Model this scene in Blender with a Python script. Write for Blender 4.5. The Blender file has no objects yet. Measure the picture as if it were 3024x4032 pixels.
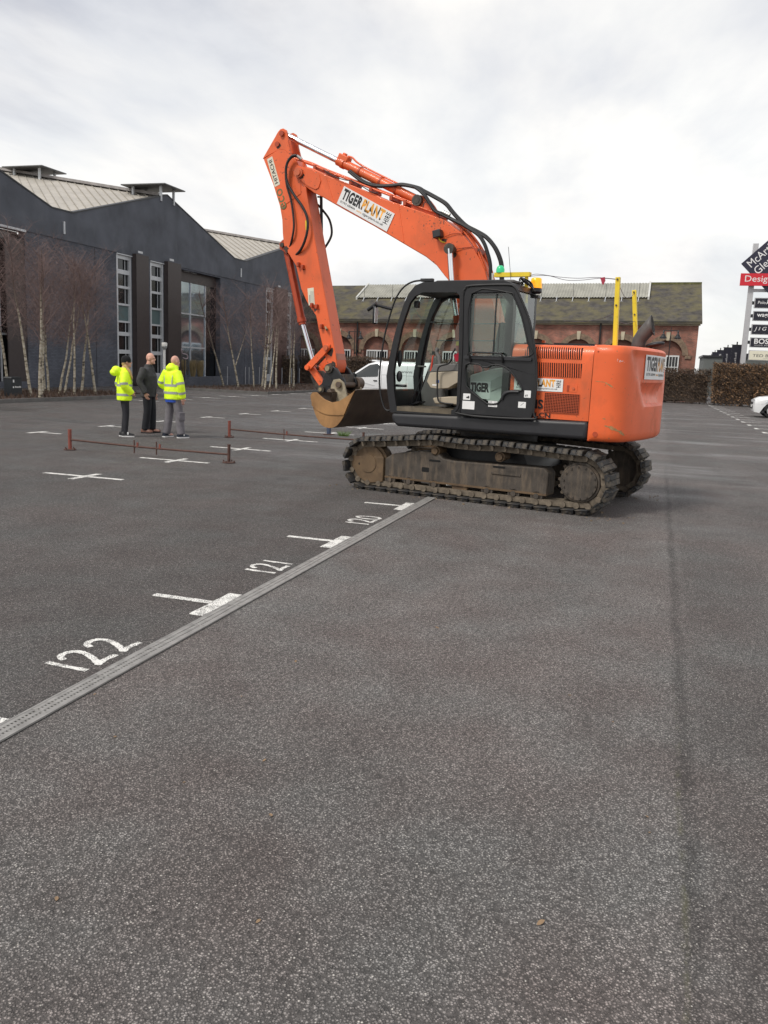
import bpy, bmesh, math, random
from mathutils import Vector, Matrix, noise
from mathutils.geometry import tessellate_polygon
sc = bpy.context.scene
COL = sc.collection
PI = math.pi
R = math.radians

# ------------------------------------------------------------------ camera
# World frame: X runs along the drain channel, Y across the bays, Z up.
TH = 1.270287158
def to_world(x, y, z):
    return Vector((x*math.cos(TH)+y*math.sin(TH), -x*math.sin(TH)+y*math.cos(TH), z))
PITCH, ROLL, FPX = 0.17315, 0.04122, 3280.0
CAM = Vector((-5.16, -2.77, 1.729))
fwd = to_world(0, math.cos(PITCH), -math.sin(PITCH))
upv = to_world(0, math.sin(PITCH), math.cos(PITCH))
rgt = to_world(1, 0, 0)
r2 = rgt*math.cos(ROLL)+upv*math.sin(ROLL)
u2 = -rgt*math.sin(ROLL)+upv*math.cos(ROLL)
cd = bpy.data.cameras.new('camera'); cam = bpy.data.objects.new('camera', cd); COL.objects.link(cam)
cd.sensor_fit = 'HORIZONTAL'; cd.sensor_width = 36; cd.lens = 36*FPX/3024
cd.clip_start = .05; cd.clip_end = 5000
cam.matrix_world = Matrix(((r2.x, u2.x, -fwd.x, CAM.x), (r2.y, u2.y, -fwd.y, CAM.y), (r2.z, u2.z, -fwd.z, CAM.z), (0, 0, 0, 1)))
sc.camera = cam

# ------------------------------------------------------------------ sky, sun, exposure
SUN_DIR = (-rgt*0.50 - to_world(0, 1, 0)*0.40 + Vector((0, 0, .80))).normalized()   # towards the sun
sun_el = math.asin(SUN_DIR.z); sun_az = math.atan2(SUN_DIR.x, SUN_DIR.y)
w = bpy.data.worlds.new('World'); sc.world = w; w.use_nodes = True
nt = w.node_tree; nt.nodes.clear()
def N(t, typ, **kw):
    n = t.nodes.new(typ)
    for k, v in kw.items(): setattr(n, k, v)
    return n
out = N(nt, 'ShaderNodeOutputWorld'); bg = N(nt, 'ShaderNodeBackground'); bg.inputs['Strength'].default_value = 0.1
sky = N(nt, 'ShaderNodeTexSky'); sky.sky_type = 'NISHITA'; sky.sun_disc = False
sky.sun_elevation = sun_el; sky.sun_rotation = sun_az; sky.dust_density = 2.0
tc = N(nt, 'ShaderNodeTexCoord'); sep = N(nt, 'ShaderNodeSeparateXYZ'); nt.links.new(tc.outputs['Generated'], sep.inputs[0])
def wmath(op, a, b=None):
    n = N(nt, 'ShaderNodeMath', operation=op)
    for i, q in enumerate((a, b)):
        if q is None: continue
        if isinstance(q, (int, float)): n.inputs[i].default_value = q
        else: nt.links.new(q, n.inputs[i])
    return n.outputs[0]
zz = wmath('ADD', wmath('MAXIMUM', sep.outputs[2], 0.0), 0.16)
px = wmath('DIVIDE', sep.outputs[0], zz); py = wmath('DIVIDE', sep.outputs[1], zz)
comb = N(nt, 'ShaderNodeCombineXYZ'); nt.links.new(px, comb.inputs[0]); nt.links.new(py, comb.inputs[1])
mp = N(nt, 'ShaderNodeMapping'); mp.inputs['Rotation'].default_value = (0, 0, R(-10)); mp.inputs['Scale'].default_value = (.5, .9, 1)
mp.inputs['Location'].default_value = (3.4, 1.15, 0)
nt.links.new(comb.outputs[0], mp.inputs[0])
n1 = N(nt, 'ShaderNodeTexNoise'); n1.inputs['Scale'].default_value = .72; n1.inputs['Detail'].default_value = 9; n1.inputs['Roughness'].default_value = .56; n1.inputs['Distortion'].default_value = .35
nt.links.new(mp.outputs[0], n1.inputs['Vector'])
cr = N(nt, 'ShaderNodeValToRGB'); e = cr.color_ramp.elements
e[0].position = .40; e[0].color = (3.8, 3.85, 4.2, 1); e[1].position = .60; e[1].color = (7.9, 7.65, 7.15, 1)
m_ = e.new(.49); m_.color = (6.0, 5.95, 5.95, 1)
nt.links.new(n1.outputs['Fac'], cr.inputs[0])
# clouds thin and brighten towards the horizon
hz = N(nt, 'ShaderNodeMapRange'); hz.inputs['From Min'].default_value = .02; hz.inputs['From Max'].default_value = .30
hz.inputs['To Min'].default_value = .70; hz.inputs['To Max'].default_value = 0
nt.links.new(sep.outputs[2], hz.inputs['Value'])
mh = N(nt, 'ShaderNodeMix', data_type='RGBA'); nt.links.new(hz.outputs[0], mh.inputs['Factor'])
nt.links.new(cr.outputs[0], mh.inputs[6]); mh.inputs[7].default_value = (7.3, 7.22, 7.05, 1)
n2 = N(nt, 'ShaderNodeTexNoise'); n2.inputs['Scale'].default_value = 1.7; n2.inputs['Detail'].default_value = 6
nt.links.new(mp.outputs[0], n2.inputs['Vector'])
fr = N(nt, 'ShaderNodeMapRange'); fr.inputs['From Min'].default_value = .42; fr.inputs['From Max'].default_value = .62; fr.inputs['To Min'].default_value = .80; fr.inputs['To Max'].default_value = 1.0
nt.links.new(n2.outputs['Fac'], fr.inputs['Value'])
mx = N(nt, 'ShaderNodeMix', data_type='RGBA'); nt.links.new(fr.outputs[0], mx.inputs['Factor'])
nt.links.new(sky.outputs[0], mx.inputs[6]); nt.links.new(mh.outputs[2], mx.inputs[7])
nt.links.new(mx.outputs[2], bg.inputs['Color']); nt.links.new(bg.outputs[0], out.inputs['Surface'])

sd = bpy.data.lights.new('sun', 'SUN'); sd.energy = 1.5; sd.angle = R(12); sd.color = (1, .95, .88)
so = bpy.data.objects.new('sun', sd); COL.objects.link(so)
so.rotation_euler = (-SUN_DIR).to_track_quat('-Z', 'Y').to_euler(); so.location = (0, 0, 40)

sc.view_settings.view_transform = 'Standard'; sc.view_settings.look = 'None'
sc.view_settings.gamma = 1; sc.view_settings.exposure = 0.6; sc.view_settings.use_curve_mapping = False
sc.render.engine = 'CYCLES'
sc.cycles.max_bounces = 6; sc.cycles.transparent_max_bounces = 16

# ------------------------------------------------------------------ materials
MATS = {}
def lin(r, g, b):   # 8-bit display colour to linear
    f = lambda c: (c/255/12.92 if c/255 <= .04045 else ((c/255+.055)/1.055)**2.4)
    return (f(r), f(g), f(b))
def M(name, col, rough=.5, metal=0, var=.12, vs=6, bump=0, bs=60, dirt=None, spec=.5, coat=0, emit=None, coords='Object', chips=None):
    if name in MATS: return MATS[name]
    m = bpy.data.materials.new(name); m.use_nodes = True; t = m.node_tree
    b = t.nodes['Principled BSDF']
    b.inputs['Roughness'].default_value = rough; b.inputs['Metallic'].default_value = metal
    b.inputs['Specular IOR Level'].default_value = spec; b.inputs['Coat Weight'].default_value = coat
    L = t.links.new
    c = N(t, 'ShaderNodeTexCoord')
    no = N(t, 'ShaderNodeTexNoise'); no.inputs['Scale'].default_value = vs; no.inputs['Detail'].default_value = 5
    L(c.outputs[coords], no.inputs['Vector'])
    mr = N(t, 'ShaderNodeMapRange'); mr.inputs['From Min'].default_value = .3; mr.inputs['From Max'].default_value = .7
    mr.inputs['To Min'].default_value = 1-var; mr.inputs['To Max'].default_value = 1+var; L(no.outputs['Fac'], mr.inputs['Value'])
    mu = N(t, 'ShaderNodeVectorMath', operation='SCALE'); mu.inputs[0].default_value = col[:3]; L(mr.outputs[0], mu.inputs['Scale'])
    last = mu.outputs[0]
    if dirt:
        dcol, amt, dsc = dirt[:3]; stretch = dirt[3] if len(dirt) > 3 else (1, 1, 1)
        mpn = N(t, 'ShaderNodeMapping'); mpn.inputs['Scale'].default_value = stretch; L(c.outputs[coords], mpn.inputs[0])
        n2 = N(t, 'ShaderNodeTexNoise'); n2.inputs['Scale'].default_value = dsc; n2.inputs['Detail'].default_value = 8; n2.inputs['Roughness'].default_value = .65
        L(mpn.outputs[0], n2.inputs['Vector'])
        r = N(t, 'ShaderNodeMapRange'); r.inputs['From Min'].default_value = .62-.35*amt; r.inputs['From Max'].default_value = .86-.35*amt
        r.inputs['To Max'].default_value = min(1, .35+amt); L(n2.outputs['Fac'], r.inputs['Value'])
        mixn = N(t, 'ShaderNodeMix', data_type='RGBA'); L(r.outputs[0], mixn.inputs['Factor']); L(last, mixn.inputs[6]); mixn.inputs[7].default_value = (*dcol, 1)
        last = mixn.outputs[2]
        rr = N(t, 'ShaderNodeMapRange'); rr.inputs['To Min'].default_value = rough; rr.inputs['To Max'].default_value = .85
        L(r.outputs[0], rr.inputs['Value']); L(rr.outputs[0], b.inputs['Roughness'])
    if chips:
        h1 = N(t, 'ShaderNodeTexNoise'); h1.inputs['Scale'].default_value = chips[2]; h1.inputs['Detail'].default_value = 3; L(c.outputs[coords], h1.inputs['Vector'])
        h2 = N(t, 'ShaderNodeTexNoise'); h2.inputs['Scale'].default_value = 2.3; h2.inputs['Detail'].default_value = 3; L(c.outputs[coords], h2.inputs['Vector'])
        hm = N(t, 'ShaderNodeMath', operation='MULTIPLY_ADD'); L(h2.outputs['Fac'], hm.inputs[0]); hm.inputs[1].default_value = .35; L(h1.outputs['Fac'], hm.inputs[2])
        hr = N(t, 'ShaderNodeMapRange'); hr.inputs['From Min'].default_value = 1.0-chips[1]; hr.inputs['From Max'].default_value = 1.03-chips[1]; hr.inputs['To Max'].default_value = .8; L(hm.outputs[0], hr.inputs['Value'])
        hx = N(t, 'ShaderNodeMix', data_type='RGBA'); L(hr.outputs[0], hx.inputs['Factor']); L(last, hx.inputs[6]); hx.inputs[7].default_value = (*chips[0], 1); last = hx.outputs[2]
    L(last, b.inputs['Base Color'])
    if bump:
        n3 = N(t, 'ShaderNodeTexNoise'); n3.inputs['Scale'].default_value = bs; n3.inputs['Detail'].default_value = 4; L(c.outputs[coords], n3.inputs['Vector'])
        bp = N(t, 'ShaderNodeBump'); bp.inputs['Strength'].default_value = bump; bp.inputs['Distance'].default_value = .01; L(n3.outputs['Fac'], bp.inputs['Height']); L(bp.outputs[0], b.inputs['Normal'])
    if emit:
        b.inputs['Emission Color'].default_value = (*emit[0], 1); b.inputs['Emission Strength'].default_value = emit[1]
    MATS[name] = m; return m
def glassmat(name, tint, refl=1.0):
    m = bpy.data.materials.new(name); m.use_nodes = True; t = m.node_tree; t.nodes.clear()
    o = N(t, 'ShaderNodeOutputMaterial'); tr = N(t, 'ShaderNodeBsdfTransparent'); tr.inputs[0].default_value = (*tint, 1)
    g = N(t, 'ShaderNodeBsdfGlossy'); g.inputs['Roughness'].default_value = .03; g.inputs['Color'].default_value = (refl, refl, refl, 1)
    lw = N(t, 'ShaderNodeLayerWeight'); lw.inputs[0].default_value = .5
    pw = N(t, 'ShaderNodeMath', operation='POWER'); t.links.new(lw.outputs['Facing'], pw.inputs[0]); pw.inputs[1].default_value = 4.0
    f = N(t, 'ShaderNodeMapRange'); f.inputs['To Min'].default_value = .06; f.inputs['To Max'].default_value = .95; t.links.new(pw.outputs[0], f.inputs['Value'])
    mx = N(t, 'ShaderNodeMixShader'); t.links.new(f.outputs[0], mx.inputs[0]); t.links.new(tr.outputs[0], mx.inputs[1]); t.links.new(g.outputs[0], mx.inputs[2])
    t.links.new(mx.outputs[0], o.inputs[0]); MATS[name] = m; return m

# ------------------------------------------------------------------ mesh helpers
class MB:
    def __init__(s): s.v = []; s.f = []
    def add(s, vs, fs):
        o = len(s.v); s.v += [Vector(p) for p in vs]; s.f += [tuple(i+o for i in f) for f in fs]; return s
    def box(s, c, d, rot=None, taper=1):
        x, y, z = [q/2 for q in d]
        vs = [Vector((sx*x*(taper if sz > 0 else 1), sy*y*(taper if sz > 0 else 1), sz*z)) for sz in (-1, 1) for sx, sy in ((-1, -1), (1, -1), (1, 1), (-1, 1))]
        if rot: vs = [rot @ q for q in vs]
        c = Vector(c)
        return s.add([q+c for q in vs], [(3, 2, 1, 0), (4, 5, 6, 7), (0, 1, 5, 4), (1, 2, 6, 5), (2, 3, 7, 6), (3, 0, 4, 7)])
    def bx(s, x0, x1, y0, y1, z0, z1): return s.box(((x0+x1)/2, (y0+y1)/2, (z0+z1)/2), (abs(x1-x0), abs(y1-y0), abs(z1-z0)))
    def cyl(s, a, b, r, rb=None, n=16, caps=True):
        a = Vector(a); b = Vector(b); rb = r if rb is None else rb; d = (b-a).normalized()
        t = d.orthogonal().normalized(); q = d.cross(t)
        vs = [a+(t*math.cos(2*PI*i/n)+q*math.sin(2*PI*i/n))*r for i in range(n)]+[b+(t*math.cos(2*PI*i/n)+q*math.sin(2*PI*i/n))*rb for i in range(n)]
        fs = [(i, (i+1) % n, n+(i+1) % n, n+i) for i in range(n)]
        if caps: fs += [tuple(range(n-1, -1, -1)), tuple(range(n, 2*n))]
        return s.add(vs, fs)
    def tube(s, pts, r, n=8, closed=False, caps=True):
        pts = [Vector(p) for p in pts]; k = len(pts); rs = r if isinstance(r, (list, tuple)) else [r]*k
        vs = []; prev = None
        for i, p in enumerate(pts):
            a = pts[i-1] if (i > 0 or closed) else p; b = pts[(i+1) % k] if (i < k-1 or closed) else p
            d = (b-a).normalized()
            t = d.orthogonal().normalized() if prev is None else (prev-d*prev.dot(d)).normalized()
            prev = t; q = d.cross(t)
            vs += [p+(t*math.cos(2*PI*j/n)+q*math.sin(2*PI*j/n))*rs[i] for j in range(n)]
        fs = []
        for i in range(k if closed else k-1):
            a = i*n; b = ((i+1) % k)*n
            fs += [(a+j, a+(j+1) % n, b+(j+1) % n, b+j) for j in range(n)]
        if caps and not closed: fs += [tuple(range(n-1, -1, -1)), tuple((k-1)*n+j for j in range(n))]
        return s.add(vs, fs)
    def prism(s, o2, y0, y1, plane='xz', holes=()):
        """extrude a 2D outline (with holes) between two planes"""
        def P(p, y):
            return Vector((p[0], y, p[1])) if plane == 'xz' else (Vector((y, p[0], p[1])) if plane == 'yz' else Vector((p[0], p[1], y)))
        loops = [list(o2)]+[list(h) for h in holes]
        if not holes and len(o2) > 2:
            n = len(o2)
            vs = [P(p, y0) for p in o2]+[P(p, y1) for p in o2]
            tr = tessellate_polygon([[Vector((p[0], p[1], 0)) for p in o2]])
            fs = [tuple(t) for t in tr]+[tuple(n+i for i in reversed(t)) for t in tr]
            fs += [(i, (i+1) % n, n+(i+1) % n, n+i) for i in range(n)]
            return s.add(vs, fs)
        flat = [p for l in loops for p in l]; n = len(flat)
        tr = tessellate_polygon([[Vector((p[0], p[1], 0)) for p in l] for l in loops])
        vs = [P(p, y0) for p in flat]+[P(p, y1) for p in flat]
        fs = [tuple(t) for t in tr]+[tuple(n+i for i in reversed(t)) for t in tr]
        o = 0
        for l in loops:
            k = len(l); fs += [(o+i, o+(i+1) % k, n+o+(i+1) % k, n+o+i) for i in range(k)]; o += k
        return s.add(vs, fs)
    def sheet(s, o2, y):
        tr = tessellate_polygon([[Vector((p[0], p[1], 0)) for p in o2]])
        return s.add([(p[0], y, p[1]) for p in o2], [tuple(t) for t in tr])
    def loft(s, rings, caps=True):
        n = len(rings[0]); o = []
        for r in rings: o += [Vector(p) for p in r]
        fs = []
        for i in range(len(rings)-1):
            fs += [(i*n+j, i*n+(j+1) % n, (i+1)*n+(j+1) % n, (i+1)*n+j) for j in range(n)]
        if caps: fs += [tuple(range(n-1, -1, -1)), tuple((len(rings)-1)*n+j for j in range(n))]
        return s.add(o, fs)
    def grid(s, rows):
        n = len(rows[0]); o = [Vector(p) for r in rows for p in r]
        fs = [(i*n+j, i*n+j+1, (i+1)*n+j+1, (i+1)*n+j) for i in range(len(rows)-1) for j in range(n-1)]
        return s.add(o, fs)
    def ell(s, c, r, nu=16, nv=10, rot=None):
        c = Vector(c); rings = []
        for i in range(1, nv):
            a = -PI/2+PI*i/nv; ring = []
            for j in range(nu):
                p = Vector((r[0]*math.cos(a)*math.cos(2*PI*j/nu), r[1]*math.cos(a)*math.sin(2*PI*j/nu), r[2]*math.sin(a)))
                ring.append(c+(rot @ p if rot else p))
            rings.append(ring)
        b = Vector((0, 0, -r[2])); t = Vector((0, 0, r[2]))
        if rot: b = rot @ b; t = rot @ t
        o = len(s.v); s.loft(rings, caps=False); k = len(s.v); s.v += [c+b, c+t]
        for j in range(nu):
            s.f.append((o+(j+1) % nu, o+j, k)); s.f.append((o+(nv-2)*nu+j, o+(nv-2)*nu+(j+1) % nu, k+1))
        return s
    def lathe(s, prof, c=(0, 0, 0), n=20):
        return s.loft([[Vector((c[0]+r*math.cos(2*PI*j/n), c[1]+r*math.sin(2*PI*j/n), c[2]+z)) for j in range(n)] for r, z in prof])
    def build(s, name, m, parent=None, smooth=None, bevel=0, recalc=True, seg=2):
        me = bpy.data.meshes.new(name); me.from_pydata([tuple(p) for p in s.v], [], s.f)
        if recalc:
            bm = bmesh.new(); bm.from_mesh(me); bmesh.ops.recalc_face_normals(bm, faces=bm.faces); bm.to_mesh(me); bm.free()
        if m: me.materials.append(m)
        if smooth:
            me.shade_smooth(); me.set_sharp_from_angle(angle=R(smooth))
        o = bpy.data.objects.new(name, me); COL.objects.link(o)
        if parent: o.parent = parent
        if bevel:
            md = o.modifiers.new('bevel', 'BEVEL'); md.width = bevel; md.segments = seg; md.limit_method = 'ANGLE'; md.angle_limit = R(38)
            if not smooth: me.shade_smooth(); me.set_sharp_from_angle(angle=R(40))
        return o
def tag(o, label=None, cat=None, group=None, kind=None):
    if label: o['label'] = label
    if cat: o['category'] = cat
    if group: o['group'] = group
    if kind: o['kind'] = kind
    return o
def empty(name, loc, rz=0, label=None, cat=None, group=None):
    o = bpy.data.objects.new(name, None); COL.objects.link(o); o.location = loc; o.rotation_euler = (0, 0, rz); o.empty_display_size = .1
    return tag(o, label, cat, group)
def dup(o, parent=None):
    c = o.copy(); COL.objects.link(c); c.parent = parent
    for ch in list(o.children): dup(ch, c)
    return c
def spline(pts, n=8, closed=False):
    pts = [Vector(p) for p in pts]; k = len(pts); o = []
    for i in range(k if closed else k-1):
        g = lambda j: pts[j % k] if closed else pts[max(0, min(k-1, j))]
        a, b, c, d = g(i-1), g(i), g(i+1), g(i+2)
        for j in range(n):
            t = j/n
            o.append(.5*((2*b)+(c-a)*t+(2*a-5*b+4*c-d)*t*t+(3*b-a-3*c+d)*t**3))
    if not closed: o.append(pts[-1])
    return o
def spline2(pts, n=6, closed=False): return [(p.x, p.y) for p in spline([(a, b, 0) for a, b in pts], n, closed)]
def circ(cx, cz, r, n=20, a0=0): return [(cx+r*math.cos(a0+2*PI*i/n), cz+r*math.sin(a0+2*PI*i/n)) for i in range(n)]
def rrect(x0, x1, z0, z1, r, n=4):
    o = []
    for cx, cz, a in ((x1-r, z1-r, 0), (x0+r, z1-r, PI/2), (x0+r, z0+r, PI), (x1-r, z0+r, 1.5*PI)):
        o += [(cx+r*math.cos(a+PI/2*i/n), cz+r*math.sin(a+PI/2*i/n)) for i in range(n+1)]
    return o
def text(body, h, m, parent, org, xd, yd, name='lettering', sx=1.0, weight=0, align='LEFT', width=None, ext=.0008, shear=0, spacing=1.0):
    """flat lettering: org = baseline start, xd/yd = writing and up directions; h = cap height"""
    cu = bpy.data.curves.new(name, 'FONT'); cu.body = body; cu.size = 1; cu.offset = weight; cu.extrude = 0; cu.shear = shear; cu.space_character = spacing
    cu.align_x = align; cu.resolution_u = 3
    tmp = bpy.data.objects.new(name, cu); COL.objects.link(tmp)
    dg = bpy.context.evaluated_depsgraph_get(); me = bpy.data.meshes.new_from_object(tmp.evaluated_get(dg))
    bpy.data.objects.remove(tmp); bpy.data.curves.remove(cu)
    s = h/.69
    if width and len(me.vertices):
        x0 = min(v.co.x for v in me.vertices); x1 = max(v.co.x for v in me.vertices); sx = width/((x1-x0)*s)
        off = x0
    else: off = 0
    xd = Vector(xd).normalized(); yd = Vector(yd).normalized(); nd = xd.cross(yd); org = Vector(org)
    for v in me.vertices:
        x, y = (v.co.x-off)*s*sx, v.co.y*s
        v.co = org+xd*x+yd*y+nd*ext
    me.materials.clear(); me.materials.append(m); me.name = name
    o = bpy.data.objects.new(name, me); COL.objects.link(o)
    if parent: o.parent = parent
    return o
def quadplate(name, m, parent, org, xd, yd, wd, ht, th=.002):
    """thin plate with its lower-left corner at org"""
    xd = Vector(xd).normalized(); yd = Vector(yd).normalized(); nd = xd.cross(yd); org = Vector(org)
    b = MB(); c = [org, org+xd*wd, org+xd*wd+yd*ht, org+yd*ht]
    b.add([p for p in c]+[p+nd*th for p in c], [(3, 2, 1, 0), (4, 5, 6, 7), (0, 1, 5, 4), (1, 2, 6, 5), (2, 3, 7, 6), (3, 0, 4, 7)])
    return b.build(name, m, parent)

# ------------------------------------------------------------------ common materials
ORANGE = M('orange_paint', (.79, .132, .034), .42, var=.14, vs=1.4, coat=.05, dirt=((.36, .10, .04), .26, 3.0, (1, 1, .45)), chips=((.16, .06, .035), .145, 26))
ORANGE_W = M('worn_orange_paint', (.60, .13, .05), .5, var=.12, vs=5, dirt=((.22, .10, .07), .35, 7))
RUSTOR = M('dull_red_paint', (.42, .06, .018), .5, var=.12, dirt=((.08, .03, .02), .3, 8))
BLACK = M('black_paint', (.013, .0135, .0155), .42, var=.2, vs=9, dirt=((.045, .042, .04), .06, 6))
RUBBER = M('black_rubber', (.014, .014, .015), .55, var=.2)
DGREY = M('charcoal_plastic', (.022, .0225, .026), .45, var=.12, dirt=((.06, .055, .05), .10, 5))
MUDSTEEL = M('muddy_steel', (.060, .050, .041), .78, var=.35, vs=7, bump=.35, bs=60, dirt=((.175, .132, .092), .42, 5, (3, 3, .55)))
SHOE = M('track_pad_rubber', (.022, .022, .023), .72, var=.35, vs=14, bump=.4, bs=55, dirt=((.20, .16, .11), .44, 9))
RUSTW = M('rusty_wheel_steel', (.125, .080, .042), .65, var=.25, vs=6, bump=.15, dirt=((.07, .045, .03), .35, 8))
TAN = M('dusty_ochre_steel', (.35, .185, .070), .66, var=.2, vs=4, bump=.10, bs=30, dirt=((.17, .085, .035), .40, 4, (1, 1, .5)))
BROWN = M('rusty_brown_steel', (.098, .070, .052), .6, var=.3, vs=4, bump=.2, bs=25, dirt=((.15, .11, .08), .32, 5, (1.2, .15, 2.5)))
CHROME = M('chromed_rod', (.78, .79, .82), .12, 1, var=.03)
GREASE = M('greasy_steel', (.055, .045, .037), .5, var=.3, dirt=((.22, .17, .11), .35, 12))
PINM = M('bare_pin_steel', (.36, .29, .18), .45, .5, var=.2, vs=20)
WHITE = M('white_vinyl', (.80, .80, .79), .45, var=.03)
PRINTK = M('black_print', (.012, .012, .014), .5, var=0)
YELLOW = M('yellow_paint', (.80, .60, .03), .45, var=.08, dirt=((.12, .08, .02), .14, 9))
BEIGE = M('beige_console_plastic', (.43, .37, .28), .6, var=.06)
GREYPL = M('grey_console_plastic', (.15, .145, .14), .65, var=.1)
SEATM = M('dark_seat_fabric', (.02, .02, .023), .8, var=.15)
GLASS = glassmat('tinted_cab_glass', (.76, .87, .82))
DARK = M('shade_and_joint_black', (.006, .006, .006), .9, var=0)  # near-black standing in for shade in slots and grille holes; also joint filler

# ------------------------------------------------------------------ the excavator
EXC = empty('excavator', (6.79, -.75, 0), R(78.718), 'orange tracked excavator with black cab, folded boom and wide grading bucket', 'excavator')
E_ = EXC
# ---- tracks
def track(side):
    # side +1 near the camera, -1 far; outer face at |Y| = 1.245
    yo, yi = 1.245*side, .735*side; yc = (yo+yi)/2
    tc_, sc_ = (1.505, .368), (-1.535, .40)
    path = []
    for i in range(9):   # around the idler, bottom to top
        a = -PI/2+PI*.93*i/8; path.append((tc_[0]+.318*math.cos(a), tc_[1]+.318*math.sin(a)))
    path += [(1.30, .705), (1.0, .735), (.75, .762), (.5, .785), (.2, .772), (-.1, .768), (-.4, .78), (-.7, .775), (-1.0, .765), (-1.3, .752)]
    for i in range(9):
        a = PI*.55+PI*.84*i/8; path.append((sc_[0]+.345*math.cos(a), sc_[1]+.345*math.sin(a)))
    path += [(-1.15, .052), (-.8, .050), (0, .050), (.8, .050), (1.2, .050)]
    fine = spline2(path, 12, True)
    L = [0]
    for i in range(len(fine)): L.append(L[-1]+math.dist(fine[i], fine[(i+1) % len(fine)]))
    nshoe = 46; step = L[-1]/nshoe
    def at(d):
        d %= L[-1]
        for i in range(len(fine)):
            if L[i+1] >= d:
                t = (d-L[i])/(L[i+1]-L[i]); a, b = fine[i], fine[(i+1) % len(fine)]
                return Vector((a[0]+(b[0]-a[0])*t, a[1]+(b[1]-a[1])*t)), Vector((b[0]-a[0], b[1]-a[1])).normalized()
    ch = MB()
    for k in range(nshoe):
        p, t = at((k+.5)*step); nrm = Vector((t.y, -t.x))
        ang = math.atan2(t.y, t.x); rot = Matrix.Rotation(-ang, 3, 'Y')
        inn = -nrm
        for dy in (-.10, .10):
            c = p+inn*.052
            ch.box((c.x, yc+dy*side, c.y), (step*.98, .045, .070), rot)
            c2 = p+inn*.045+t*step*.5
            ch.cyl((c2.x, yc+dy*side-.048, c2.y), (c2.x, yc+dy*side+.048, c2.y), .040, n=10)
    chain = ch.build('track_chain', M('dusty_link_steel', (.15, .122, .090), .75, var=.35, vs=16, bump=.2, dirt=((.06, .045, .033), .4, 12)), E_, smooth=35)
    sh = MB()   # one shoe: steel plate with a thick grooved pad
    hw = .255
    sh.box((0, 0, .002), (step*.90, hw*2, .014))
    for sx in (-.215, .215): sh.box((sx*step, 0, .033), (step*.425, hw*1.94, .058), taper=.90)
    sh.box((0, 0, .026), (step*.20, hw*1.9, .034))
    shoe = None
    for k in range(nshoe):
        p, t = at((k+.5)*step); nrm = Vector((t.y, -t.x))
        X = Vector((t.x, 0, t.y)); Z = Vector((nrm.x, 0, nrm.y)); Y = Z.cross(X)
        mtx = Matrix(((X.x, Y.x, Z.x, p.x), (X.y, Y.y, Z.y, yc), (X.z, Y.z, Z.z, p.y), (0, 0, 0, 1)))
        if shoe is None: o = shoe = sh.build('track_shoe', SHOE, chain, bevel=.006, seg=1)
        else: o = shoe.copy(); COL.objects.link(o); o.parent = chain
        o.matrix_local = mtx
    # frame: a long box beam, bulging to the idler yoke
    fr = MB(); y0, y1 = .80*side, 1.10*side
    fr.prism([(1.25, .20), (1.25, .455), (1.14, .53), (.84, .585), (.62, .61), (.44, .60), (.36, .53), (.2, .515), (-1.06, .535), (-1.12, .47), (-1.12, .195)], y0, y1)
    frame = fr.build('track_frame', MUDSTEEL, E_, bevel=.02)
    lip = MB().prism([(1.24, .190), (1.24, .215), (-1.11, .208), (-1.11, .183)], y0, y1+.012*side).build('bottom_flange', RUSTW, frame)
    for (a, b, c, d) in ((.56, .67, .325, .39),): MB().prism(rrect(a, b, c, d, .015), y1-.02*side, y1+.002*side).build('slot_shade', DARK, frame)  # dark plates on the uncut frame; the slots' shade is painted
    for x in (.48, -.45): MB().prism(rrect(x-.085, x+.085, .48, .505, .012), y1-.02*side, y1+.004*side).build('slot_shade', DARK, frame)
    MB().bx(-.35, -.75, y1, y1+.015*side, .40, .425).build('step_bar', MUDSTEEL, frame)
    yk = MB().prism([(1.78, .33), (1.78, .455), (1.26, .475), (1.26, .13), (1.30, .115), (1.50, .085), (1.66, .16)], 1.06*side, 1.13*side).build('idler_yoke', RUSTW, E_, bevel=.012)
    MB().prism(rrect(1.53, 1.66, .335, .365, .008), 1.12*side, 1.133*side).build('slot_shade', DARK, yk)
    MB().prism([(1.78, .44), (1.78, .455), (1.26, .475), (1.26, .46)], .80*side, 1.06*side).build('top_plate', MUDSTEEL, yk)
    iw = MB(); 
    for (r, ya, yb) in ((.29, -.09, .09), (.25, -.12, -.09), (.25, .09, .12), (.13, .12, .15), (.13, -.15, -.12)): iw.cyl((tc_[0], yc+ya, tc_[1]), (tc_[0], yc+yb, tc_[1]), r, n=36)
    iw.build('idler_wheel', RUSTW, E_, smooth=30)
    sp = MB(); teeth = []
    for k in range(21*4):
        a = 2*PI*k/(21*4); r = (.312, .312, .272, .272)[k % 4]; teeth.append((sc_[0]+r*math.cos(a), sc_[1]+r*math.sin(a)))
    sp.prism(teeth, yc-.03, yc+.03)
    spk = sp.build('drive_sprocket', MUDSTEEL, E_)
    MB().cyl((sc_[0], yc, sc_[1]), (sc_[0], 1.125*side, sc_[1]), .262, .255, n=36).build('final_drive', MUDSTEEL, spk, smooth=30, bevel=.01)
    cov = MB().cyl((sc_[0], 1.125*side, sc_[1]), (sc_[0], 1.15*side, sc_[1]), .225, .22, n=36).build('drive_cover', MUDSTEEL, spk, smooth=30)
    b0 = None
    for k in range(14):
        a = 2*PI*k/14+.1
        if b0 is None: b0 = bo = MB().cyl((0, 0, 0), (0, .018*side, 0), .011, n=6).build('cover_bolt', GREASE, spk)
        else: bo = b0.copy(); COL.objects.link(bo); bo.parent = spk
        bo.location = (sc_[0]+.200*math.cos(a), 1.148*side, sc_[1]+.200*math.sin(a))
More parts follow.
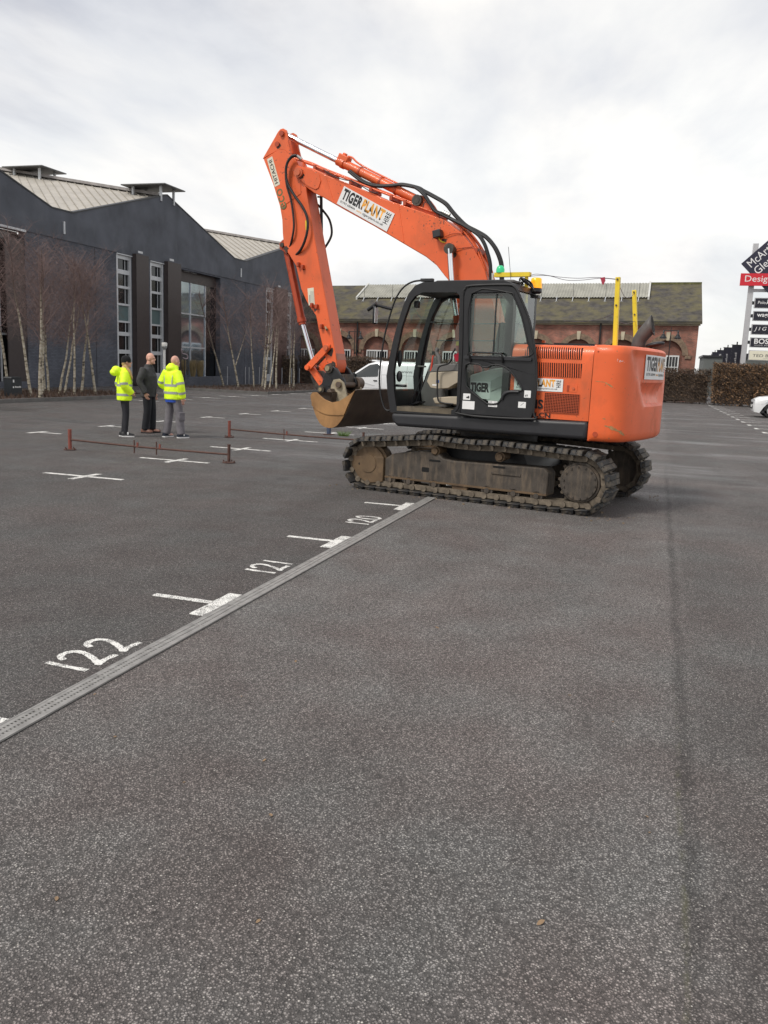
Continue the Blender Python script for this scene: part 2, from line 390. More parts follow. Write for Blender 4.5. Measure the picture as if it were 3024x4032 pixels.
    for x in (1.16, .86, .47, -.30, -.67, -.98):
        b = MB()
        for (r, ya, yb) in ((.062, -.115, .115), (.080, -.115, -.07), (.080, .07, .115), (.034, .115, .135)): b.cyl((x, yc+ya*side, .168), (x, yc+yb*side, .168), r, n=20)
        b.build('bottom_roller', MUDSTEEL, frame, smooth=30)
    gd = MB().prism([(.22, .20), (-.02, .20), (0, .10), (.03, .075), (.17, .075), (.20, .10)], 1.02*side, 1.09*side).build('track_guide', RUSTW, frame, bevel=.008)
    for x in (.48, -.45):
        b = MB(); b.cyl((x, yc-.15*side, .625), (x, 1.10*side, .625), .055, n=18); b.cyl((x, 1.02*side, .625), (x, 1.10*side, .625), .066, n=18); b.cyl((x, 1.10*side, .625), (x, 1.125*side, .625), .042, n=16)
        b.build('carrier_roller', RUSTW, frame, smooth=30)
track(1); track(-1)
lf = MB(); lf.prism([(.75, .42), (.62, .72), (-.62, .72), (-.75, .42), (-.6, .36), (.6, .36)], -.74, .74); lf.cyl((0, 0, .70), (0, 0, .86), .55, n=40)
lf.build('lower_frame', BLACK, E_, smooth=30)
MB().cyl((0, 0, .86), (0, 0, .94), .60, n=44).build('slewing_ring', GREASE, E_, smooth=30)
# ---- upper frame and skirts
MB().bx(1.02, -1.62, -1.16, 1.16, .94, 1.14).build('deck', BLACK, E_)
for s in (1, -1):
    prof = [(1.12, 1.105), (1.09, .99), (1.01, .930), (-1.60, .945), (-1.605, 1.165), (-.05, 1.135)]
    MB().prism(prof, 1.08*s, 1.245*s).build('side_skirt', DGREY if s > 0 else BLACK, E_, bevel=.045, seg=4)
MB().bx(1.06, 1.0, -1.1, .30, .95, 1.16).build('front_plate', BLACK, E_)
# ---- engine house
hz0 = 1.168
house = MB()
sec = []
for x in (-.565, -1.595):
    ring = [(x, 1.19, hz0), (x, 1.20, 1.5), (x, 1.195, 1.84)]
    for i in range(7):
        a = PI/2*i/6; ring.append((x, 1.085+.11*math.cos(a), 1.945+.128*math.sin(a)))
    ring += [(x, -y, z) for (_, y, z) in reversed(ring)]
    sec.append(ring)
def hood_y(z):   # outer skin of the engine house
    if z < 1.5: return 1.19+.01*(z-hz0)/(1.5-hz0)
    if z < 1.84: return 1.20-.005*(z-1.5)/.34
    if z < 1.945: return 1.195
    q = min(1, (z-1.945)/.128); return 1.085+.11*math.sqrt(max(0, 1-q*q))
house.loft(sec); hs = house.build('engine_cover', ORANGE, E_, smooth=35)
MB().bx(-.60, -1.58, -1.0, 1.0, 2.06, 2.085).build('cover_top_seal', BLACK, E_)
for (xa, xb) in ((-.555, -.565),): pass
# louvres: the slots' shade is a dark sheet laid on the skin under proud slats
for (z0, z1, x0, x1, lean) in ((1.905, 2.045, -.735, -1.45, -.018), (1.685, 1.855, -.74, -1.46, -.012)):
    n = 26; px_ = (x0-x1)/n
    lb = MB(); lb.grid([[(x0+.004, hood_y(z0+(z1-z0)*i/8)+.0015, z0+(z1-z0)*i/8), (x1-.004, hood_y(z0+(z1-z0)*i/8)+.0015, z0+(z1-z0)*i/8)] for i in range(9)]); lb.build('louvre_slot_shade', DARK, hs, recalc=False)
    rows2 = []
    for i in range(9):
        z = z0+(z1-z0)*i/8; y = hood_y(z); dx = -lean*(i/8); rows2.append([(-px_*.50+dx, y-.001, z), (-px_*.56+dx, y+.008, z), (-px_*.96+dx, y+.008, z), (-px_*1.0+dx, y-.001, z)])
    sl0 = None
    for k in range(n):
        if sl0 is None: sl0 = so3 = MB().grid(rows2).build('louvre_slat', ORANGE, hs, smooth=40, recalc=False)
        else: so3 = sl0.copy(); COL.objects.link(so3); so3.parent = hs
        so3.location = (x0-px_*k, 0, 0)
gr = MB(); gx0, gx1, gz0, gz1 = -1.03, -1.465, 1.255, 1.485
quadplate('grille_backing', DARK, hs, (gx0, 1.199, gz0), (-1, 0, 0), (0, 0, 1), gx0-gx1, gz1-gz0, .003)
for i in range(22): x = gx0+(gx1-gx0)*i/21; gr.box((x, 1.205, (gz0+gz1)/2), (.0055, .008, gz1-gz0))
for i in range(13): z = gz0+(gz1-gz0)*i/12; gr.box(((gx0+gx1)/2, 1.2065, z), (gx0-gx1, .007, .0055))
gr.build('grille', M('grille_orange', (.46, .085, .03), .5), hs)
lt = MB().prism(rrect(-1.43, -1.30, 1.512, 1.60, .012), 1.197, 1.204).build('latch_plate', ORANGE, hs)
MB().bx(-1.302, -1.33, 1.203, 1.209, 1.52, 1.59).build('latch_recess', RUSTOR, lt); MB().cyl((-1.385, 1.20, 1.555), (-1.385, 1.214, 1.555), .016, n=14).build('lock', ORANGE_W, lt)
MB().bx(-1.597, -1.603, -1.15, 1.15, 1.17, 2.05).build('seam', BLACK, E_)
# right-hand tank and tool box in front of the engine house
MB().bx(-.56, .15, -1.18, -.30, 1.15, 1.86).build('fuel_tank', ORANGE, E_, bevel=.04)
MB().bx(.16, .78, -1.18, -.42, 1.15, 1.52).build('tool_box', ORANGE, E_, bevel=.04)
MB().bx(-.10, -.56, -.30, .32, 1.15, 1.80).build('bulkhead', BLACK, E_)
# ---- counterweight
cwp = [(-1.606, 1.215), (-1.70, 1.222), (-1.80, 1.215), (-1.88, 1.19), (-1.945, 1.14), (-1.995, 1.07), (-2.035, .97), (-2.065, .86), (-2.09, .74), (-2.115, .60), (-2.135, .45), (-2.15, .30), (-2.158, .15), (-2.16, 0)]
cwp = cwp+[(x, -y) for x, y in reversed(cwp[:-1])]
cwp = spline2(cwp, 3)
rows = []
zs = [(.93, .10, .0), (.935, .045, 0), (.955, .015, 0), (.99, 0, 0)]
zl = [.93, .938, .955, .985, 1.04, 1.12, 1.22, 1.32, 1.36, 1.40, 1.46, 1.54, 1.62, 1.66, 1.70, 1.78, 1.88, 1.94, 1.98, 2.01, 2.045, 2.07, 2.082, 2.086]
for z in zl:
    ins = 0
    if z < 1.0: q = (1.0-z)/.07; ins = .07*(1-math.sqrt(max(0, 1-q*q)))
    if z > 1.99: q = (z-1.99)/.097; ins = .085*(1-math.sqrt(max(0, 1-min(1, q)**2)))
    row = []
    for (x, y) in cwp:
        d = Vector((x+1.30, y*.8)); d.normalize()
        k = ins
        # recessed rear panel with raked sides, scooped deeper in its lower half
        lim = .60+.45*max(0, min(1, (z-1.37)/.60))
        if 1.365 < z < 2.03:
            e_ = max(0, min(1, (lim-abs(y))/.06)); k += .030*e_*min(1, (z-1.365)/.03)*min(1, (2.03-z)/.03)
            if z < 1.66: k += .065*max(0, min(1, (lim-.05-abs(y))/.09))*math.sin(PI*min(1, (1.665-z)/.30))**.8
        if x > -1.64: k *= .3
        row.append((x-d.x*k*(-1 if False else 1), y-d.y*k, z) if True else None)
    rows.append(row)
cw = MB(); cw.grid(rows)
cw.f.append(tuple(range(len(cwp)-1, -1, -1))); n0 = (len(zl)-1)*len(cwp); cw.f.append(tuple(n0+i for i in range(len(cwp))))
cwm = M('orange_counterweight_paint', (.79, .132, .034), .42, var=.10, vs=1.8, coat=.06, dirt=((.40, .10, .035), .24, 2.6, (1, 1, .6)), chips=((.30, .13, .06), .14, 30))
cwo = cw.build('counterweight', cwm, E_, smooth=28)
MB().cyl((-1.70, 1.216, 1.02), (-1.70, 1.227, 1.02), .032, n=20).build('lifting_plug', RUSTOR, cwo, smooth=30)
SCR = M('scraped_primer', (.40, .22, .09), .7, var=.3, vs=40)
def cwy(x):   # side skin of the counterweight at x
    for i in range(len(cwp)-1):
        if cwp[i][0] >= x >= cwp[i+1][0]:
            t = (cwp[i][0]-x)/(cwp[i][0]-cwp[i+1][0]+1e-9); return cwp[i][1]+(cwp[i+1][1]-cwp[i][1])*t
    return 1.2
random.seed(4)
for (pts, wd, nm) in (([(-1.80, 1.13), (-1.86, 1.115), (-1.92, 1.09), (-1.97, 1.06), (-2.01, 1.02)], .017, 'long_scrape'), ([(-1.645, 1.655), (-1.72, 1.65), (-1.79, 1.645)], .003, 'scratch'), ([(-1.77, 1.64), (-1.82, 1.615), (-1.86, 1.59)], .008, 'scratch'), ([(-1.77, 1.215), (-1.81, 1.21)], .006, 'scratch')):
    b = MB(); pp = spline2(pts, 5); r_ = []
    for i, (x, z) in enumerate(pp):
        ww = wd*(.4+1.2*random.random())*(math.sin(PI*(i+.6)/(len(pp)+.2))**.5); r_.append([(x-.0015, cwy(x)+.002, z-ww), (x-.0015, cwy(x)+.002, z+ww)])
    b.grid(r_); b.build(nm, SCR, cwo, recalc=False)
b = MB()
for k in range(9):
    x = -1.86-random.random()*.1; z = 1.885+random.random()*.04; s_ = .003+random.random()*.008; b.add([(x, cwy(x)+.0025, z), (x-s_*.7, cwy(x-s_*.7)+.0025, z+.2*s_), (x-s_*.5, cwy(x-s_*.5)+.0025, z+s_*1.6), (x+.1*s_, cwy(x)+.0025, z+s_)], [(0, 1, 2, 3)])
b.build('paint_chips', WHITE, cwo, recalc=False)
MB().cyl((-1.655, 1.205, 2.005), (-1.655, 1.222, 2.005), .011, n=8).build('bolt', RUSTOR, cwo)
# ---- cab
outer = [(1.13, 1.11), (1.19, 1.38), (1.215, 1.60), (1.18, 1.84), (1.13, 2.10), (1.07, 2.32), (1.0, 2.54), (.93, 2.69), (.84, 2.79), (.72, 2.835), (.3, 2.845), (-.40, 2.845), (-.49, 2.815), (-.535, 2.74), (-.55, 2.5), (-.55, 1.14)]
opening = [(1.045, 1.20), (1.09, 1.41), (1.11, 1.67), (1.075, 1.93), (1.01, 2.27), (.905, 2.57), (.83, 2.66), (.72, 2.705), (.24, 2.705), (.19, 2.66), (.16, 1.9), (.15, 1.25), (.20, 1.20)]
rearwin = [(.0, 2.66), (-.40, 2.665), (-.45, 2.61), (-.465, 1.93), (.0, 1.90)]
lowwin = [(.03, 1.80), (-.46, 1.80), (-.46, 1.34), (-.40, 1.30), (-.28, 1.30), (.03, 1.50)]
MB().prism(outer, 1.165, 1.225, holes=[opening, rearwin, lowwin]).build('cab_side_frame', BLACK, E_, bevel=.012)
far_open = [(1.075, 1.75), (1.06, 1.95), (.985, 2.30), (.90, 2.56), (.82, 2.64), (.70, 2.69), (-.2, 2.69), (-.30, 2.64), (-.32, 1.62), (-.25, 1.56), (.98, 1.56), (1.05, 1.60)]
# right-hand wall, with a raked front pillar and a second pillar behind it
fo1 = [(.935, 2.45), (.985, 2.20), (1.03, 1.93), (1.06, 1.70), (1.085, 1.40), (1.06, 1.25), (1.03, 1.25), (1.03, 1.70), (.99, 1.95), (.93, 2.25)]
fo2 = [(.93, 2.50), (.86, 2.63), (.74, 2.70), (-.38, 2.70), (-.44, 2.64), (-.45, 1.86), (-.40, 1.80), (-.10, 1.75), (.98, 1.30), (1.06, 1.34), (1.09, 1.62), (1.06, 1.90), (1.0, 2.25)]
MB().prism(outer, .345, .395, holes=[fo2]).build('cab_right_wall', BLACK, E_, bevel=.01)
MB().prism([(.80, 2.72), (.93, 2.69), (1.0, 2.54), (1.07, 2.32), (1.13, 2.10), (1.18, 1.84), (1.215, 1.60), (1.19, 1.38), (1.13, 1.2), (1.07, 1.2), (1.10, 1.40), (1.115, 1.62), (1.085, 1.86), (1.03, 2.16), (.95, 2.44)], .345, .43).build('front_pillar', BLACK, E_, bevel=.012)
roofp = [(.93, 2.70), (.84, 2.795), (.72, 2.84), (.3, 2.85), (-.40, 2.85), (-.49, 2.82), (-.535, 2.74), (-.50, 2.73), (-.44, 2.74), (.70, 2.735), (.82, 2.69)]
MB().prism(roofp, .35, 1.20).build('cab_roof', DGREY, E_, bevel=.03, seg=3)
MB().prism([(.64, 2.845), (-.40, 2.845), (-.36, 2.868), (.58, 2.868)], .45, 1.10).build('roof_hatch', DGREY, E_, bevel=.01)
MB().bx(1.12, -.54, .36, 1.19, 1.12, 1.185).build('cab_floor', BLACK, E_)
MB().prism([(1.195, 1.38), (1.13, 1.12), (1.08, 1.12), (1.13, 1.40)], .37, 1.19).build('cab_front_sill', BLACK, E_)
for ya, yb in ((.345, .43), (1.11, 1.165)): MB().bx(-.485, -.548, ya, yb, 1.15, 2.74).build('rear_pillar', BLACK, E_, bevel=.008)
MB().bx(-.50, -.545, .36, 1.19, 1.14, 1.82).build('cab_rear_wall', BLACK, E_)
for nm, poly in (('windscreen', [(1.185, 1.40), (1.205, 1.60), (1.17, 1.84), (1.12, 2.10), (1.06, 2.32), (.99, 2.54), (.92, 2.68)]), ('rear_glass', [(-.545, 2.72), (-.547, 2.4), (-.547, 2.1), (-.547, 1.82)])):
    b = MB(); b.grid([[(x, .40, z), (x, 1.165, z)] for x, z in poly]); b.build(nm, GLASS, E_, smooth=60, recalc=False)
MB().sheet(fo2, .37).build('right_window', GLASS, E_)
MB().sheet(rearwin, 1.194).build('side_window', GLASS, E_)
# bars across the right-hand window
for z in (2.37, 2.14): MB().cyl((.90, .355, z-.02), (-.33, .355, z), .008, n=8).build('window_bar', BLACK, E_)
MB().box((.93, .44, 2.37), (.09, .02, .02)).build('window_latch', BLACK, E_)
MB().bx(1.13, 1.02, .40, .46, 1.735, 1.76).build('pillar_bracket', GREYPL, E_, bevel=.006)
# ---- open door folded back against the side
dout = [(.06, 1.155), (.085, 1.30), (.09, 1.98), (.115, 2.64), (.09, 2.735), (.02, 2.775), (-.46, 2.785), (-.57, 2.755), (-.645, 2.65), (-.79, 2.36), (-.885, 2.01), (-.935, 1.69), (-.925, 1.24), (-.90, 1.155)]
dg1 = [(-.0, 2.68), (-.50, 2.69), (-.575, 2.63), (-.69, 2.39), (-.785, 2.09), (-.815, 1.92), (-.03, 1.90), (-.0, 1.95)]
dg2 = [(.025, 1.79), (-.16, 1.80), (-.20, 1.775), (-.28, 1.77), (-.33, 1.80), (-.44, 1.80), (-.55, 1.76), (-.64, 1.68), (-.72, 1.58), (-.755, 1.53), (-.745, 1.495), (-.64, 1.49), (-.55, 1.475), (-.515, 1.45), (-.485, 1.375), (-.43, 1.315), (-.31, 1.31), (-.27, 1.33), (-.0, 1.52)]
door = MB().prism(dout, 1.24, 1.285, holes=[dg1, dg2]).build('cab_door', BLACK, E_, bevel=.012)
b = MB(); b.tube(spline([(x, 1.287, z) for x, z in dout], 4, True), .015, 8, closed=True); b.build('door_seal', RUBBER, door, smooth=60)
b = MB(); b.tube(spline([(x, 1.287, z) for x, z in dg1], 3, True), .010, 8, closed=True); b.build('glazing_seal', RUBBER, door, smooth=60)
b = MB(); b.tube(spline([(x, 1.287, z) for x, z in dg2], 3, True), .012, 8, closed=True); b.build('glazing_seal', RUBBER, door, smooth=60)
MB().sheet(dg1, 1.264).build('upper_pane', GLASS, door); MB().sheet(dg2, 1.264).build('lower_pane', GLASS, door)
MB().bx(-.33, -.345, 1.267, 1.28, 1.92, 2.68).build('pane_divider', BLACK, door)
MB().prism(rrect(-.86, .05, 1.865, 1.905, .015), 1.285, 1.31).build('door_rail', DGREY, door, bevel=.006)
b = MB(); b.tube(spline([(-.045, 1.30, 1.83), (-.04, 1.335, 1.90), (-.07, 1.345, 1.945), (-.27, 1.345, 1.95), (-.45, 1.345, 1.945), (-.485, 1.335, 1.90), (-.48, 1.30, 1.83)], 6), .011, 8); b.build('grab_handle', RUBBER, door, smooth=60)
b = MB(); b.tube(spline([(-.50, 1.29, 1.37), (-.53, 1.30, 1.44), (-.60, 1.30, 1.475), (-.72, 1.30, 1.48)], 6), .018, 8); b.build('door_pull', DGREY, door, smooth=60)
def sticker(nm, x0, x1, z0, z1, parent, y, m=WHITE): return quadplate(nm, m, parent, (x0, y, z0), (-1, 0, 0), (0, 0, 1), x0-x1, z1-z0, .0015)
GP = M('grey_print', (.30, .30, .31), .6, var=0)
s1 = sticker('notice_sticker', .035, -.065, 1.345, 1.425, door, 1.2865)
b = MB(); b.prism([(-.005, 1.368), (-.05, 1.362), (-.055, 1.385), (-.04, 1.40), (-.03, 1.385), (-.015, 1.385)], 1.288, 1.2888); b.build('pictogram', PRINTK, s1)
s2 = sticker('blank_sticker', .04, -.13, 1.225, 1.33, door, 1.2865)
s3 = sticker('instruction_sticker', -.32, -.44, 1.275, 1.35, door, 1.2865)
b = MB()
for i in range(5):
    b.bx(-.33, -.37, 1.288, 1.2886, 1.285+.013*i, 1.290+.013*i); b.bx(-.40, -.43, 1.288, 1.2886, 1.285+.013*i, 1.290+.013*i)
b.build('printed_lines', GP, s3)
s4 = quadplate('number_sticker', WHITE, door, (-.79, 1.2865, 1.415), (-1, 0, 0), (0, 0, 1), .085, .088, .0015)
text('69', .026, PRINTK, s4, (-.80, 1.288, 1.428), (-1, 0, 0), (0, 0, 1), 'printed_number', weight=.02)
s5 = sticker('check_sticker', -.72, -.82, 1.285, 1.36, door, 1.2865)
b = MB(); b.add([(-.75, 1.2883, 1.315), (-.755, 1.2883, 1.31), (-.795, 1.2883, 1.345), (-.79, 1.2883, 1.35)], [(0, 1, 2, 3)]); b.build('tick_mark', GP, s5)
# ---- seat and controls
PALE = M('pale_grey_cab_panel', (.62, .64, .61), .5, var=.06)
sp_ = MB().prism([(.05, 1.66), (-.10, 1.71), (-.30, 1.76), (-.50, 1.785), (-.50, 1.34), (-.42, 1.30), (-.25, 1.31), (.05, 1.52)], .86, 1.06).build('seat_side_panel', PALE, E_, bevel=.015)
MB().prism([(-.25, 1.60), (-.36, 1.66), (-.495, 1.70), (-.495, 1.56), (-.25, 1.46)], 1.06, 1.072).build('panel_crease_shade', M('pale_grey_crease_shade', (.44, .46, .43), .5, var=.06), sp_, bevel=.006)  # darker copy of the panel grey; the crease's shading is put into its colour
MB().prism(circ(-.445, 1.645, .022, 16), 1.072, 1.08).build('panel_plug', GREYPL, sp_)
tg = quadplate('company_sticker', WHITE, sp_, (.04, 1.0615, 1.36), (-1, 0, 0), (0, 0, 1), .285, .225, .0012)
text('TIGER', .105, PRINTK, tg, (.035, 1.063, 1.455), (-1, 0, 0), (0, 0, 1), width=.265, weight=.06)
st = MB(); st.box((-.12, .79, 1.56), (.52, .48, .14)); st.box((-.28, .79, 1.98), (.12, .46, .74), Matrix.Rotation(R(-10), 3, 'Y')); st.box((-.36, .79, 2.44), (.08, .27, .20), Matrix.Rotation(R(-8), 3, 'Y'))
st.bx(-.34, .10, .56, .85, 1.19, 1.50)
seat = st.build('operator_seat', SEATM, E_, bevel=.04, seg=3)
b = MB().prism([(.745, 1.55), (.70, 1.67), (.36, 1.70), (.20, 1.70), (.20, 1.60), (.42, 1.47), (.55, 1.455), (.69, 1.47)], .68, .93).build('left_console', BEIGE, E_, bevel=.03, seg=3)
MB().prism([(.71, 1.675), (.66, 1.78), (.50, 1.80), (.20, 1.80), (.20, 1.705), (.36, 1.705)], .70, .92).build('console_top', GREYPL, b, bevel=.02)
quadplate('blue_label', M('blue_print', (.05, .10, .28), .5, var=0), b, (.60, .931, 1.535), (-1, 0, 0), (0, 0, 1), .045, .04); quadplate('white_label', WHITE, b, (.655, .931, 1.495), (-1, 0, 0), (0, 0, 1), .075, .02)
MB().prism([(.64, 1.33), (.60, 1.25), (.25, 1.25), (.25, 1.37), (.40, 1.36)], .70, .95).build('seat_step', BEIGE, E_, bevel=.02)
b = MB(); b.tube(spline([(.30, 1.0, 1.265), (.47, 1.0, 1.275), (.53, 1.0, 1.33), (.55, 1.0, 1.55), (.555, 1.0, 1.70), (.52, 1.0, 1.76), (.40, 1.0, 1.80), (.355, 1.0, 1.87), (.35, 1.0, 1.93), (.31, 1.0, 2.0)], 6), .012, 8); b.build('grab_rail', RUBBER, E_, smooth=60)
b = MB(); b.cyl((.70, .86, 1.60), (.71, .88, 1.72), .006, n=8); b.build('lever_stem', RUBBER, E_)
b = MB(); b.cyl((.71, .88, 1.69), (.69, .88, 1.90), .016, .008, n=10); b.build('lock_lever', M('red_lever', (.65, .05, .025), .4), E_, smooth=40)
b = MB(); b.tube(spline([(.62, .80, 1.78), (.64, .80, 1.88), (.68, .80, 1.95), (.66, .80, 2.0)], 5), [.035, .03]*10+[.028] if False else .028, 10); b.build('joystick', GREYPL, E_, smooth=60)
MB().prism([(.98, 1.19), (1.02, 1.40), (.96, 1.62), (.90, 1.78), (.84, 1.90), (.78, 1.90), (.74, 1.70), (.66, 1.60), (.62, 1.30), (.56, 1.19)], .42, .56).build('right_console', GREYPL, E_, bevel=.03, seg=3)
for yy, xx in ((.76, .93), (.86, .95)):
    b = MB(); b.tube(spline([(xx+.02, yy, 1.19), (xx+.04, yy, 1.27), (xx-.05, yy, 1.50), (xx-.11, yy, 1.68)], 5), .009, 8); b.box((xx+.0, yy, 1.235), (.17, .07, .02), Matrix.Rotation(R(18), 3, 'Y')); b.build('travel_pedal', BLACK, E_, smooth=40)
FM = M('dusty_floor_mat', (.085, .07, .05), .85, var=.3, bump=.3, dirt=((.22, .17, .11), .4, 9))
MB().bx(1.06, .18, .42, 1.16, 1.185, 1.20).build('floor_mat', FM, E_)
MB().bx(1.03, .22, 1.165, 1.228, 1.14, 1.20).build('door_sill', M('dusty_sill', (.14, .115, .08), .8, var=.3, dirt=((.05, .045, .04), .3, 9)), E_)
MB().box((.42, .62, 1.90), (.13, .02, .10), Matrix.Rotation(R(25), 3, 'Y')).build('red_cloth', M('red_cloth', (.55, .02, .05), .8), E_)
for (cx, cz, rx, rz_) in ((1.075, 1.84, .035, .115), (1.07, 1.60, .045, .075)): MB().ell((cx, 1.12, cz), (rx, .03, rz_)).build('mirror_back', BLACK, E_, smooth=60)
MB().box((1.05, 1.10, 1.475), (.16, .06, .035)).build('wiper_motor', BLACK, E_, bevel=.01)
MB().box((.86, 1.10, 2.56), (.07, .06, .09)).build('work_lamp', BLACK, E_, bevel=.01)
b = MB(); b.tube(spline([(.62, 1.17, 2.87), (.72, 1.19, 2.862), (.88, 1.2, 2.845), (1.02, 1.2, 2.775), (1.13, 1.2, 2.63), (1.21, 1.2, 2.41), (1.28, 1.2, 2.14), (1.325, 1.2, 1.80), (1.335, 1.2, 1.54), (1.305, 1.2, 1.33), (1.24, 1.2, 1.165), (1.18, 1.2, 1.13), (1.13, 1.2, 1.15)], 6), .0125, 8); b.build('hand_rail', RUBBER, E_, smooth=60)
MB().bx(.60, .78, 1.14, 1.20, 2.845, 2.885).build('rail_clamp', BLACK, E_, bevel=.006)
mr_ = MB().box((1.385, 1.30, 2.405), (.035, .10, .24)).build('side_mirror', BLACK, E_, bevel=.015)
MB().box((1.366, 1.30, 2.405), (.004, .085, .21)).build('mirror_glass', CHROME, mr_)
b = MB(); b.cyl((1.185, 1.2, 2.49), (1.42, 1.29, 2.545), .02, n=10); b.cyl((1.37, 1.30, 2.55), (1.50, 1.30, 2.47), .026, n=10); b.build('mirror_arm', BLACK, mr_, smooth=40)
# ---- boom
bt = [(3.62, 4.66), (3.59, 4.72), (3.50, 4.725), (3.40, 4.66), (3.33, 4.685), (3.19, 4.645), (2.96, 4.535), (2.70, 4.44), (2.08, 4.20), (2.0, 4.155), (1.46, 3.975), (.96, 3.805), (.70, 3.62), (.52, 3.43), (.38, 3.24), (.30, 3.09), (.25, 2.96), (.10, 2.50), (-.07, 2.05), (-.17, 1.70), (-.12, 1.56), (.0, 1.50), (.12, 1.55), (.34, 1.95), (.60, 2.45), (.86, 2.98), (.93, 3.05), (1.05, 3.18), (1.23, 3.305), (1.52, 3.455), (2.11, 3.765), (2.60, 4.005), (3.05, 4.235), (3.20, 4.30), (3.34, 4.39), (3.48, 4.53), (3.58, 4.58)]
boom = MB().prism(bt, -.165, .165).build('boom', ORANGE, E_, bevel=.012)
# weld plates, flanges and pads on the near and far faces
for s in (1, -1):
    MB().prism([(3.52, 4.56), (3.46, 4.70), (3.22, 4.635), (3.10, 4.56), (3.06, 4.46), (3.10, 4.36), (3.16, 4.34), (3.30, 4.40)], .165*s, .178*s).build('head_plate', ORANGE, boom, bevel=.004)
    b = MB(); b.cyl((3.46, .165*s, 4.60), (3.46, .215*s, 4.60), .075, n=24); b.cyl((3.46, .215*s, 4.60), (3.46, .235*s, 4.60), .048, n=20); b.build('boom_tip_pin', ORANGE_W, boom, smooth=30)
    for x0, z0, x1, z1 in ((2.99, 4.52, 2.83, 4.13), (1.72, 4.06, 1.60, 3.52)):
        dx, dz = x1-x0, z1-z0; L = math.hypot(dx, dz); nx, nz = -dz/L*.012, dx/L*.012
        MB().prism([(x0+nx, z0+nz), (x0-nx, z0-nz), (x1-nx, z1-nz), (x1+nx, z1+nz)], .165*s, .170*s).build('weld_strip', ORANGE, boom)
    b = MB(); b.cyl((.80, .165*s, 3.385), (.80, .31*s, 3.385), .052, n=20); b.cyl((.80, .255*s, 3.385), (.80, .325*s, 3.385), .075, n=20); b.build('lift_cylinder_pin', GREASE, boom, smooth=30)
    b = MB(); b.cyl((.80, .285*s, 3.385), (.745, .285*s, 2.98), .042, n=16); b.cyl((.745, .285*s, 2.98), (.625, .285*s, 2.40), .042, n=16); b.build('lift_cylinder_rod', CHROME, E_, smooth=40)
    b = MB(); b.cyl((.64, .285*s, 2.47), (.615, .285*s, 2.36), .052, n=18); b.cyl((.615, .285*s, 2.36), (.605, .285*s, 2.31), .062, n=18); b.cyl((.605, .285*s, 2.31), (.42, .285*s, 1.25), .056, n=18); b.build('lift_cylinder', RUSTOR, E_, smooth=40)
quadplate('warning_label', YELLOW, E_, (.60, .343, 2.06), (-1, 0, 0), (0, 0, 1), .045, .075)
# arm-cylinder bracket on the boom back
for s in (1, -1):
    MB().prism([(1.54, 3.995), (1.52, 4.06), (1.50, 4.13), (1.45, 4.175), (1.38, 4.17), (1.31, 4.12), (1.24, 4.04), (1.16, 3.93), (1.03, 3.82), (1.3, 3.9)], .07*s, .105*s).build('cylinder_bracket', ORANGE, boom, bevel=.006)
b = MB(); b.cyl((1.425, -.16, 4.095), (1.425, .16, 4.095), .045, n=18); b.cyl((1.425, .105, 4.095), (1.425, .155, 4.095), .078, n=22); b.build('bracket_pin', GREASE, boom, smooth=30)
# top rail flange, brackets and steel pipes along the boom
pipe = [(3.62, .10, 4.86), (3.50, .12, 4.80), (3.30, .13, 4.735), (3.05, .13, 4.63), (2.6, .13, 4.46), (2.05, .13, 4.255), (1.6, .13, 4.085), (1.3, .13, 3.97), (1.0, .13, 3.865), (.76, .13, 3.72), (.57, .13, 3.53), (.43, .13, 3.34), (.33, .13, 3.14), (.28, .13, 3.0)]
for yy, k in ((.13, 0), (.075, .02), (-.10, 0), (-.14, .01)):
    b = MB(); b.tube(spline([(x, yy, z+k) for x, _, z in pipe], 5), .0135, 8); b.build('boom_pipe', ORANGE, boom, smooth=60)
for x, z in ((3.20, 4.66), (2.96, 4.56), (2.55, 4.41), (2.2, 4.275), (1.85, 4.145), (1.62, 4.065), (1.08, 3.875), (.70, 3.635), (.46, 3.36)):
    MB().bx(x-.025, x+.025, -.155, .155, z-.03, z+.045).build('pipe_clamp', RUSTOR, boom, bevel=.005)
# arm cylinder
A0, A1 = Vector((3.80, 0, 5.205)), Vector((1.425, 0, 4.095)); ad = (A1-A0).normalized()
b = MB(); b.cyl(A0+ad*.02, A0+ad*1.05, .043, n=18); b.build('arm_cylinder_rod', CHROME, E_, smooth=40)
b = MB(); b.cyl(A0+ad*1.02, A0+ad*1.10, .068, n=20); b.cyl(A0+ad*1.10, A0+ad*1.16, .078, n=20); b.cyl(A0+ad*1.16, A1-ad*.05, .066, n=20); b.cyl(A1+Vector((0, -.06, 0)), A1+Vector((0, .06, 0)), .085, n=20)
acy = b.build('arm_cylinder', ORANGE, E_, smooth=40)
nrm = Vector((-ad.z, 0, ad.x)); nrm = nrm if nrm.z > 0 else -nrm
b = MB(); b.box(A0+ad*1.12+nrm*.07, (.18, .13, .09), Matrix.Rotation(-math.atan2(ad.z, ad.x), 3, 'Y')); b.box(A0+ad*1.10+nrm*.10, (.06, .06, .09), Matrix.Rotation(-math.atan2(ad.z, ad.x), 3, 'Y')); b.build('cylinder_port_block', ORANGE, acy, bevel=.012)
b = MB(); b.tube(spline([A0+ad*1.16+nrm*.12, A0+ad*1.24+nrm*.13, A0+ad*1.36+nrm*.10, A0+ad*1.6+nrm*.085, A0+ad*2.2+nrm*.085], 6), .014, 8); b.build('cylinder_pipe', ORANGE, acy, smooth=60)
for q in (1.45, 1.85, 2.15): MB().cyl(A0+ad*q, A0+ad*(q+.03), .074, n=20).build('cylinder_clamp', RUSTOR, acy, smooth=30)
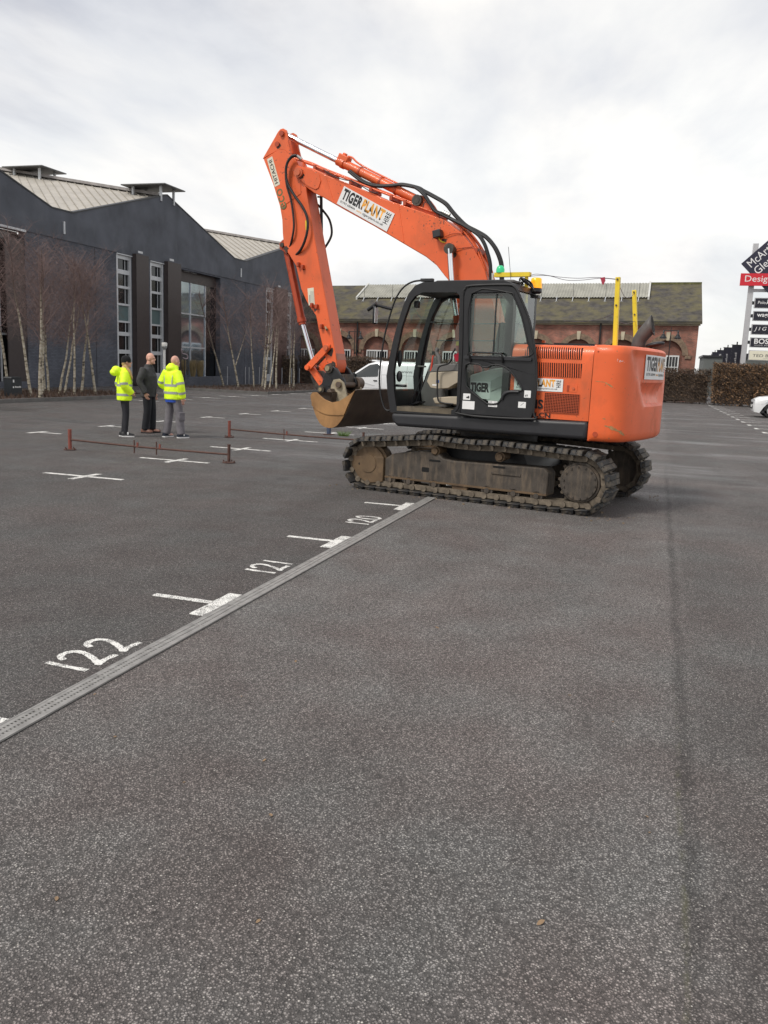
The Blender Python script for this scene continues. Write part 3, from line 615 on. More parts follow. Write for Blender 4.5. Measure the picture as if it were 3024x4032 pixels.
# ---- arm (stick)
arm_box = [(3.63, 4.87), (3.77, 4.975), (3.87, 4.995), (4.12, 4.89), (4.175, 4.87), (3.98, 4.48), (3.84, 4.14), (3.79, 3.93), (3.775, 3.72), (3.74, 3.50), (3.66, 3.42), (3.51, 3.23), (3.40, 2.87), (3.29, 2.68), (3.11, 2.47), (3.05, 2.25), (2.96, 1.97), (2.88, 1.74), (2.86, 1.60), (2.72, 1.60), (2.69, 1.72), (2.73, 1.91), (2.82, 2.25), (3.06, 3.20), (3.17, 3.63), (3.28, 4.08), (3.345, 4.34), (3.34, 4.50), (3.42, 4.60), (3.57, 4.83)]
arm = MB().prism(arm_box, -.145, .145).build('arm', ORANGE, E_, bevel=.010)
ear = [(3.63, 4.86), (3.70, 5.07), (3.72, 5.20), (3.745, 5.255), (3.80, 5.285), (3.86, 5.275), (3.90, 5.24), (3.96, 5.16), (4.185, 4.87), (3.87, 4.985), (3.77, 4.965)]
for s in (1, -1):
    MB().prism(ear, .115*s, .150*s).build('arm_ear', ORANGE, arm, bevel=.005)
    MB().prism([(4.13, 4.875), (3.87, 4.985), (3.77, 4.965), (3.64, 4.865), (3.45, 4.60), (3.44, 4.3), (3.8, 4.12), (3.98, 4.5)], .145*s, .152*s).build('side_plate', ORANGE, arm, bevel=.003)
    b = MB(); b.cyl((3.81, .15*s, 5.205), (3.81, .185*s, 5.205), .04, n=18); b.cyl((3.90, .15*s, 5.06), (3.90, .17*s, 5.06), .04, n=16); b.build('ear_boss', RUSTOR, arm, smooth=30)
b = MB(); b.cyl((3.81, -.15, 5.205), (3.81, .15, 5.205), .04, n=18); b.build('ear_pin', GREASE, arm, smooth=30)
# inner face (towards the cab), its shaded pinkish tone put into the colour
wf = MB(); pr = [(2.705, 1.80), (2.735, 1.91), (2.825, 2.25), (3.065, 3.20), (3.175, 3.63), (3.28, 4.05), (3.34, 4.30)]
wf.grid([[(x-.004, -.135, z), (x-.004, .135, z)] for x, z in pr]); wf.build('shaded_face', M('shaded_pinkish_paint', (.46, .175, .115), .55, var=.16, vs=3, dirt=((.24, .19, .16), .34, 5, (1, 1, .25))), arm, recalc=False)
# small brackets on the arm's near face
for x, z in ((3.44, 3.24), (3.36, 3.20), (3.17, 2.62), (3.08, 2.60), (2.98, 2.30)):
    b = MB(); b.bx(x-.02, x+.02, .145, .20, z-.035, z+.035); b.bx(x-.035, x+.02, .145, .17, z-.035, z-.02); b.build('hose_bracket', RUSTOR, arm, bevel=.006)
b = MB(); b.cyl((2.92, .15, 2.29), (2.86, .20, 2.25), .02, n=10); b.build('hose_fitting', PINM, arm, smooth=40)
# bucket cylinder in front of the arm
B0, B1 = Vector((3.80, 0, 3.55)), Vector((3.465, 0, 2.37)); B2 = Vector((3.20, 0, 1.66))
bd = (B1-B0).normalized()
b = MB(); b.cyl(B0+Vector((0, -.06, 0)), B0+Vector((0, .06, 0)), .07, n=18); b.cyl(B0+bd*.03, B1, .064, n=20); b.cyl(B1-bd*.07, B1, .074, n=20); b.cyl(B1, B1+bd*.04, .060, n=20); bcy = b.build('bucket_cylinder', RUSTOR, E_, smooth=40)
b = MB(); b.tube([B0+bd*.12+Vector((-.06, .07, 0)), B0+bd*.3+Vector((-.05, .075, 0)), B1-bd*.1+Vector((-.05, .075, 0))], .012, 8); b.build('cylinder_pipe', RUSTOR, bcy, smooth=60)
b = MB(); b.cyl(B1+bd*.02, B2, .036, n=16); b.build('bucket_cylinder_rod', CHROME, E_, smooth=40)
for s in (1, -1): MB().prism([(3.72, 3.42), (3.86, 3.50), (3.87, 3.58), (3.82, 3.63), (3.74, 3.66)], .065*s, .10*s).build('cylinder_lug', RUSTOR, arm, bevel=.005)
b = MB(); b.cyl((3.80, -.13, 3.555), (3.80, .13, 3.555), .035, n=14); b.build('lug_pin', GREASE, arm, smooth=40)
# linkage
def link(a, c, wd, y0, y1, nm, m, bev=.008):
    a = Vector((a[0], a[1])); c = Vector((c[0], c[1])); d = (c-a).normalized(); n_ = Vector((-d.y, d.x))
    o = []
    for i in range(9):
        an = PI/2+PI*i/8; o.append(a+d*math.cos(an)*wd+n_*math.sin(an)*wd)
    for i in range(9):
        an = -PI/2+PI*i/8; o.append(c+d*math.cos(an)*wd+n_*math.sin(an)*wd)
    return MB().prism([(p.x, p.y) for p in o], y0, y1).build(nm, m, E_, bevel=bev)
for s in (1, -1):
    l1 = link((2.86, 1.975), (3.20, 1.66), .052, .155*s, .20*s, 'idler_link', ORANGE)
    b = MB(); b.cyl((2.86, .15*s, 1.975), (2.86, .235*s, 1.975), .042, n=18); b.build('link_pin', ORANGE_W, l1, smooth=30)
    b = MB(); b.cyl((3.20, .15*s, 1.66), (3.20, .235*s, 1.66), .040, n=18); b.build('link_pin', ORANGE, l1, smooth=30)
b = MB(); b.cyl((3.20, -.2, 1.66), (3.20, .2, 1.66), .036, n=16); b.build('linkage_pin', GREASE, E_, smooth=40)
for s in (1, -1): link((3.18, 1.64), (2.94, 1.37), .05, .075*s, .135*s, 'bucket_link', ORANGE)
MB().prism([(3.20, 1.62), (3.24, 1.52), (3.16, 1.35), (3.02, 1.30), (2.95, 1.40), (3.05, 1.62)], -.07, .07).build('link_core', GREASE, E_, bevel=.02)
# quick hitch
hp = [(2.86, 1.62), (2.84, 1.70), (2.76, 1.72), (2.66, 1.66), (2.60, 1.58), (2.52, 1.50), (2.50, 1.42), (2.56, 1.34), (2.70, 1.31), (2.90, 1.27), (2.98, 1.30), (2.99, 1.38), (2.93, 1.42)]
hitch = None
for s in (1, -1):
    o = MB().prism(hp, .15*s, .205*s).build('quick_hitch', BLACK, E_, bevel=.012) if s > 0 else MB().prism(hp, .15*s, .205*s).build('hitch_plate', BLACK, hitch, bevel=.012)
    hitch = hitch or o
    b = MB(); b.cyl((2.79, .15*s, 1.66), (2.79, .235*s, 1.66), .07, n=22); b.build('hitch_boss', GREASE, hitch, smooth=30)
    b = MB(); b.cyl((2.80, .23*s, 1.66), (2.80, .262*s, 1.66), .042, n=18); b.build('hitch_pin', PINM, hitch, smooth=30)
    b = MB(); b.cyl((2.915, .20*s, 1.33), (2.915, .25*s, 1.33), .058, n=18); b.build('hitch_boss', GREASE, hitch, smooth=30)
    b = MB(); b.cyl((2.915, .25*s, 1.33), (2.915, .268*s, 1.33), .03, n=14); b.build('hitch_pin', PINM, hitch, smooth=30)
    MB().prism(circ(2.80, 1.46, .075, 18), .205*s, .215*s).build('hitch_cover', BLACK, hitch)
b = MB(); b.cyl((2.80, -.15, 1.66), (2.80, .15, 1.66), .085, n=20); b.bx(2.55, 2.82, -.15, .15, 1.38, 1.58); b.build('hitch_core', GREASE, hitch, smooth=30)
b = MB(); b.cyl((2.56, -.33, 1.42), (2.56, .31, 1.42), .045, n=18); b.cyl((2.56, -.34, 1.44), (2.56, -.20, 1.44), .10, n=24); b.build('bucket_cross_pin', BROWN, hitch, smooth=30)
# ---- bucket
shell = [(2.60, 1.305), (2.628, 1.255), (2.62, 1.20), (2.585, 1.08), (2.535, .965), (2.465, .865), (2.40, .82), (2.31, .80), (2.235, .81), (2.165, .845), (2.09, .93), (2.03, 1.035), (1.98, 1.15), (1.87, 1.37)]
shell = spline2(shell, 4)
inn = []
for i, (x, z) in enumerate(shell):
    a = shell[max(0, i-1)]; c = shell[min(len(shell)-1, i+1)]; d = Vector((c[0]-a[0], c[1]-a[1])).normalized(); inn.append((x-d.y*-.018*-1, z+d.x*-.018))
sec2 = [(x, z) for x, z in shell]
BW = .92
bk = MB(); n_ = len(shell); vs = []; fs = []
for y in (-BW, BW):
    vs += [(x, y, z) for x, z in shell]+[(x, y, z) for x, z in inn]
k2 = 2*n_
for i in range(n_-1):
    fs += [(i, i+1, k2+i+1, k2+i), (n_+i, k2+n_+i, k2+n_+i+1, n_+i+1), (i, n_+i, n_+i+1, i+1), (k2+i, k2+i+1, k2+n_+i+1, k2+n_+i)]
fs += [(0, k2, k2+n_, n_), (n_-1, 2*n_-1, k2+2*n_-1, k2+n_-1)]
bk.add(vs, fs); bucket = bk.build('bucket', BROWN, E_, smooth=35)
sag = [(1.90, 1.345), (2.01, 1.272), (2.125, 1.205), (2.265, 1.175), (2.395, 1.215), (2.475, 1.265), (2.54, 1.312)]
crease = [(2.605, 1.115), (2.50, 1.045), (2.36, 1.0), (2.21, .995), (2.06, 1.005)]
for s in (1, -1):
    MB().prism(shell+sag[::-1] if False else [p for p in shell]+sag, (BW-.004)*s, (BW+.020)*s).build('bucket_end_plate', TAN, bucket, bevel=.005)
    up_ = [p for p in shell if p[1] > 1.0]
    left = [p for p in shell if p[0] > 2.35 and p[1] > 1.115]; right = [p for p in shell if p[0] < 2.2 and p[1] > 1.005]
    band = left[::1]+spline2(crease, 4)+right+sag
    MB().prism(band, (BW+.020)*s, (BW+.034)*s).build('end_plate_band', TAN, bucket, bevel=.004)
b = MB(); b.grid([[(x+.004, -BW, z+.003), (x+.004, BW, z+.003)] for x, z in []]) if False else None
MB().prism([(1.862, 1.375), (1.875, 1.385), (1.975, 1.20), (1.955, 1.19)], -BW-.01, BW+.01).build('cutting_edge', BROWN, bucket)
MB().prism([(2.25, 1.19), (2.61, 1.30), (2.63, 1.25), (2.56, 1.08), (2.50, 1.12)], -.03, .03).build('inner_rib', TAN, bucket)
for y in (-.24, .24):
    e1 = MB().prism([(2.73, 1.20), (2.72, 1.40), (2.68, 1.49), (2.58, 1.51), (2.50, 1.46), (2.42, 1.26), (2.44, 1.18), (2.60, 1.10)], y-.02, y+.02).build('bucket_ear', M('dusty_pale_steel', (.36, .31, .22), .7, var=.25, dirt=((.12, .09, .06), .3, 9)), bucket, bevel=.006)
    b = MB(); b.cyl((2.575, y-.035, 1.42), (2.575, y+.045, 1.42), .06, n=20); b.cyl((2.575, y+.04, 1.42), (2.575, y+.065, 1.42), .034, n=16); b.build('ear_boss', PINM, bucket, smooth=30)
MB().prism([(2.60, 1.28), (2.66, 1.36), (2.70, 1.33), (2.69, 1.20), (2.62, 1.10)], -.40, .40).build('bucket_back_plate', BROWN, bucket, bevel=.01)
# ---- hoses
def hose(pts, r=.017, m=RUBBER, nm='hydraulic_hose'): b = MB(); b.tube(spline(pts, 7), r, 8); return b.build(nm, m, E_, smooth=70)
FIT = M('zinc_fitting', (.62, .60, .55), .3, .8, var=.1)
hose([(3.50, .19, 4.845), (3.58, .21, 4.83), (3.665, .215, 4.74), (3.69, .21, 4.60), (3.67, .20, 4.42), (3.60, .19, 4.22), (3.55, .19, 4.0), (3.53, .19, 3.82), (3.56, .18, 3.66), (3.64, .13, 3.52), (3.71, .09, 3.455)])
hose([(3.49, .22, 4.85), (3.57, .24, 4.83), (3.645, .245, 4.73), (3.665, .24, 4.60), (3.63, .235, 4.44), (3.50, .23, 4.26), (3.36, .225, 4.10), (3.27, .22, 3.94), (3.25, .22, 3.78), (3.30, .21, 3.60), (3.40, .18, 3.46), (3.53, .12, 3.39), (3.585, .09, 3.375)], .021)
b = MB(); b.cyl((3.70, .09, 3.47), (3.755, .05, 3.44), .024, n=10); b.cyl((3.57, .10, 3.38), (3.635, .06, 3.355), .024, n=10); b.cyl((3.50, .19, 4.848), (3.43, .16, 4.80), .024, n=10); b.build('hose_fittings', FIT, E_, smooth=40)
hose([(3.40, -.17, 4.24), (3.36, -.20, 4.20), (3.24, -.2, 4.09), (3.13, -.2, 3.96), (3.08, -.2, 3.80), (3.10, -.2, 3.68), (3.20, -.19, 3.53), (3.26, -.15, 3.46)], .018)
b = MB(); b.cyl((3.36, -.20, 4.315), (3.285, -.20, 4.31), .014, n=8); b.cyl((3.295, -.20, 4.32), (3.265, -.20, 3.70), .024, n=10); b.build('arm_stay', DGREY, E_, smooth=40)
for dy, dz in ((.04, 0), (.0, .022), (-.045, .008)):   # bundle over the arm cylinder and down the boom's back
    hose([(2.62, .06+dy, 4.58+dz), (2.38, .06+dy, 4.42+dz), (2.16, .06+dy, 4.345+dz), (1.90, .05+dy, 4.33+dz), (1.72, .04+dy, 4.335+dz), (1.47, .04+dy, 4.275+dz), (1.37, .04+dy, 4.225+dz), (1.23, .03+dy, 4.155+dz), (1.02, .03+dy, 4.04+dz), (.91, .03+dy, 3.93+dz), (.82, .03+dy, 3.84+dz), (.67, .03+dy, 3.715+dz), (.50, .02+dy, 3.63+dz), (.36, .02+dy, 3.55+dz), (.24, .02+dy, 3.43+dz), (.16, .01+dy, 3.29+dz), (.12, .0+dy, 3.15), (.10, dy, 2.85)], .019)
for dy, dz in ((.03, 0), (-.01, .012)):
    hose([(1.50, .10+dy, 4.29+dz), (1.38, .14+dy, 4.22+dz), (1.29, .15+dy, 4.14+dz), (1.21, .15+dy, 4.04+dz), (1.12, .15+dy, 3.93+dz), (.98, .15+dy, 3.86+dz), (.84, .15+dy, 3.795+dz), (.72, .15+dy, 3.74+dz), (.59, .15+dy, 3.67+dz), (.43, .15+dy, 3.57+dz), (.34, .15+dy, 3.46+dz), (.28, .15+dy, 3.33+dz), (.23, .15+dy, 3.18+dz), (.21, .15+dy, 3.0), (.19, .15+dy, 2.8)], .019)
b = MB(); b.cyl((.99, .17, 3.91), (.88, .17, 3.86), .026, n=10); b.cyl((.20, .15, 3.06), (.19, .15, 2.93), .024, n=10); b.build('hose_fittings', FIT, E_, smooth=40)
hose([(3.02, .17, 4.62), (2.8, .19, 4.50), (2.62, .20, 4.44), (2.45, .19, 4.40), (2.15, .185, 4.24), (2.05, .18, 4.23)], .007)
hose([(1.28, .22, 3.98), (1.25, .20, 4.05), (1.1, .18, 3.94), (.98, .18, 3.90)], .006)
hose([(.93, .18, 3.57), (.84, .185, 3.60), (.74, .18, 3.61), (.68, .18, 3.60)], .005, RUSTOR, 'cable'); hose([(.76, .19, 3.39), (.64, .18, 3.41), (.50, .175, 3.42)], .005, RUSTOR, 'cable')
# boom work lamp
b = MB(); b.box((1.02, .235, 3.60), (.12, .12, .105), Matrix.Rotation(R(12), 3, 'Y')); b.box((1.075, .235, 3.60), (.02, .10, .085), Matrix.Rotation(R(12), 3, 'Y')); wl = b.build('boom_lamp', DGREY, E_, bevel=.014)
hose([(1.01, .22, 3.55), (.97, .22, 3.50), (.93, .18, 3.49)], .008, YELLOW, 'lamp_cable')
# ---- stickers on boom, arm, hood and counterweight
AMB = bpy.data.materials.new('amber_black_print'); AMB.use_nodes = True
t = AMB.node_tree; bs_ = t.nodes['Principled BSDF']; bs_.inputs['Roughness'].default_value = .5
tcn = N(t, 'ShaderNodeTexCoord'); nn = N(t, 'ShaderNodeTexNoise'); nn.inputs['Scale'].default_value = 22; nn.inputs['Detail'].default_value = 1
mpp = N(t, 'ShaderNodeMapping'); mpp.inputs['Scale'].default_value = (1.2, 1, .35); t.links.new(tcn.outputs['Object'], mpp.inputs[0]); t.links.new(mpp.outputs[0], nn.inputs['Vector'])
cr_ = N(t, 'ShaderNodeValToRGB'); cr_.color_ramp.elements[0].position = .51; cr_.color_ramp.elements[0].color = (.80, .36, .04, 1); cr_.color_ramp.elements[1].position = .55; cr_.color_ramp.elements[1].color = (.015, .012, .01, 1)
t.links.new(nn.outputs['Fac'], cr_.inputs[0]); t.links.new(cr_.outputs[0], bs_.inputs['Base Color'])
AMBER = M('amber_print', (.80, .38, .05), .5, var=0)
def tiger(parent, org, xd, yd, wd, ht):
    xd = Vector(xd).normalized(); yd = Vector(yd).normalized(); org = Vector(org); nd = xd.cross(yd)
    s = quadplate('company_sticker', WHITE, parent, org, xd, yd, wd, ht, .002); o = org+nd*.0022
    text('TIGER', ht*.52, PRINTK, s, o+xd*wd*.035+yd*ht*.38, xd, yd, width=wd*.38, weight=.05, spacing=1.1)
    text('PLANT', ht*.52, AMB, s, o+xd*wd*.425+yd*ht*.38, xd, yd, width=wd*.42, weight=.05, spacing=1.1)
    text('HIRE', wd*.085, PRINTK, s, o+xd*wd*.955+yd*ht*.32, yd, -xd, width=ht*.58, weight=.02, spacing=1.1)
    text('01793 600444', ht*.115, PRINTK, s, o+xd*wd*.045+yd*ht*.15, xd, yd, width=wd*.29, weight=.01)
    text('www.', ht*.115, AMBER, s, o+xd*wd*.37+yd*ht*.15, xd, yd, width=wd*.11, weight=.01)
    text('tigerplant.co.uk', ht*.125, PRINTK, s, o+xd*wd*.49+yd*ht*.15, xd, yd, width=wd*.41, weight=.01)
    return s
xd = Vector((-.88, 0, -.44)).normalized(); yd = Vector((-xd.z*-1, 0, xd.x)) ; yd = Vector((xd.z, 0, -xd.x)); yd = yd if yd.z > 0 else -yd
tiger(E_, (2.765, .172, 4.115), xd, yd, .985, .275)
tiger(E_, (-.62, 1.2065, 1.505), (-1, 0, 0), (0, 0, 1), .63, .155)
# the rear one follows the counterweight's curve
rows_ = []
def cw_at(y):   # plan curve at y on the rear
    for i in range(len(cwp)-1):
        if cwp[i][1] >= y >= cwp[i+1][1]:
            t_ = (cwp[i][1]-y)/(cwp[i][1]-cwp[i+1][1]+1e-9); return cwp[i][0]+(cwp[i+1][0]-cwp[i][0])*t_
    return -2.1
def wrap(o):   # bend a flat sheet drawn at x = 0 onto the rear of the counterweight
    me = o.data; bm = bmesh.new(); bm.from_mesh(me)
    bmesh.ops.triangulate(bm, faces=bm.faces)
    for c in [i*.08-.72 for i in range(19)]:
        bmesh.ops.bisect_plane(bm, geom=bm.verts[:]+bm.edges[:]+bm.faces[:], plane_co=(0, c, 0), plane_no=(0, 1, 0))
    for v in bm.verts: v.co.x = cw_at(v.co.y)+.026+v.co.x
    bm.to_mesh(me); bm.free()
st_ = tiger(cwo, (-.006, .62, 1.70), (0, -1, 0), (0, 0, 1), 1.22, .30)
# parts of a part stay at three levels: counterweight > sticker > lettering
for o in [st_]+list(st_.children): wrap(o)
xd2 = Vector((.16, 0, .425)).normalized(); yd2 = Vector((.425, 0, -.16)).normalized()
s = quadplate('maker_sticker', M('cream_vinyl', (.72, .68, .55), .5, var=.03), arm, Vector((3.835, .1535, 4.465)), xd2, yd2, .455, .108, .0015)
text('HITACHI', .062, PRINTK, s, Vector((3.835, .156, 4.465))+xd2*.035+yd2*.024, xd2, yd2, width=.38, weight=.012)
xd3 = Vector((.115, 0, .31)).normalized(); yd3 = Vector((.31, 0, -.115)).normalized()
text('eco', .165, M('olive_print', (.13, .155, .06), .5, var=0), arm, Vector((3.685, .1535, 4.115))+yd3*.012, xd3, yd3, name='eco_lettering', width=.325, weight=.006)
quadplate('warning_label', YELLOW, arm, (3.335, .1465, 3.76), (-1, 0, .1), (.1, 0, 1), .062, .14)
s = quadplate('data_plate', M('cream_label', (.72, .70, .55), .5, var=.03), arm, (3.245, .1465, 2.62), (-1, 0, .12), (.12, 0, 1), .115, .26)
b = MB()
for i in range(5):
    p0 = Vector((3.20-i*.014, .149, 2.66)); u_ = Vector((.12, 0, 1)).normalized(); v_ = Vector((-1, 0, .12)).normalized()
    b.add([p0, p0+v_*.005, p0+v_*.005+u_*.18, p0+u_*.18], [(0, 1, 2, 3)])
b.add([Vector((3.232, .149, 2.66)), Vector((3.212, .149, 2.66)), Vector((3.22, .149, 2.78)), Vector((3.24, .149, 2.78))], [(0, 1, 2, 3)])
b.build('printed_lines', GP, s, recalc=False)
text('ZAXIS', .105, PRINTK, hs, (-.60, 1.2035, 1.29), (-1, 0, 0), (0, 0, 1), name='model_lettering', width=.415, weight=.03)
text('130LCN', .058, PRINTK, hs, (-.78, 1.2005, 1.18), (-1, 0, 0), (0, 0, 1), name='model_lettering', width=.335, weight=.02)
# ---- beacons, aerial, yellow guard rails, exhaust
yf = MB(); yf.bx(-.03, -.52, .56, .64, 2.955, 3.01).build('guard_bar', YELLOW, E_)
b = MB(); b.cyl((-.47, .60, 2.955), (-.485, .60, 2.62), .024, n=10); b.build('guard_post', YELLOW, E_, smooth=40)
b = MB(); b.lathe([(.0, .095), (.025, .092), (.045, .075), (.055, .045), (.056, 0), (.0, 0)], (-.10, .60, 3.01), 20); b.build('green_beacon', M('green_lens', (.03, .42, .18), .25, emit=((.04, .5, .22), .25)), E_, smooth=50)
bb = MB(); bb.lathe([(0, .135), (.055, .133), (.070, .118), (.074, .06), (.080, 0), (0, 0)], (-.545, .42, 2.825), 24)
AML = M('amber_lens', (.95, .33, .01), .2, var=.05, emit=((1.0, .38, .01), .55))
bb.build('amber_beacon', AML, E_, smooth=50)
b = MB(); b.lathe([(0, 0), (.075, 0), (.075, -.03), (.085, -.045), (.06, -.07), (0, -.07)], (-.545, .42, 2.825), 24); b.bx(-.46, -.60, .38, .46, 2.70, 2.735); b.build('beacon_base', BLACK, E_, smooth=40)
b = MB(); b.cyl((-.285, .66, 2.86), (-.215, .66, 3.33), .0035, n=6); b.build('aerial', BLACK, E_)
b = MB()
random.seed(9)
for k in range(9): b.tube(spline([(-.40-random.random()*.12, .62+random.random()*.25, 2.84), (-.46, .6+random.random()*.3, 2.90+random.random()*.03), (-.52-random.random()*.06, .6+random.random()*.3, 2.88), (-.60, .65, 2.78)], 5), .006, 6)
b.build('cable_loom', BLACK, E_, smooth=60)
MB().bx(-.35, -.45, .70, 1.02, 2.845, 2.875).build('cable_box', GREYPL, E_, bevel=.006)
for (x0, y0, z0, x1, y1, z1) in ((-1.70, .62, 2.07, -1.665, .62, 2.93), (-1.63, -.9, 2.07, -1.53, -.9, 2.92)):
    a_ = Vector((x0, y0, z0)); c_ = Vector((x1, y1, z1)); d_ = (c_-a_).normalized()
    b = MB(); b.add([], []); rot = d_.to_track_quat('Z', 'X').to_matrix(); b.box((a_+c_)/2, (.055, .055, (c_-a_).length), rot); b.build('rail_post', YELLOW, E_, bevel=.004)
    b = MB(); b.cyl(c_-d_*.03+Vector((0, .026, 0)), c_-d_*.03+Vector((0, .04, 0)), .012, n=8); b.cyl(a_+d_*.52+Vector((0, .026, 0)), a_+d_*.52+Vector((0, .04, 0)), .012, n=8); b.build('post_bolts', GREASE, E_)
WIRE = M('steel_cable', (.12, .10, .12), .5, .3)
for pts in ([(-.52, .60, 2.97), (-.62, .60, 2.985), (-.9, .61, 2.945), (-1.15, .615, 2.925), (-1.4, .62, 2.93), (-1.665, .62, 2.905)], [(-.52, .60, 2.96), (-.75, .60, 2.965), (-1.0, .61, 2.905), (-1.2, .615, 2.90), (-1.45, .62, 2.92), (-1.665, .62, 2.90)], [(-1.665, .62, 2.88), (-1.66, .2, 2.74), (-1.6, -.4, 2.78), (-1.535, -.9, 2.88)], [(-1.68, .64, 2.50), (-1.45, .5, 2.43), (-1.2, .45, 2.40), (-.95, .40, 2.41)], [(-1.67, .5, 2.41), (-1.62, -.2, 2.42), (-1.58, -.9, 2.50)]):
    b = MB(); b.tube(spline(pts, 6), .0035, 5); b.build('guard_cable', WIRE, E_, smooth=60)
b = MB(); b.prism([(-1.44, 2.925), (-1.50, 2.935), (-1.51, 2.89), (-1.485, 2.835), (-1.465, 2.87), (-1.455, 2.90)], .615, .625); b.build('red_ribbon', M('red_ribbon', (.35, .03, .06), .7), E_)
b = MB(); rings = []
for i, (x, z, r, tilt) in enumerate([(-1.74, 2.07, .085, 0), (-1.74, 2.16, .085, 0), (-1.75, 2.22, .086, 18), (-1.79, 2.29, .088, 38), (-1.87, 2.39, .092, 44)]):
    rings.append([Vector((x, -.5, z))+Vector((r*math.cos(q)*math.cos(R(tilt))*1, r*math.sin(q), r*math.cos(q)*math.sin(R(tilt)))) for q in [2*PI*j/24 for j in range(24)]])
last = []
for j in range(24):
    q = 2*PI*j/24; last.append(Vector((-1.91, -.5, 2.42))+Vector((.03*math.cos(q), .095*math.sin(q), .135*math.cos(q))))
rings.append(last)
b.loft(rings, caps=False); ex = b.build('exhaust', M('sooty_grey_steel', (.085, .078, .075), .55, var=.2), E_, smooth=60)
so_ = ex.modifiers.new('wall', 'SOLIDIFY'); so_.thickness = -.006
b = MB(); b.ell((-1.96, -.5, 2.165), (.13, .10, .035), rot=Matrix.Rotation(R(12), 3, 'Y')); b.cyl((-1.90, -.5, 2.07), (-1.92, -.5, 2.15), .02, n=8); b.build('rear_camera_hood', DGREY, E_, smooth=60)
b = MB(); b.bx(-.62, -.90, -.95, .95, 2.085, 2.10); b.bx(-1.0, -1.55, -.7, .9, 2.085, 2.105); b.build('hood_grip_strips', RUBBER, E_)
MB().bx(-.62, -.66, .2, .24, 2.08, 2.16).build('hood_catch', ORANGE, E_); MB().bx(-1.2, -1.28, -.6, -.55, 2.08, 2.15).build('hood_catch', ORANGE, E_)

GRS_ = M('grease_smear', (.045, .026, .018), .45, var=.3, vs=20)
random.seed(77)
def smudge(x, z, y, rx, rz_, parent, n=14):
    o = []
    for i in range(n):
        a = 2*PI*i/n; k = random.uniform(.55, 1.1); o.append((x+rx*k*math.cos(a), y, z+rz_*k*math.sin(a)))
    MB().add(o, [tuple(range(n))]).build('grease_stain', GRS_, parent, recalc=False)
smudge(3.43, 4.555, .1795, .085, .05, boom); smudge(.79, 3.33, .1665, .05, .09, boom); smudge(3.88, 5.03, .1525, .05, .045, arm); smudge(2.83, 1.93, .1465, .06, .10, arm); smudge(3.70, 3.49, .1465, .05, .06, arm)
smudge(3.12, 2.56, .1465, .03, .04, arm); smudge(.95, 3.52, .1665, .06, .03, boom); smudge(2.76, 1.72, .1465, .06, .05, arm)
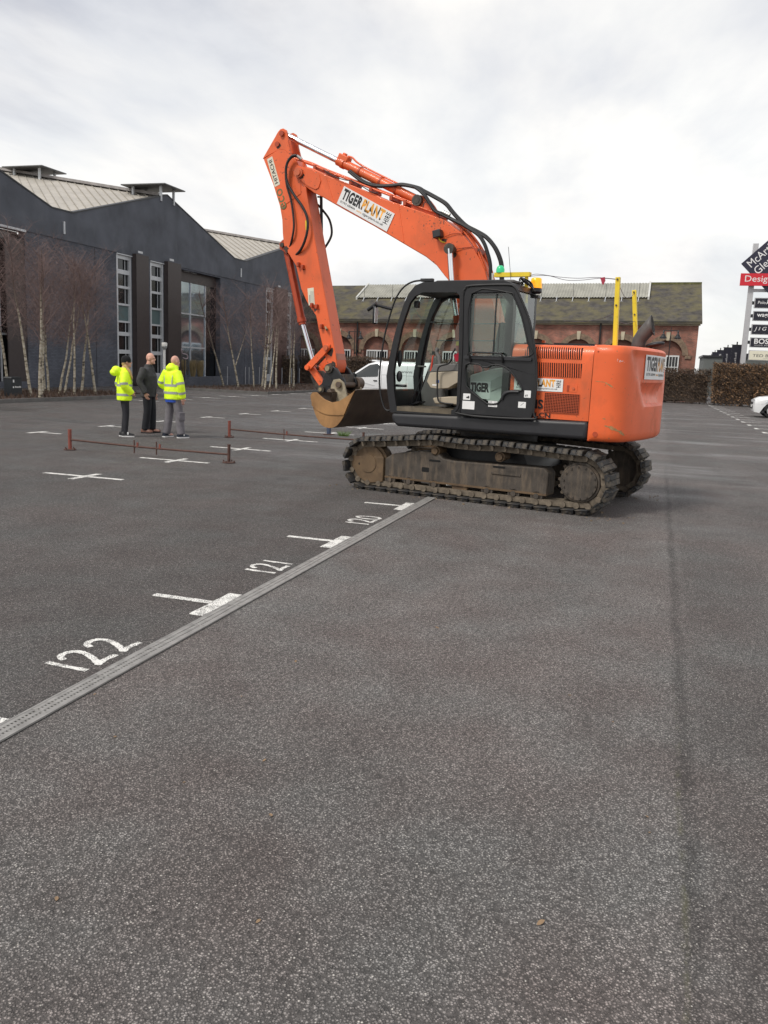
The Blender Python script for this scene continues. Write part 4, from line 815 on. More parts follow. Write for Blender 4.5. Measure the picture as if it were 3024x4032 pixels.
# ------------------------------------------------------------------ ground
def asphalt():
    m = bpy.data.materials.new('asphalt'); m.use_nodes = True; t = m.node_tree; b = t.nodes['Principled BSDF']; L = t.links.new
    c = N(t, 'ShaderNodeTexCoord'); O = c.outputs['Object']
    def mth(op, a, bb=None, cc=None):
        n = N(t, 'ShaderNodeMath', operation=op)
        for i, q in enumerate((a, bb, cc)):
            if q is None: continue
            if isinstance(q, (int, float)): n.inputs[i].default_value = q
            else: L(q, n.inputs[i])
        return n.outputs[0]
    def rng(v, a, bb, lo, hi, clamp=True):
        n = N(t, 'ShaderNodeMapRange'); n.clamp = clamp
        for k, q in (('From Min', a), ('From Max', bb), ('To Min', lo), ('To Max', hi)): n.inputs[k].default_value = q
        L(v, n.inputs['Value']); return n.outputs[0]
    def nz(scale, det=4, stretch=None, rough=.55):
        n = N(t, 'ShaderNodeTexNoise'); n.inputs['Scale'].default_value = scale; n.inputs['Detail'].default_value = det; n.inputs['Roughness'].default_value = rough
        if stretch:
            mp_ = N(t, 'ShaderNodeMapping'); mp_.inputs['Scale'].default_value = stretch; L(O, mp_.inputs[0]); L(mp_.outputs[0], n.inputs['Vector'])
        else: L(O, n.inputs['Vector'])
        return n.outputs['Fac']
    v = N(t, 'ShaderNodeTexVoronoi'); v.inputs['Scale'].default_value = 112; L(O, v.inputs['Vector'])
    v2 = N(t, 'ShaderNodeTexVoronoi'); v2.inputs['Scale'].default_value = 230; L(O, v2.inputs['Vector'])
    sp = N(t, 'ShaderNodeSeparateColor'); L(v.outputs['Color'], sp.inputs[0])
    s = N(t, 'ShaderNodeSeparateXYZ'); L(O, s.inputs[0]); X, Y = s.outputs[0], s.outputs[1]
    stone = rng(mth('POWER', sp.outputs[0], 1.8), 0, 1, .74, 1.32)      # each stone its own grey
    dark = rng(v.outputs['Distance'], .24, .52, 1.0, .30)               # binder between the stones
    big = mth('MULTIPLY', rng(nz(.30, 6), .35, .65, .90, 1.10), rng(nz(.9, 5, (.25, 1.6, 1)), .35, .65, .92, 1.08)); mid = mth('MULTIPLY', rng(nz(2.2, 5), .35, .65, .88, 1.12), rng(nz(34, 4, None, .7), .32, .62, .62, 1.18))
    k = mth('MULTIPLY', mth('MULTIPLY', stone, dark), mth('MULTIPLY', big, mid))
    # the newer, darker surface beyond the drain and to the right of the joint
    k = mth('MULTIPLY', k, rng(Y, -.16, -.13, 1.0, .70))
    k = mth('MULTIPLY', k, rng(mth('ADD', mth('ADD', Y, mth('MULTIPLY', X, .0087)), mth('MULTIPLY', nz(3, 4), .08)), -3.16, -3.06, .80, 1.0))
    # joint along the lane
    wob = mth('ADD', mth('ADD', Y, mth('MULTIPLY', X, .0087)), mth('MULTIPLY', mth('SUBTRACT', nz(1.2, 5), .5), .07))
    jd = mth('ABSOLUTE', mth('ADD', wob, 3.085)); jn = rng(jd, .008, .055, 1, 0)
    near = rng(X, 9.5, 14, 1, 0)
    joint = mth('MULTIPLY', mth('MULTIPLY', jn, near), rng(nz(1.6, 3), .3, .6, .35, 1))
    k = mth('MULTIPLY', k, mth('SUBTRACT', 1.0, mth('MULTIPLY', joint, .48)))
    col = N(t, 'ShaderNodeVectorMath', operation='SCALE'); col.inputs[0].default_value = (.330, .305, .295); L(k, col.inputs['Scale'])
    oil = rng(nz(1.35, 2), .70, .76, 1.0, .72); k2 = N(t, 'ShaderNodeVectorMath', operation='SCALE'); L(col.outputs[0], k2.inputs[0]); L(oil, k2.inputs['Scale']); col = k2
    # warm and cool stones
    hue = N(t, 'ShaderNodeMix', data_type='RGBA', blend_type='MULTIPLY'); hue.inputs['Factor'].default_value = 1
    tint = N(t, 'ShaderNodeMix', data_type='RGBA'); L(rng(nz(1.1, 4), .35, .65, 0, 1), tint.inputs['Factor']); tint.inputs[6].default_value = (1.06, .98, .95, 1); tint.inputs[7].default_value = (.97, 1.01, 1.0, 1)
    L(col.outputs[0], hue.inputs[6]); L(tint.outputs[2], hue.inputs[7])
    # pale chips
    chip = mth('MULTIPLY', rng(sp.outputs[1], .962, .968, 0, 1), rng(v.outputs['Distance'], .25, .40, 1, 0))
    mc = N(t, 'ShaderNodeMix', data_type='RGBA'); L(chip, mc.inputs['Factor']); L(hue.outputs[2], mc.inputs[6]); mc.inputs[7].default_value = (.58, .55, .50, 1)
    # moss in the joint
    ms = mth('MULTIPLY', mth('MULTIPLY', rng(mth('ABSOLUTE', mth('ADD', wob, 3.055)), .002, .018, 1, 0), rng(X, -1.6, -.2, 1, 0)), rng(nz(9, 6, (.8, 1.6, 1), .7), .46, .66, 0, .5))
    mm = N(t, 'ShaderNodeMix', data_type='RGBA'); L(ms, mm.inputs['Factor']); L(mc.outputs[2], mm.inputs[6]); mm.inputs[7].default_value = (.125, .125, .055, 1)
    L(mm.outputs[2], b.inputs['Base Color'])
    # damp streaks shine
    wet = rng(nz(.55, 5, (1.0, .38, 1)), .50, .66, 0, 1)
    far_ = rng(X, 3, 9, 0, 1)
    L(mth('SUBTRACT', .74, mth('MULTIPLY', mth('MULTIPLY', wet, far_), .46)), b.inputs['Roughness'])
    b.inputs['Specular IOR Level'].default_value = .42
    h = mth('ADD', mth('MULTIPLY', rng(v.outputs['Distance'], 0, .6, 1, 0), mth('ADD', sp.outputs[2], .4)), mth('MULTIPLY', rng(v2.outputs['Distance'], 0, .6, 1, 0), .35))
    bp = N(t, 'ShaderNodeBump'); bp.inputs['Strength'].default_value = .9; bp.inputs['Distance'].default_value = .008; L(h, bp.inputs['Height']); L(bp.outputs[0], b.inputs['Normal'])
    return m
g = MB(); g.add([(-900, -900, 0), (1500, -900, 0), (1500, 900, 0), (-900, 900, 0)], [(0, 1, 2, 3)])
GROUND = tag(g.build('asphalt_ground', asphalt()), kind='structure')
# ---- painted markings
def paintmat():
    m = bpy.data.materials.new('worn_road_paint'); m.use_nodes = True; t = m.node_tree; b = t.nodes['Principled BSDF']; L = t.links.new
    c = N(t, 'ShaderNodeTexCoord'); o = c.outputs['Object']
    v = N(t, 'ShaderNodeTexVoronoi'); v.inputs['Scale'].default_value = 120; L(o, v.inputs['Vector'])
    n = N(t, 'ShaderNodeTexNoise'); n.inputs['Scale'].default_value = 9; n.inputs['Detail'].default_value = 6; L(o, n.inputs['Vector'])
    a = N(t, 'ShaderNodeMath', operation='ADD'); L(v.outputs['Distance'], a.inputs[0]); L(n.outputs['Fac'], a.inputs[1])
    r = N(t, 'ShaderNodeMapRange'); r.inputs['From Min'].default_value = 1.07; r.inputs['From Max'].default_value = 1.17; L(a.outputs[0], r.inputs['Value'])
    mx = N(t, 'ShaderNodeMix', data_type='RGBA'); L(r.outputs[0], mx.inputs['Factor']); mx.inputs[6].default_value = (.78, .77, .73, 1); mx.inputs[7].default_value = (.16, .155, .15, 1)
    L(mx.outputs[2], b.inputs['Base Color']); b.inputs['Roughness'].default_value = .7
    bp = N(t, 'ShaderNodeBump'); bp.inputs['Strength'].default_value = .5; bp.inputs['Distance'].default_value = .004; L(v.outputs['Distance'], bp.inputs['Height']); L(bp.outputs[0], b.inputs['Normal'])
    return m
PAINT = paintmat()
random.seed(11)
def ragged(x0, x1, y0, y1, amp=.0035, st=.05):
    o = []
    def seg(a, c):
        n = max(2, int(math.dist(a, c)/st))
        for i in range(n): o.append((a[0]+(c[0]-a[0])*i/n+random.uniform(-amp, amp), a[1]+(c[1]-a[1])*i/n+random.uniform(-amp, amp)))
    seg((x0, y0), (x1, y0)); seg((x1, y0), (x1, y1)); seg((x1, y1), (x0, y1)); seg((x0, y1), (x0, y0)); return o
def marking(bars, nm):
    b = MB()
    for (x0, x1, y0, y1) in bars: b.prism(ragged(x0, x1, y0, y1), .0025, .006, plane='xy')
    return b.build(nm, PAINT, GROUND)
for k in range(-2, 7):
    u = 2.4*k; marking([(u-.30, u+.28, -.004, .105), (u-.02, u+.045, .105, .58)], 'bay_tee_marking')
for k in range(1, 12):
    u = 2.42*k; marking([(u-.045, u+.045, 4.20, 5.52), (u-.32, u-.045, 4.77, 4.87), (u+.045, u+.32, 4.77, 4.87)], 'bay_cross_marking')
for k in range(0, 10):
    u = 9.93+2.44*k; marking([(u-.28, u+.30, 9.84, 9.95), (u-.03, u+.04, 9.28, 9.84)], 'bay_tee_marking')
for k in range(-2, 6):
    u = 28.6+2.44*k; marking([(u-.04, u+.04, 15.6, 17.0), (u-.32, u-.04, 16.25, 16.36), (u+.04, u+.32, 16.25, 16.36)], 'bay_cross_marking')
for k in range(-1, 16):
    u = 19.0+2.42*k; marking([(u-.32, u+.32, -6.72, -6.58), (u-.05, u+.05, -7.4, -6.72)], 'bay_tee_marking')
def ribbon(pts, wd):
    p = spline2(pts, 6); Lr = []; Rr = []
    for i, (x, y) in enumerate(p):
        a = p[max(0, i-1)]; c = p[min(len(p)-1, i+1)]; d = Vector((c[0]-a[0], c[1]-a[1])).normalized()
        w_ = wd*random.uniform(.75, 1.2); Lr.append((x-d.y*w_, y+d.x*w_)); Rr.append((x+d.y*w_, y-d.x*w_))
    return Lr+Rr[::-1]
DG = {'1': [[(.06, .31), (.05, .2), (.045, .03)]], '2': [[(.0, .25), (.03, .30), (.09, .315), (.14, .28), (.135, .21), (.08, .11), (.02, .035)], [(.005, .03), (.08, .045), (.19, .035)]],
      '0': [[(.09, .31), (.03, .26), (.01, .16), (.03, .06), (.09, .03), (.15, .07), (.165, .17), (.14, .27), (.09, .31)]]}
def bay_number(s, u, v, adv):
    o = MB(); x = u
    for i, ch in enumerate(s):
        for q, st in enumerate(DG[ch]):
            poly = ribbon([(x+a, v+c_) for a, c_ in st], .021); n = len(poly)//2; zq = .0028+.0004*q
            o.grid([[(*poly[j], zq), (*poly[2*n-1-j], zq)] for j in range(n)])
        x += adv[i] if i < len(adv) else .2
    return o.build('bay_number_'+{'122': 'one_two_two', '121': 'one_two_one', '120': 'one_two_zero'}[s], PAINT, GROUND, recalc=False)
bay_number('122', -1.49, .035, (.13, .24)); bay_number('121', .95, .03, (.13, .22)); bay_number('120', 3.38, .03, (.13, .22))
# ---- slot drain
GALV = M('weathered_galvanised_steel', (.27, .262, .25), .6, .1, var=.2, vs=10, dirt=((.13, .12, .11), .25, 14))
ch_ = MB(); ch_.bx(-7, 16, -.142, -.018, -.02, .003)
DRAIN = tag(ch_.build('drain_channel', M('drain_trough_shade', (.012, .012, .012), .9)), kind='structure')  # shallow dark strip; shade of the trough below is put into its colour
e1 = MB(); e1.bx(-7, 16, -.030, -.018, .003, .012); e1.build('channel_edge', GALV, DRAIN); e1 = MB(); e1.bx(-7, 16, -.142, -.130, .003, .012); e1.build('channel_edge', GALV, DRAIN)
gb = MB(); UL = .5
gb.bx(.002, UL-.002, -.054, -.0305, 0, .007); gb.bx(.002, UL-.002, -.091, -.069, 0, .007); gb.bx(.002, UL-.002, -.1295, -.106, 0, .007)
for i in range(21):
    x = .006+(UL-.012)*i/20; gb.box((x, -.0615, .003), (.013, .017, .006)); gb.box((x+.0, -.0985, .003), (.013, .017, .006))
g0 = None
for k in range(42):
    if g0 is None: g0 = go = gb.build('drain_grate', GALV, DRAIN)
    else: go = g0.copy(); COL.objects.link(go); go.parent = DRAIN
    go.location = (-6.5+UL*k, 0, .0035+(.0015 if k % 3 == 1 else 0))
# ---- low steel barriers
RUST = M('rusty_red_steel', (.085, .038, .028), .7, var=.3, vs=15, bump=.2, dirt=((.08, .04, .03), .4, 12))
REDP = M('faded_red_post', (.24, .065, .045), .6, var=.2, dirt=((.14, .06, .04), .3, 12))
def barrier(u, v0, v1, label, stubs):
    e = empty('low_barrier', (u, v0, 0), 0, label, 'barrier', 'low rusty bay barriers')
    L = v1-v0
    for v, hh, m in ((0, .37, REDP), (L, .31, RUST)):
        b = MB(); rp_ = .032 if v == 0 else .026; b.cyl((0, v, 0), (0, v, hh), rp_, n=14); b.cyl((0, v, hh), (0, v, hh+.008), rp_+.004, n=14); b.build('post', m, e, smooth=40)
        b = MB(); b.lathe([(.0, .004), (.11, .004), (.11, .016), (.05, .024), (.0, .024)], (0, v, 0), 18)
        for sx, sy in ((-.1, 0), (.1, 0), (0, .1), (0, -.1)): b.cyl((sx, v+sy, .02), (sx, v+sy, .045), .012, n=6)
        b.build('base_plate', RUST, e, smooth=40)
    b = MB(); b.tube(spline([(0, 0, .19), (0, L*.3, .165), (0, L*.6, .15), (0, L, .145)], 5), .017, 8); b.build('rail', RUST, e, smooth=60)
    for q in stubs:
        b = MB(); b.bx(-.012, .012, L*q-.006, L*q+.006, .04, .27); b.build('rail_stub', RUST, e)
        b = MB(); b.bx(-.015, .015, L*q-.08, L*q-.055, .14, .23); b.build('red_tab', REDP, e)
    return e
barrier(7.52, 7.17, 3.96, 'low rusty rail on two short posts nearest the camera, in front of the three people', (.42, .56))
barrier(11.75, 6.20, 3.0, 'low rusty rail whose right end runs behind the excavator tracks', (.42,))
# ---- blue stump and weed behind the bucket
b_ = empty('steel_bollard_stump', (14.2, 4.75, 0), 0, 'short blue-grey steel post under the excavator bucket', 'post')
bb = MB(); bb.cyl((0, 0, 0), (0, 0, .55), .055, n=16); bb.build('post', M('blue_grey_paint', (.055, .075, .13), .6, var=.2, dirt=((.1, .09, .08), .3, 9)), b_, smooth=40)
bb = MB(); bb.bx(-.11, .11, -.11, .11, .004, .02); bb.build('base_plate', RUST, b_, bevel=.004)
random.seed(21)
wd_ = MB()
for k in range(140):
    a = random.random()*6.28; r = random.random()*.13; h_ = .05+.11*random.random(); x, y = r*math.cos(a), r*math.sin(a); q = random.random()*6.28; w_ = .006
    tx, ty = x+math.cos(a)*h_*.7, y+math.sin(a)*h_*.7
    wd_.add([(x-math.sin(q)*w_, y+math.cos(q)*w_, 0), (x+math.sin(q)*w_, y-math.cos(q)*w_, 0), (tx, ty, h_)], [(0, 1, 2)])
wo = wd_.build('weed', M('weed_green', (.10, .19, .03), .6, var=.3, vs=30), recalc=False); wo.location = (14.1, 4.32, .001); tag(wo, 'small green weed growing beside the blue-grey post', 'weed')
# ---- fallen leaves
LEAF = M('dead_leaf_brown', (.25, .165, .095), .7, var=.3, vs=40)
lm = MB(); lp = [(0, -.5), (.22, -.3), (.34, 0), (.24, .3), (0, .5), (-.24, .28), (-.33, -.02), (-.2, -.32)]
lm.add([(x, y, .12*abs(x)+.05*math.sin(y*5)+.08) for x, y in lp]+[(0, 0, .02)], [(i, (i+1) % 8, 8) for i in range(8)])
l0 = None
for i, (x, y) in enumerate([(-.85, -.93), (-1.44, -.88), (-2.09, -.57), (-2.34, -1.08), (-2.04, -1.30), (-2.44, -1.52), (-1.90, -2.91), (-2.02, -2.92), (-1.0, -2.74), (-2.71, -2.59), (-.73, -2.50), (-3.02, -1.75), (-3.15, -1.10), (-1.71, -.18), (.13, -1.54)]):
    if l0 is None: l0 = o = lm.build('dead_leaf', LEAF, smooth=60, recalc=False)
    else: o = l0.copy(); COL.objects.link(o)
    s_ = random.uniform(.016, .034) if i != 9 else .036; o.scale = (s_*.8, s_, s_); o.location = (x, y, .002); o.rotation_euler = (random.uniform(-.2, .2), random.uniform(-.2, .2), random.random()*6.28)
    tag(o, 'small brown dead leaf lying on bare asphalt in the foreground', 'leaf', 'dead leaves on the asphalt')

# ------------------------------------------------------------------ dark building on the left
def brickmat(name, c1, c2, mortar, sx=.225, sy=.075, plane='xz', bump=.3, var=.2, rough=.85, dirt=None):
    m = bpy.data.materials.new(name); m.use_nodes = True; t = m.node_tree; b = t.nodes['Principled BSDF']; L = t.links.new
    c = N(t, 'ShaderNodeTexCoord'); s = N(t, 'ShaderNodeSeparateXYZ'); L(c.outputs['Object'], s.inputs[0])
    cb = N(t, 'ShaderNodeCombineXYZ'); L(s.outputs[0 if plane == 'xz' else 1], cb.inputs[0]); L(s.outputs[2], cb.inputs[1])
    br = N(t, 'ShaderNodeTexBrick'); br.inputs['Scale'].default_value = 1; br.inputs['Brick Width'].default_value = sx; br.inputs['Row Height'].default_value = sy; br.inputs['Mortar Size'].default_value = .009
    br.inputs['Color1'].default_value = (*c1, 1); br.inputs['Color2'].default_value = (*c2, 1); br.inputs['Mortar'].default_value = (*mortar, 1); L(cb.outputs[0], br.inputs['Vector'])
    n = N(t, 'ShaderNodeTexNoise'); n.inputs['Scale'].default_value = .8; n.inputs['Detail'].default_value = 7; L(c.outputs['Object'], n.inputs['Vector'])
    mr = N(t, 'ShaderNodeMapRange'); mr.inputs['From Min'].default_value = .3; mr.inputs['From Max'].default_value = .7; mr.inputs['To Min'].default_value = 1-var; mr.inputs['To Max'].default_value = 1+var; L(n.outputs['Fac'], mr.inputs['Value'])
    sc_ = N(t, 'ShaderNodeVectorMath', operation='SCALE'); L(br.outputs['Color'], sc_.inputs[0]); L(mr.outputs[0], sc_.inputs['Scale'])
    last = sc_.outputs[0]
    if dirt:
        n2 = N(t, 'ShaderNodeTexNoise'); n2.inputs['Scale'].default_value = dirt[2]; n2.inputs['Detail'].default_value = 8; n2.inputs['Roughness'].default_value = .7; L(c.outputs['Object'], n2.inputs['Vector'])
        r = N(t, 'ShaderNodeMapRange'); r.inputs['From Min'].default_value = .5; r.inputs['From Max'].default_value = .75; r.inputs['To Max'].default_value = dirt[1]; L(n2.outputs['Fac'], r.inputs['Value'])
        mx = N(t, 'ShaderNodeMix', data_type='RGBA'); L(r.outputs[0], mx.inputs['Factor']); L(last, mx.inputs[6]); mx.inputs[7].default_value = (*dirt[0], 1); last = mx.outputs[2]
    L(last, b.inputs['Base Color']); b.inputs['Roughness'].default_value = rough
    bp = N(t, 'ShaderNodeBump'); bp.inputs['Strength'].default_value = bump; bp.inputs['Distance'].default_value = .01; L(br.outputs['Fac'], bp.inputs['Height']); bp.invert = True; L(bp.outputs[0], b.inputs['Normal'])
    return m
VB = 26.0
DB = empty('gallery_building', (44, VB, 0), 0, 'dark blue-grey brick building with zigzag gables and pale metal roofs on the left', 'building')
def dpart(mb, nm, m, parent=None, **k):
    o = mb.build(nm, m, parent or DB, **k)
    if parent is None: o.matrix_parent_inverse = Matrix.Translation((-44, -VB, 0))
    return o
DKBR = brickmat('blue_grey_brick', (.078, .085, .106), (.113, .122, .147), (.056, .060, .074), var=.2)
DKRD = M('dark_grey_render', (.098, .106, .126), .85, var=.22, vs=.9, bump=.15, bs=8, dirt=((.135, .143, .162), .26, 1.7, (1, 1, .5)))
BRNP = M('brown_metal_panel', (.050, .038, .037), .5, var=.1)
FRM = M('silver_window_frame', (.58, .60, .62), .45, .1, var=.06)
def mirrorglass(nm, col, rough=.06, spec=.9):
    m = M(nm, col, rough, var=.15, vs=.8, spec=spec); return m
DGL = mirrorglass('dark_window_glass', (.012, .014, .016), .07, .5)
BGL = M('tall_blue_glass', (.50, .60, .70), .05, .9, var=.12, vs=.8)
TGL = mirrorglass('frosted_teal_panel', (.10, .15, .155), .45, .5)
top = [(5, 9.5), (12, 8.72), (12.9, 8.72), (21.6, 11.25), (30.57, 8.69), (32.14, 8.72), (40.9, 11.30), (49.55, 8.75), (51.3, 8.76), (60.2, 11.2), (61.75, 10.75)]
holes = [[(20.5, .3), (28.65, .3), (28.65, 7.25), (20.5, 7.25)], [(35.80, .2), (37.22, .2), (37.22, 7.24), (35.80, 7.24)], [(39.10, .2), (40.52, .2), (40.52, 7.24), (39.10, 7.24)], [(42.08, .55), (47.62, .55), (47.62, 7.22), (42.08, 7.22)], [(54.84, .2), (56.1, .2), (56.1, 7.24), (54.84, 7.24)], [(58.24, .2), (59.62, .2), (59.62, 7.24), (58.24, 7.24)]]
low = [(5, 0), (61.75, 0), (61.75, 7.32), (5, 7.32)]
dpart(MB().prism(low, VB, VB+.35, holes=holes), 'lower_wall', DKBR)
dpart(MB().prism([(5, 7.32), (61.75, 7.32)]+top[::-1], VB-.04, VB+.35), 'gable_wall', DKRD)
dpart(MB().bx(61.40, 61.75, VB+.35, VB+22, 0, 9), 'end_wall', DKBR)
dpart(MB().bx(5, 61.3, VB+1.6, VB+1.7, 0, 7.4), 'inner_wall', M('dark_interior', (.015, .015, .016), .9))
for u in (15.3, 33.9, 51.3): dpart(MB().bx(u-.012, u+.012, VB-.006, VB-.001, 0, 7.3), 'movement_joint', DARK)
for u in (31.4, 50.5): dpart(MB().bx(u-.05, u+.05, VB-.11, VB-.045, 7.6, 8.2), 'overflow_spout', FRM)
# metal coping following the gables
cp = MB()
for i in range(len(top)-1):
    (a, za), (c_, zc) = top[i], top[i+1]; cp.prism([(a, za), (c_, zc), (c_, zc+.07), (a, za+.07)], VB-.07, VB+.38)
dpart(cp, 'coping', M('dark_coping', (.03, .031, .034), .5))
# window columns: frames, panes and a teal spandrel
def wincol(u0, u1):
    e = MB()
    e.bx(u0, u0+.16, VB+.02, VB+.20, .2, 7.24); e.bx(u1-.16, u1, VB+.02, VB+.20, .2, 7.24)
    zs = [(7.24, 7.03), (6.46, 6.22), (5.58, 5.44), (4.62, 4.50), (3.66, 3.56), (3.04, 2.83), (2.05, 1.83), (.75, .2)]
    for a, c_ in zs: e.bx(u0+.16, u1-.16, VB+.06, VB+.20, c_, a)
    f = dpart(e, 'window_column', FRM)
    pz = [(7.03, 6.46), (6.22, 5.58), (5.44, 4.62), (4.50, 3.66), (3.56, 3.04), (2.83, 2.05), (1.83, .75)]
    for k, (a, c_) in enumerate(pz):
        MB().bx(u0+.16, u1-.16, VB+.15, VB+.16, c_, a).build('pane', TGL if k == 3 else DGL, f)
        if k != 3: MB().bx(u1-.46, u1-.42, VB+.13, VB+.149, c_, a).build('glazing_bar', FRM, f)
    MB().bx(u0-.02, u1+.02, VB-.06, VB+.02, 7.245, 7.30).build('head_flashing', FRM, f)
    return f
for a, c_ in ((35.80, 37.22), (39.10, 40.52), (54.84, 56.10), (58.24, 59.62)): wincol(a, c_)
for a, c_, m in ((37.26, 38.52, BRNP), (40.56, 42.06, BRNP), (56.12, 58.20, M('red_brown_panel', (.062, .036, .032), .6, var=.12))):
    dpart(MB().bx(a, c_, VB-.30, VB-.002, .05, 7.44), 'fin_panel', m)
    dpart(MB().bx(a+.15, a+.6, VB-.33, VB-.31, 7.50, 7.62), 'wall_light', FRM)
# tall glazing
g1 = dpart(MB().bx(42.08, 47.62, VB+.42, VB+.44, .55, 6.55), 'tall_glazing', BGL)
dpart(MB().bx(42.08, 47.62, VB+.36, VB+.50, 6.55, 7.22), 'glazing_head', BRNP)
for a in (44.33, 46.25): MB().bx(a-.035, a+.035, VB+.36, VB+.419, .55, 6.55).build('mullion', FRM, g1)
for z in (4.56, 2.42): MB().bx(42.08, 46.2, VB+.37, VB+.418, z-.04, z+.04).build('transom', FRM, g1)
MB().bx(46.30, 47.62, VB+.395, VB+.417, .55, 6.55).build('dark_pane', DGL, g1)
g2 = dpart(MB().bx(20.5, 28.65, VB+.42, VB+.44, .3, 7.25), 'tall_glazing', DGL)
dpart(MB().bx(27.4, 28.64, VB+.05, VB+.10, .3, 6.9), 'fin_panel', BRNP); dpart(MB().bx(20.5, 28.7, VB-.06, VB-.042, 7.26, 7.36), 'head_flashing', FRM)
for z in (2.5,): MB().bx(20.5, 28.6, VB+.37, VB+.419, z-.05, z+.05).build('transom', FRM, g2)
for a in (23, 25.4, 27.3): MB().bx(a-.035, a+.035, VB+.36, VB+.419, .3, 7.2).build('mullion', FRM, g2)
# roofs: light standing-seam slopes rising to the back
RFM = M('pale_metal_roof', (.46, .43, .38), .55, .1, var=.10, vs=.7, dirt=((.30, .28, .25), .3, 1.5))
RISE = .154
SEAM = M('roof_seam_metal', (.33, .31, .275), .55, .1, var=.1)
def roof(ul, zl, up, zp, ur, zr, D=24):
    b = MB(); z2 = RISE*D
    for (a, za, c_, zc) in ((ul, zl, up, zp), (up, zp, ur, zr)):
        P = [Vector((a, VB+.36, za)), Vector((c_, VB+.36, zc)), Vector((c_, VB+D, zc+z2)), Vector((a, VB+D, za+z2))]
        b.add(P+[p-Vector((0, 0, .12)) for p in P], [(0, 1, 2, 3), (7, 6, 5, 4), (0, 4, 5, 1), (1, 5, 6, 2), (2, 6, 7, 3), (3, 7, 4, 0)])
    r = dpart(b, 'roof', RFM)
    SK = 8.5
    for k in range(int((D-1)/.62)):
        v = VB+1.0+k*.62; f = min(1, (v-VB-.45)/SK); ue = up+(ul-up)*f; ve = v-SK*f
        za = zp+RISE*(v-VB-.36); zb_ = zp+(zl-zp)*f+RISE*(ve-VB-.36); sd = Vector((.035, .035, 0)); A_ = Vector((up, v, za)); B_ = Vector((ue, ve, zb_)); Uz = Vector((0, 0, .075))
        rib = MB(); rib.add([A_-sd, A_+sd, B_+sd, B_-sd, A_-sd+Uz, A_+sd+Uz, B_+sd+Uz, B_-sd+Uz], [(3, 2, 1, 0), (4, 5, 6, 7), (0, 1, 5, 4), (1, 2, 6, 5), (2, 3, 7, 6), (3, 0, 4, 7)])
        rib.build('standing_seam', SEAM, r)
    rc = MB(); rc.add([(up-.35, VB+.3, zp+.0), (up+.35, VB+.3, zp), (up+.35, VB+D, zp+z2), (up-.35, VB+D, zp+z2), (up-.35, VB+.3, zp+.16), (up+.35, VB+.3, zp+.16), (up+.35, VB+D, zp+z2+.16), (up-.35, VB+D, zp+z2+.16)], [(3, 2, 1, 0), (4, 5, 6, 7), (0, 1, 5, 4), (1, 2, 6, 5), (2, 3, 7, 6), (3, 0, 4, 7)])
    rc.build('ridge_cap', M('ridge_vent_metal', (.30, .28, .27), .5, var=.25, vs=3), r)
roof(12.9, 8.72, 21.6, 11.17, 30.57, 8.66); roof(32.14, 8.66, 40.9, 11.22, 49.55, 8.70); roof(51.3, 8.70, 60.2, 11.12, 68, 9)
for u, v, z in ((40.9, 26.9, 11.40), (40.9, 35.5, 12.65)):
    cn = dpart(MB().box((u, v, z+.34), (2.3, 3.0, .06)), 'ridge_canopy', M('canopy_metal', (.10, .10, .10), .5, var=.2))
    for dx in (-.7, .7):
        for dv in (-.95, .95): MB().bx(u+dx-.06, u+dx+.06, v+dv-.06, v+dv+.06, z-.4+RISE*dv, z+.31).build('canopy_leg', FRM, cn)
# low planter walls in front of the building, ornamental grass and the curl ornament
pl = tag(MB().bx(40.8, 48.0, 25.0, 25.5, 0, .56).build('planter_wall', DKBR), 'low dark brick planter wall below the tall glazing', 'wall')
random.seed(31)
GRS = M('dry_grass', (.30, .23, .12), .8, var=.3, vs=2)
for i, (u, v, r) in enumerate(((41.3, 25.75, .42), (42.3, 25.78, .45), (43.6, 25.78, .42), (44.5, 25.76, .45))):
    b = MB()
    for k in range(420):
        a = random.random()*6.283; rr = r*math.sqrt(random.random())*.55; x, y = rr*math.cos(a), rr*math.sin(a)*.3; h_ = random.uniform(.75, 1.25); q = random.random()*3.14; ww = .006
        lx, ly = x+math.cos(a)*random.uniform(0, .28), y+math.sin(a)*random.uniform(0, .10)
        b.add([(x-math.cos(q)*ww, y-math.sin(q)*ww, 0), (x+math.cos(q)*ww, y+math.sin(q)*ww, 0), (lx+math.cos(q)*ww, ly+math.sin(q)*ww, h_), (lx-math.cos(q)*ww, ly-math.sin(q)*ww, h_)], [(0, 1, 2, 3)])
    o = b.build('ornamental_grass', GRS, recalc=False); o.location = (u, v, .4)
    tag(o, ('leftmost', 'second from the left', 'third from the left', 'rightmost')[i]+' straw-coloured grass clump in the dark planter', 'grass', 'planter grasses')
so2 = MB(); so2.bx(40.9, 47.9, 25.5, 25.98, 0, .45); tag(so2.build('planter_soil', M('soil', (.03, .024, .02), .9)), kind='structure')
cu_ = MB(); cu_.tube(spline([(40.75, 24.9, 2.30), (40.76, 24.9, 2.15), (40.86, 24.9, 2.0), (41.10, 24.9, 1.97), (41.37, 24.9, 1.93), (41.48, 24.9, 1.82), (41.42, 24.9, 1.71), (41.2, 24.9, 1.68), (40.95, 24.9, 1.74)], 6), [.035]*49, 8)
ce = empty('curl_sculpture', (41.1, 24.9, 0), 0, 'pale pink curled metal ornament on a thin post by the planter', 'sculpture')
o = cu_.build('curl', M('pale_pink_metal', (.46, .37, .40), .4, var=.05), ce, smooth=70); o.matrix_parent_inverse = Matrix.Translation((-41.1, -24.9, 0))
o = MB().cyl((0, 0, 0), (0, 0, 1.70), .025, n=8).build('post', BLACK, ce)
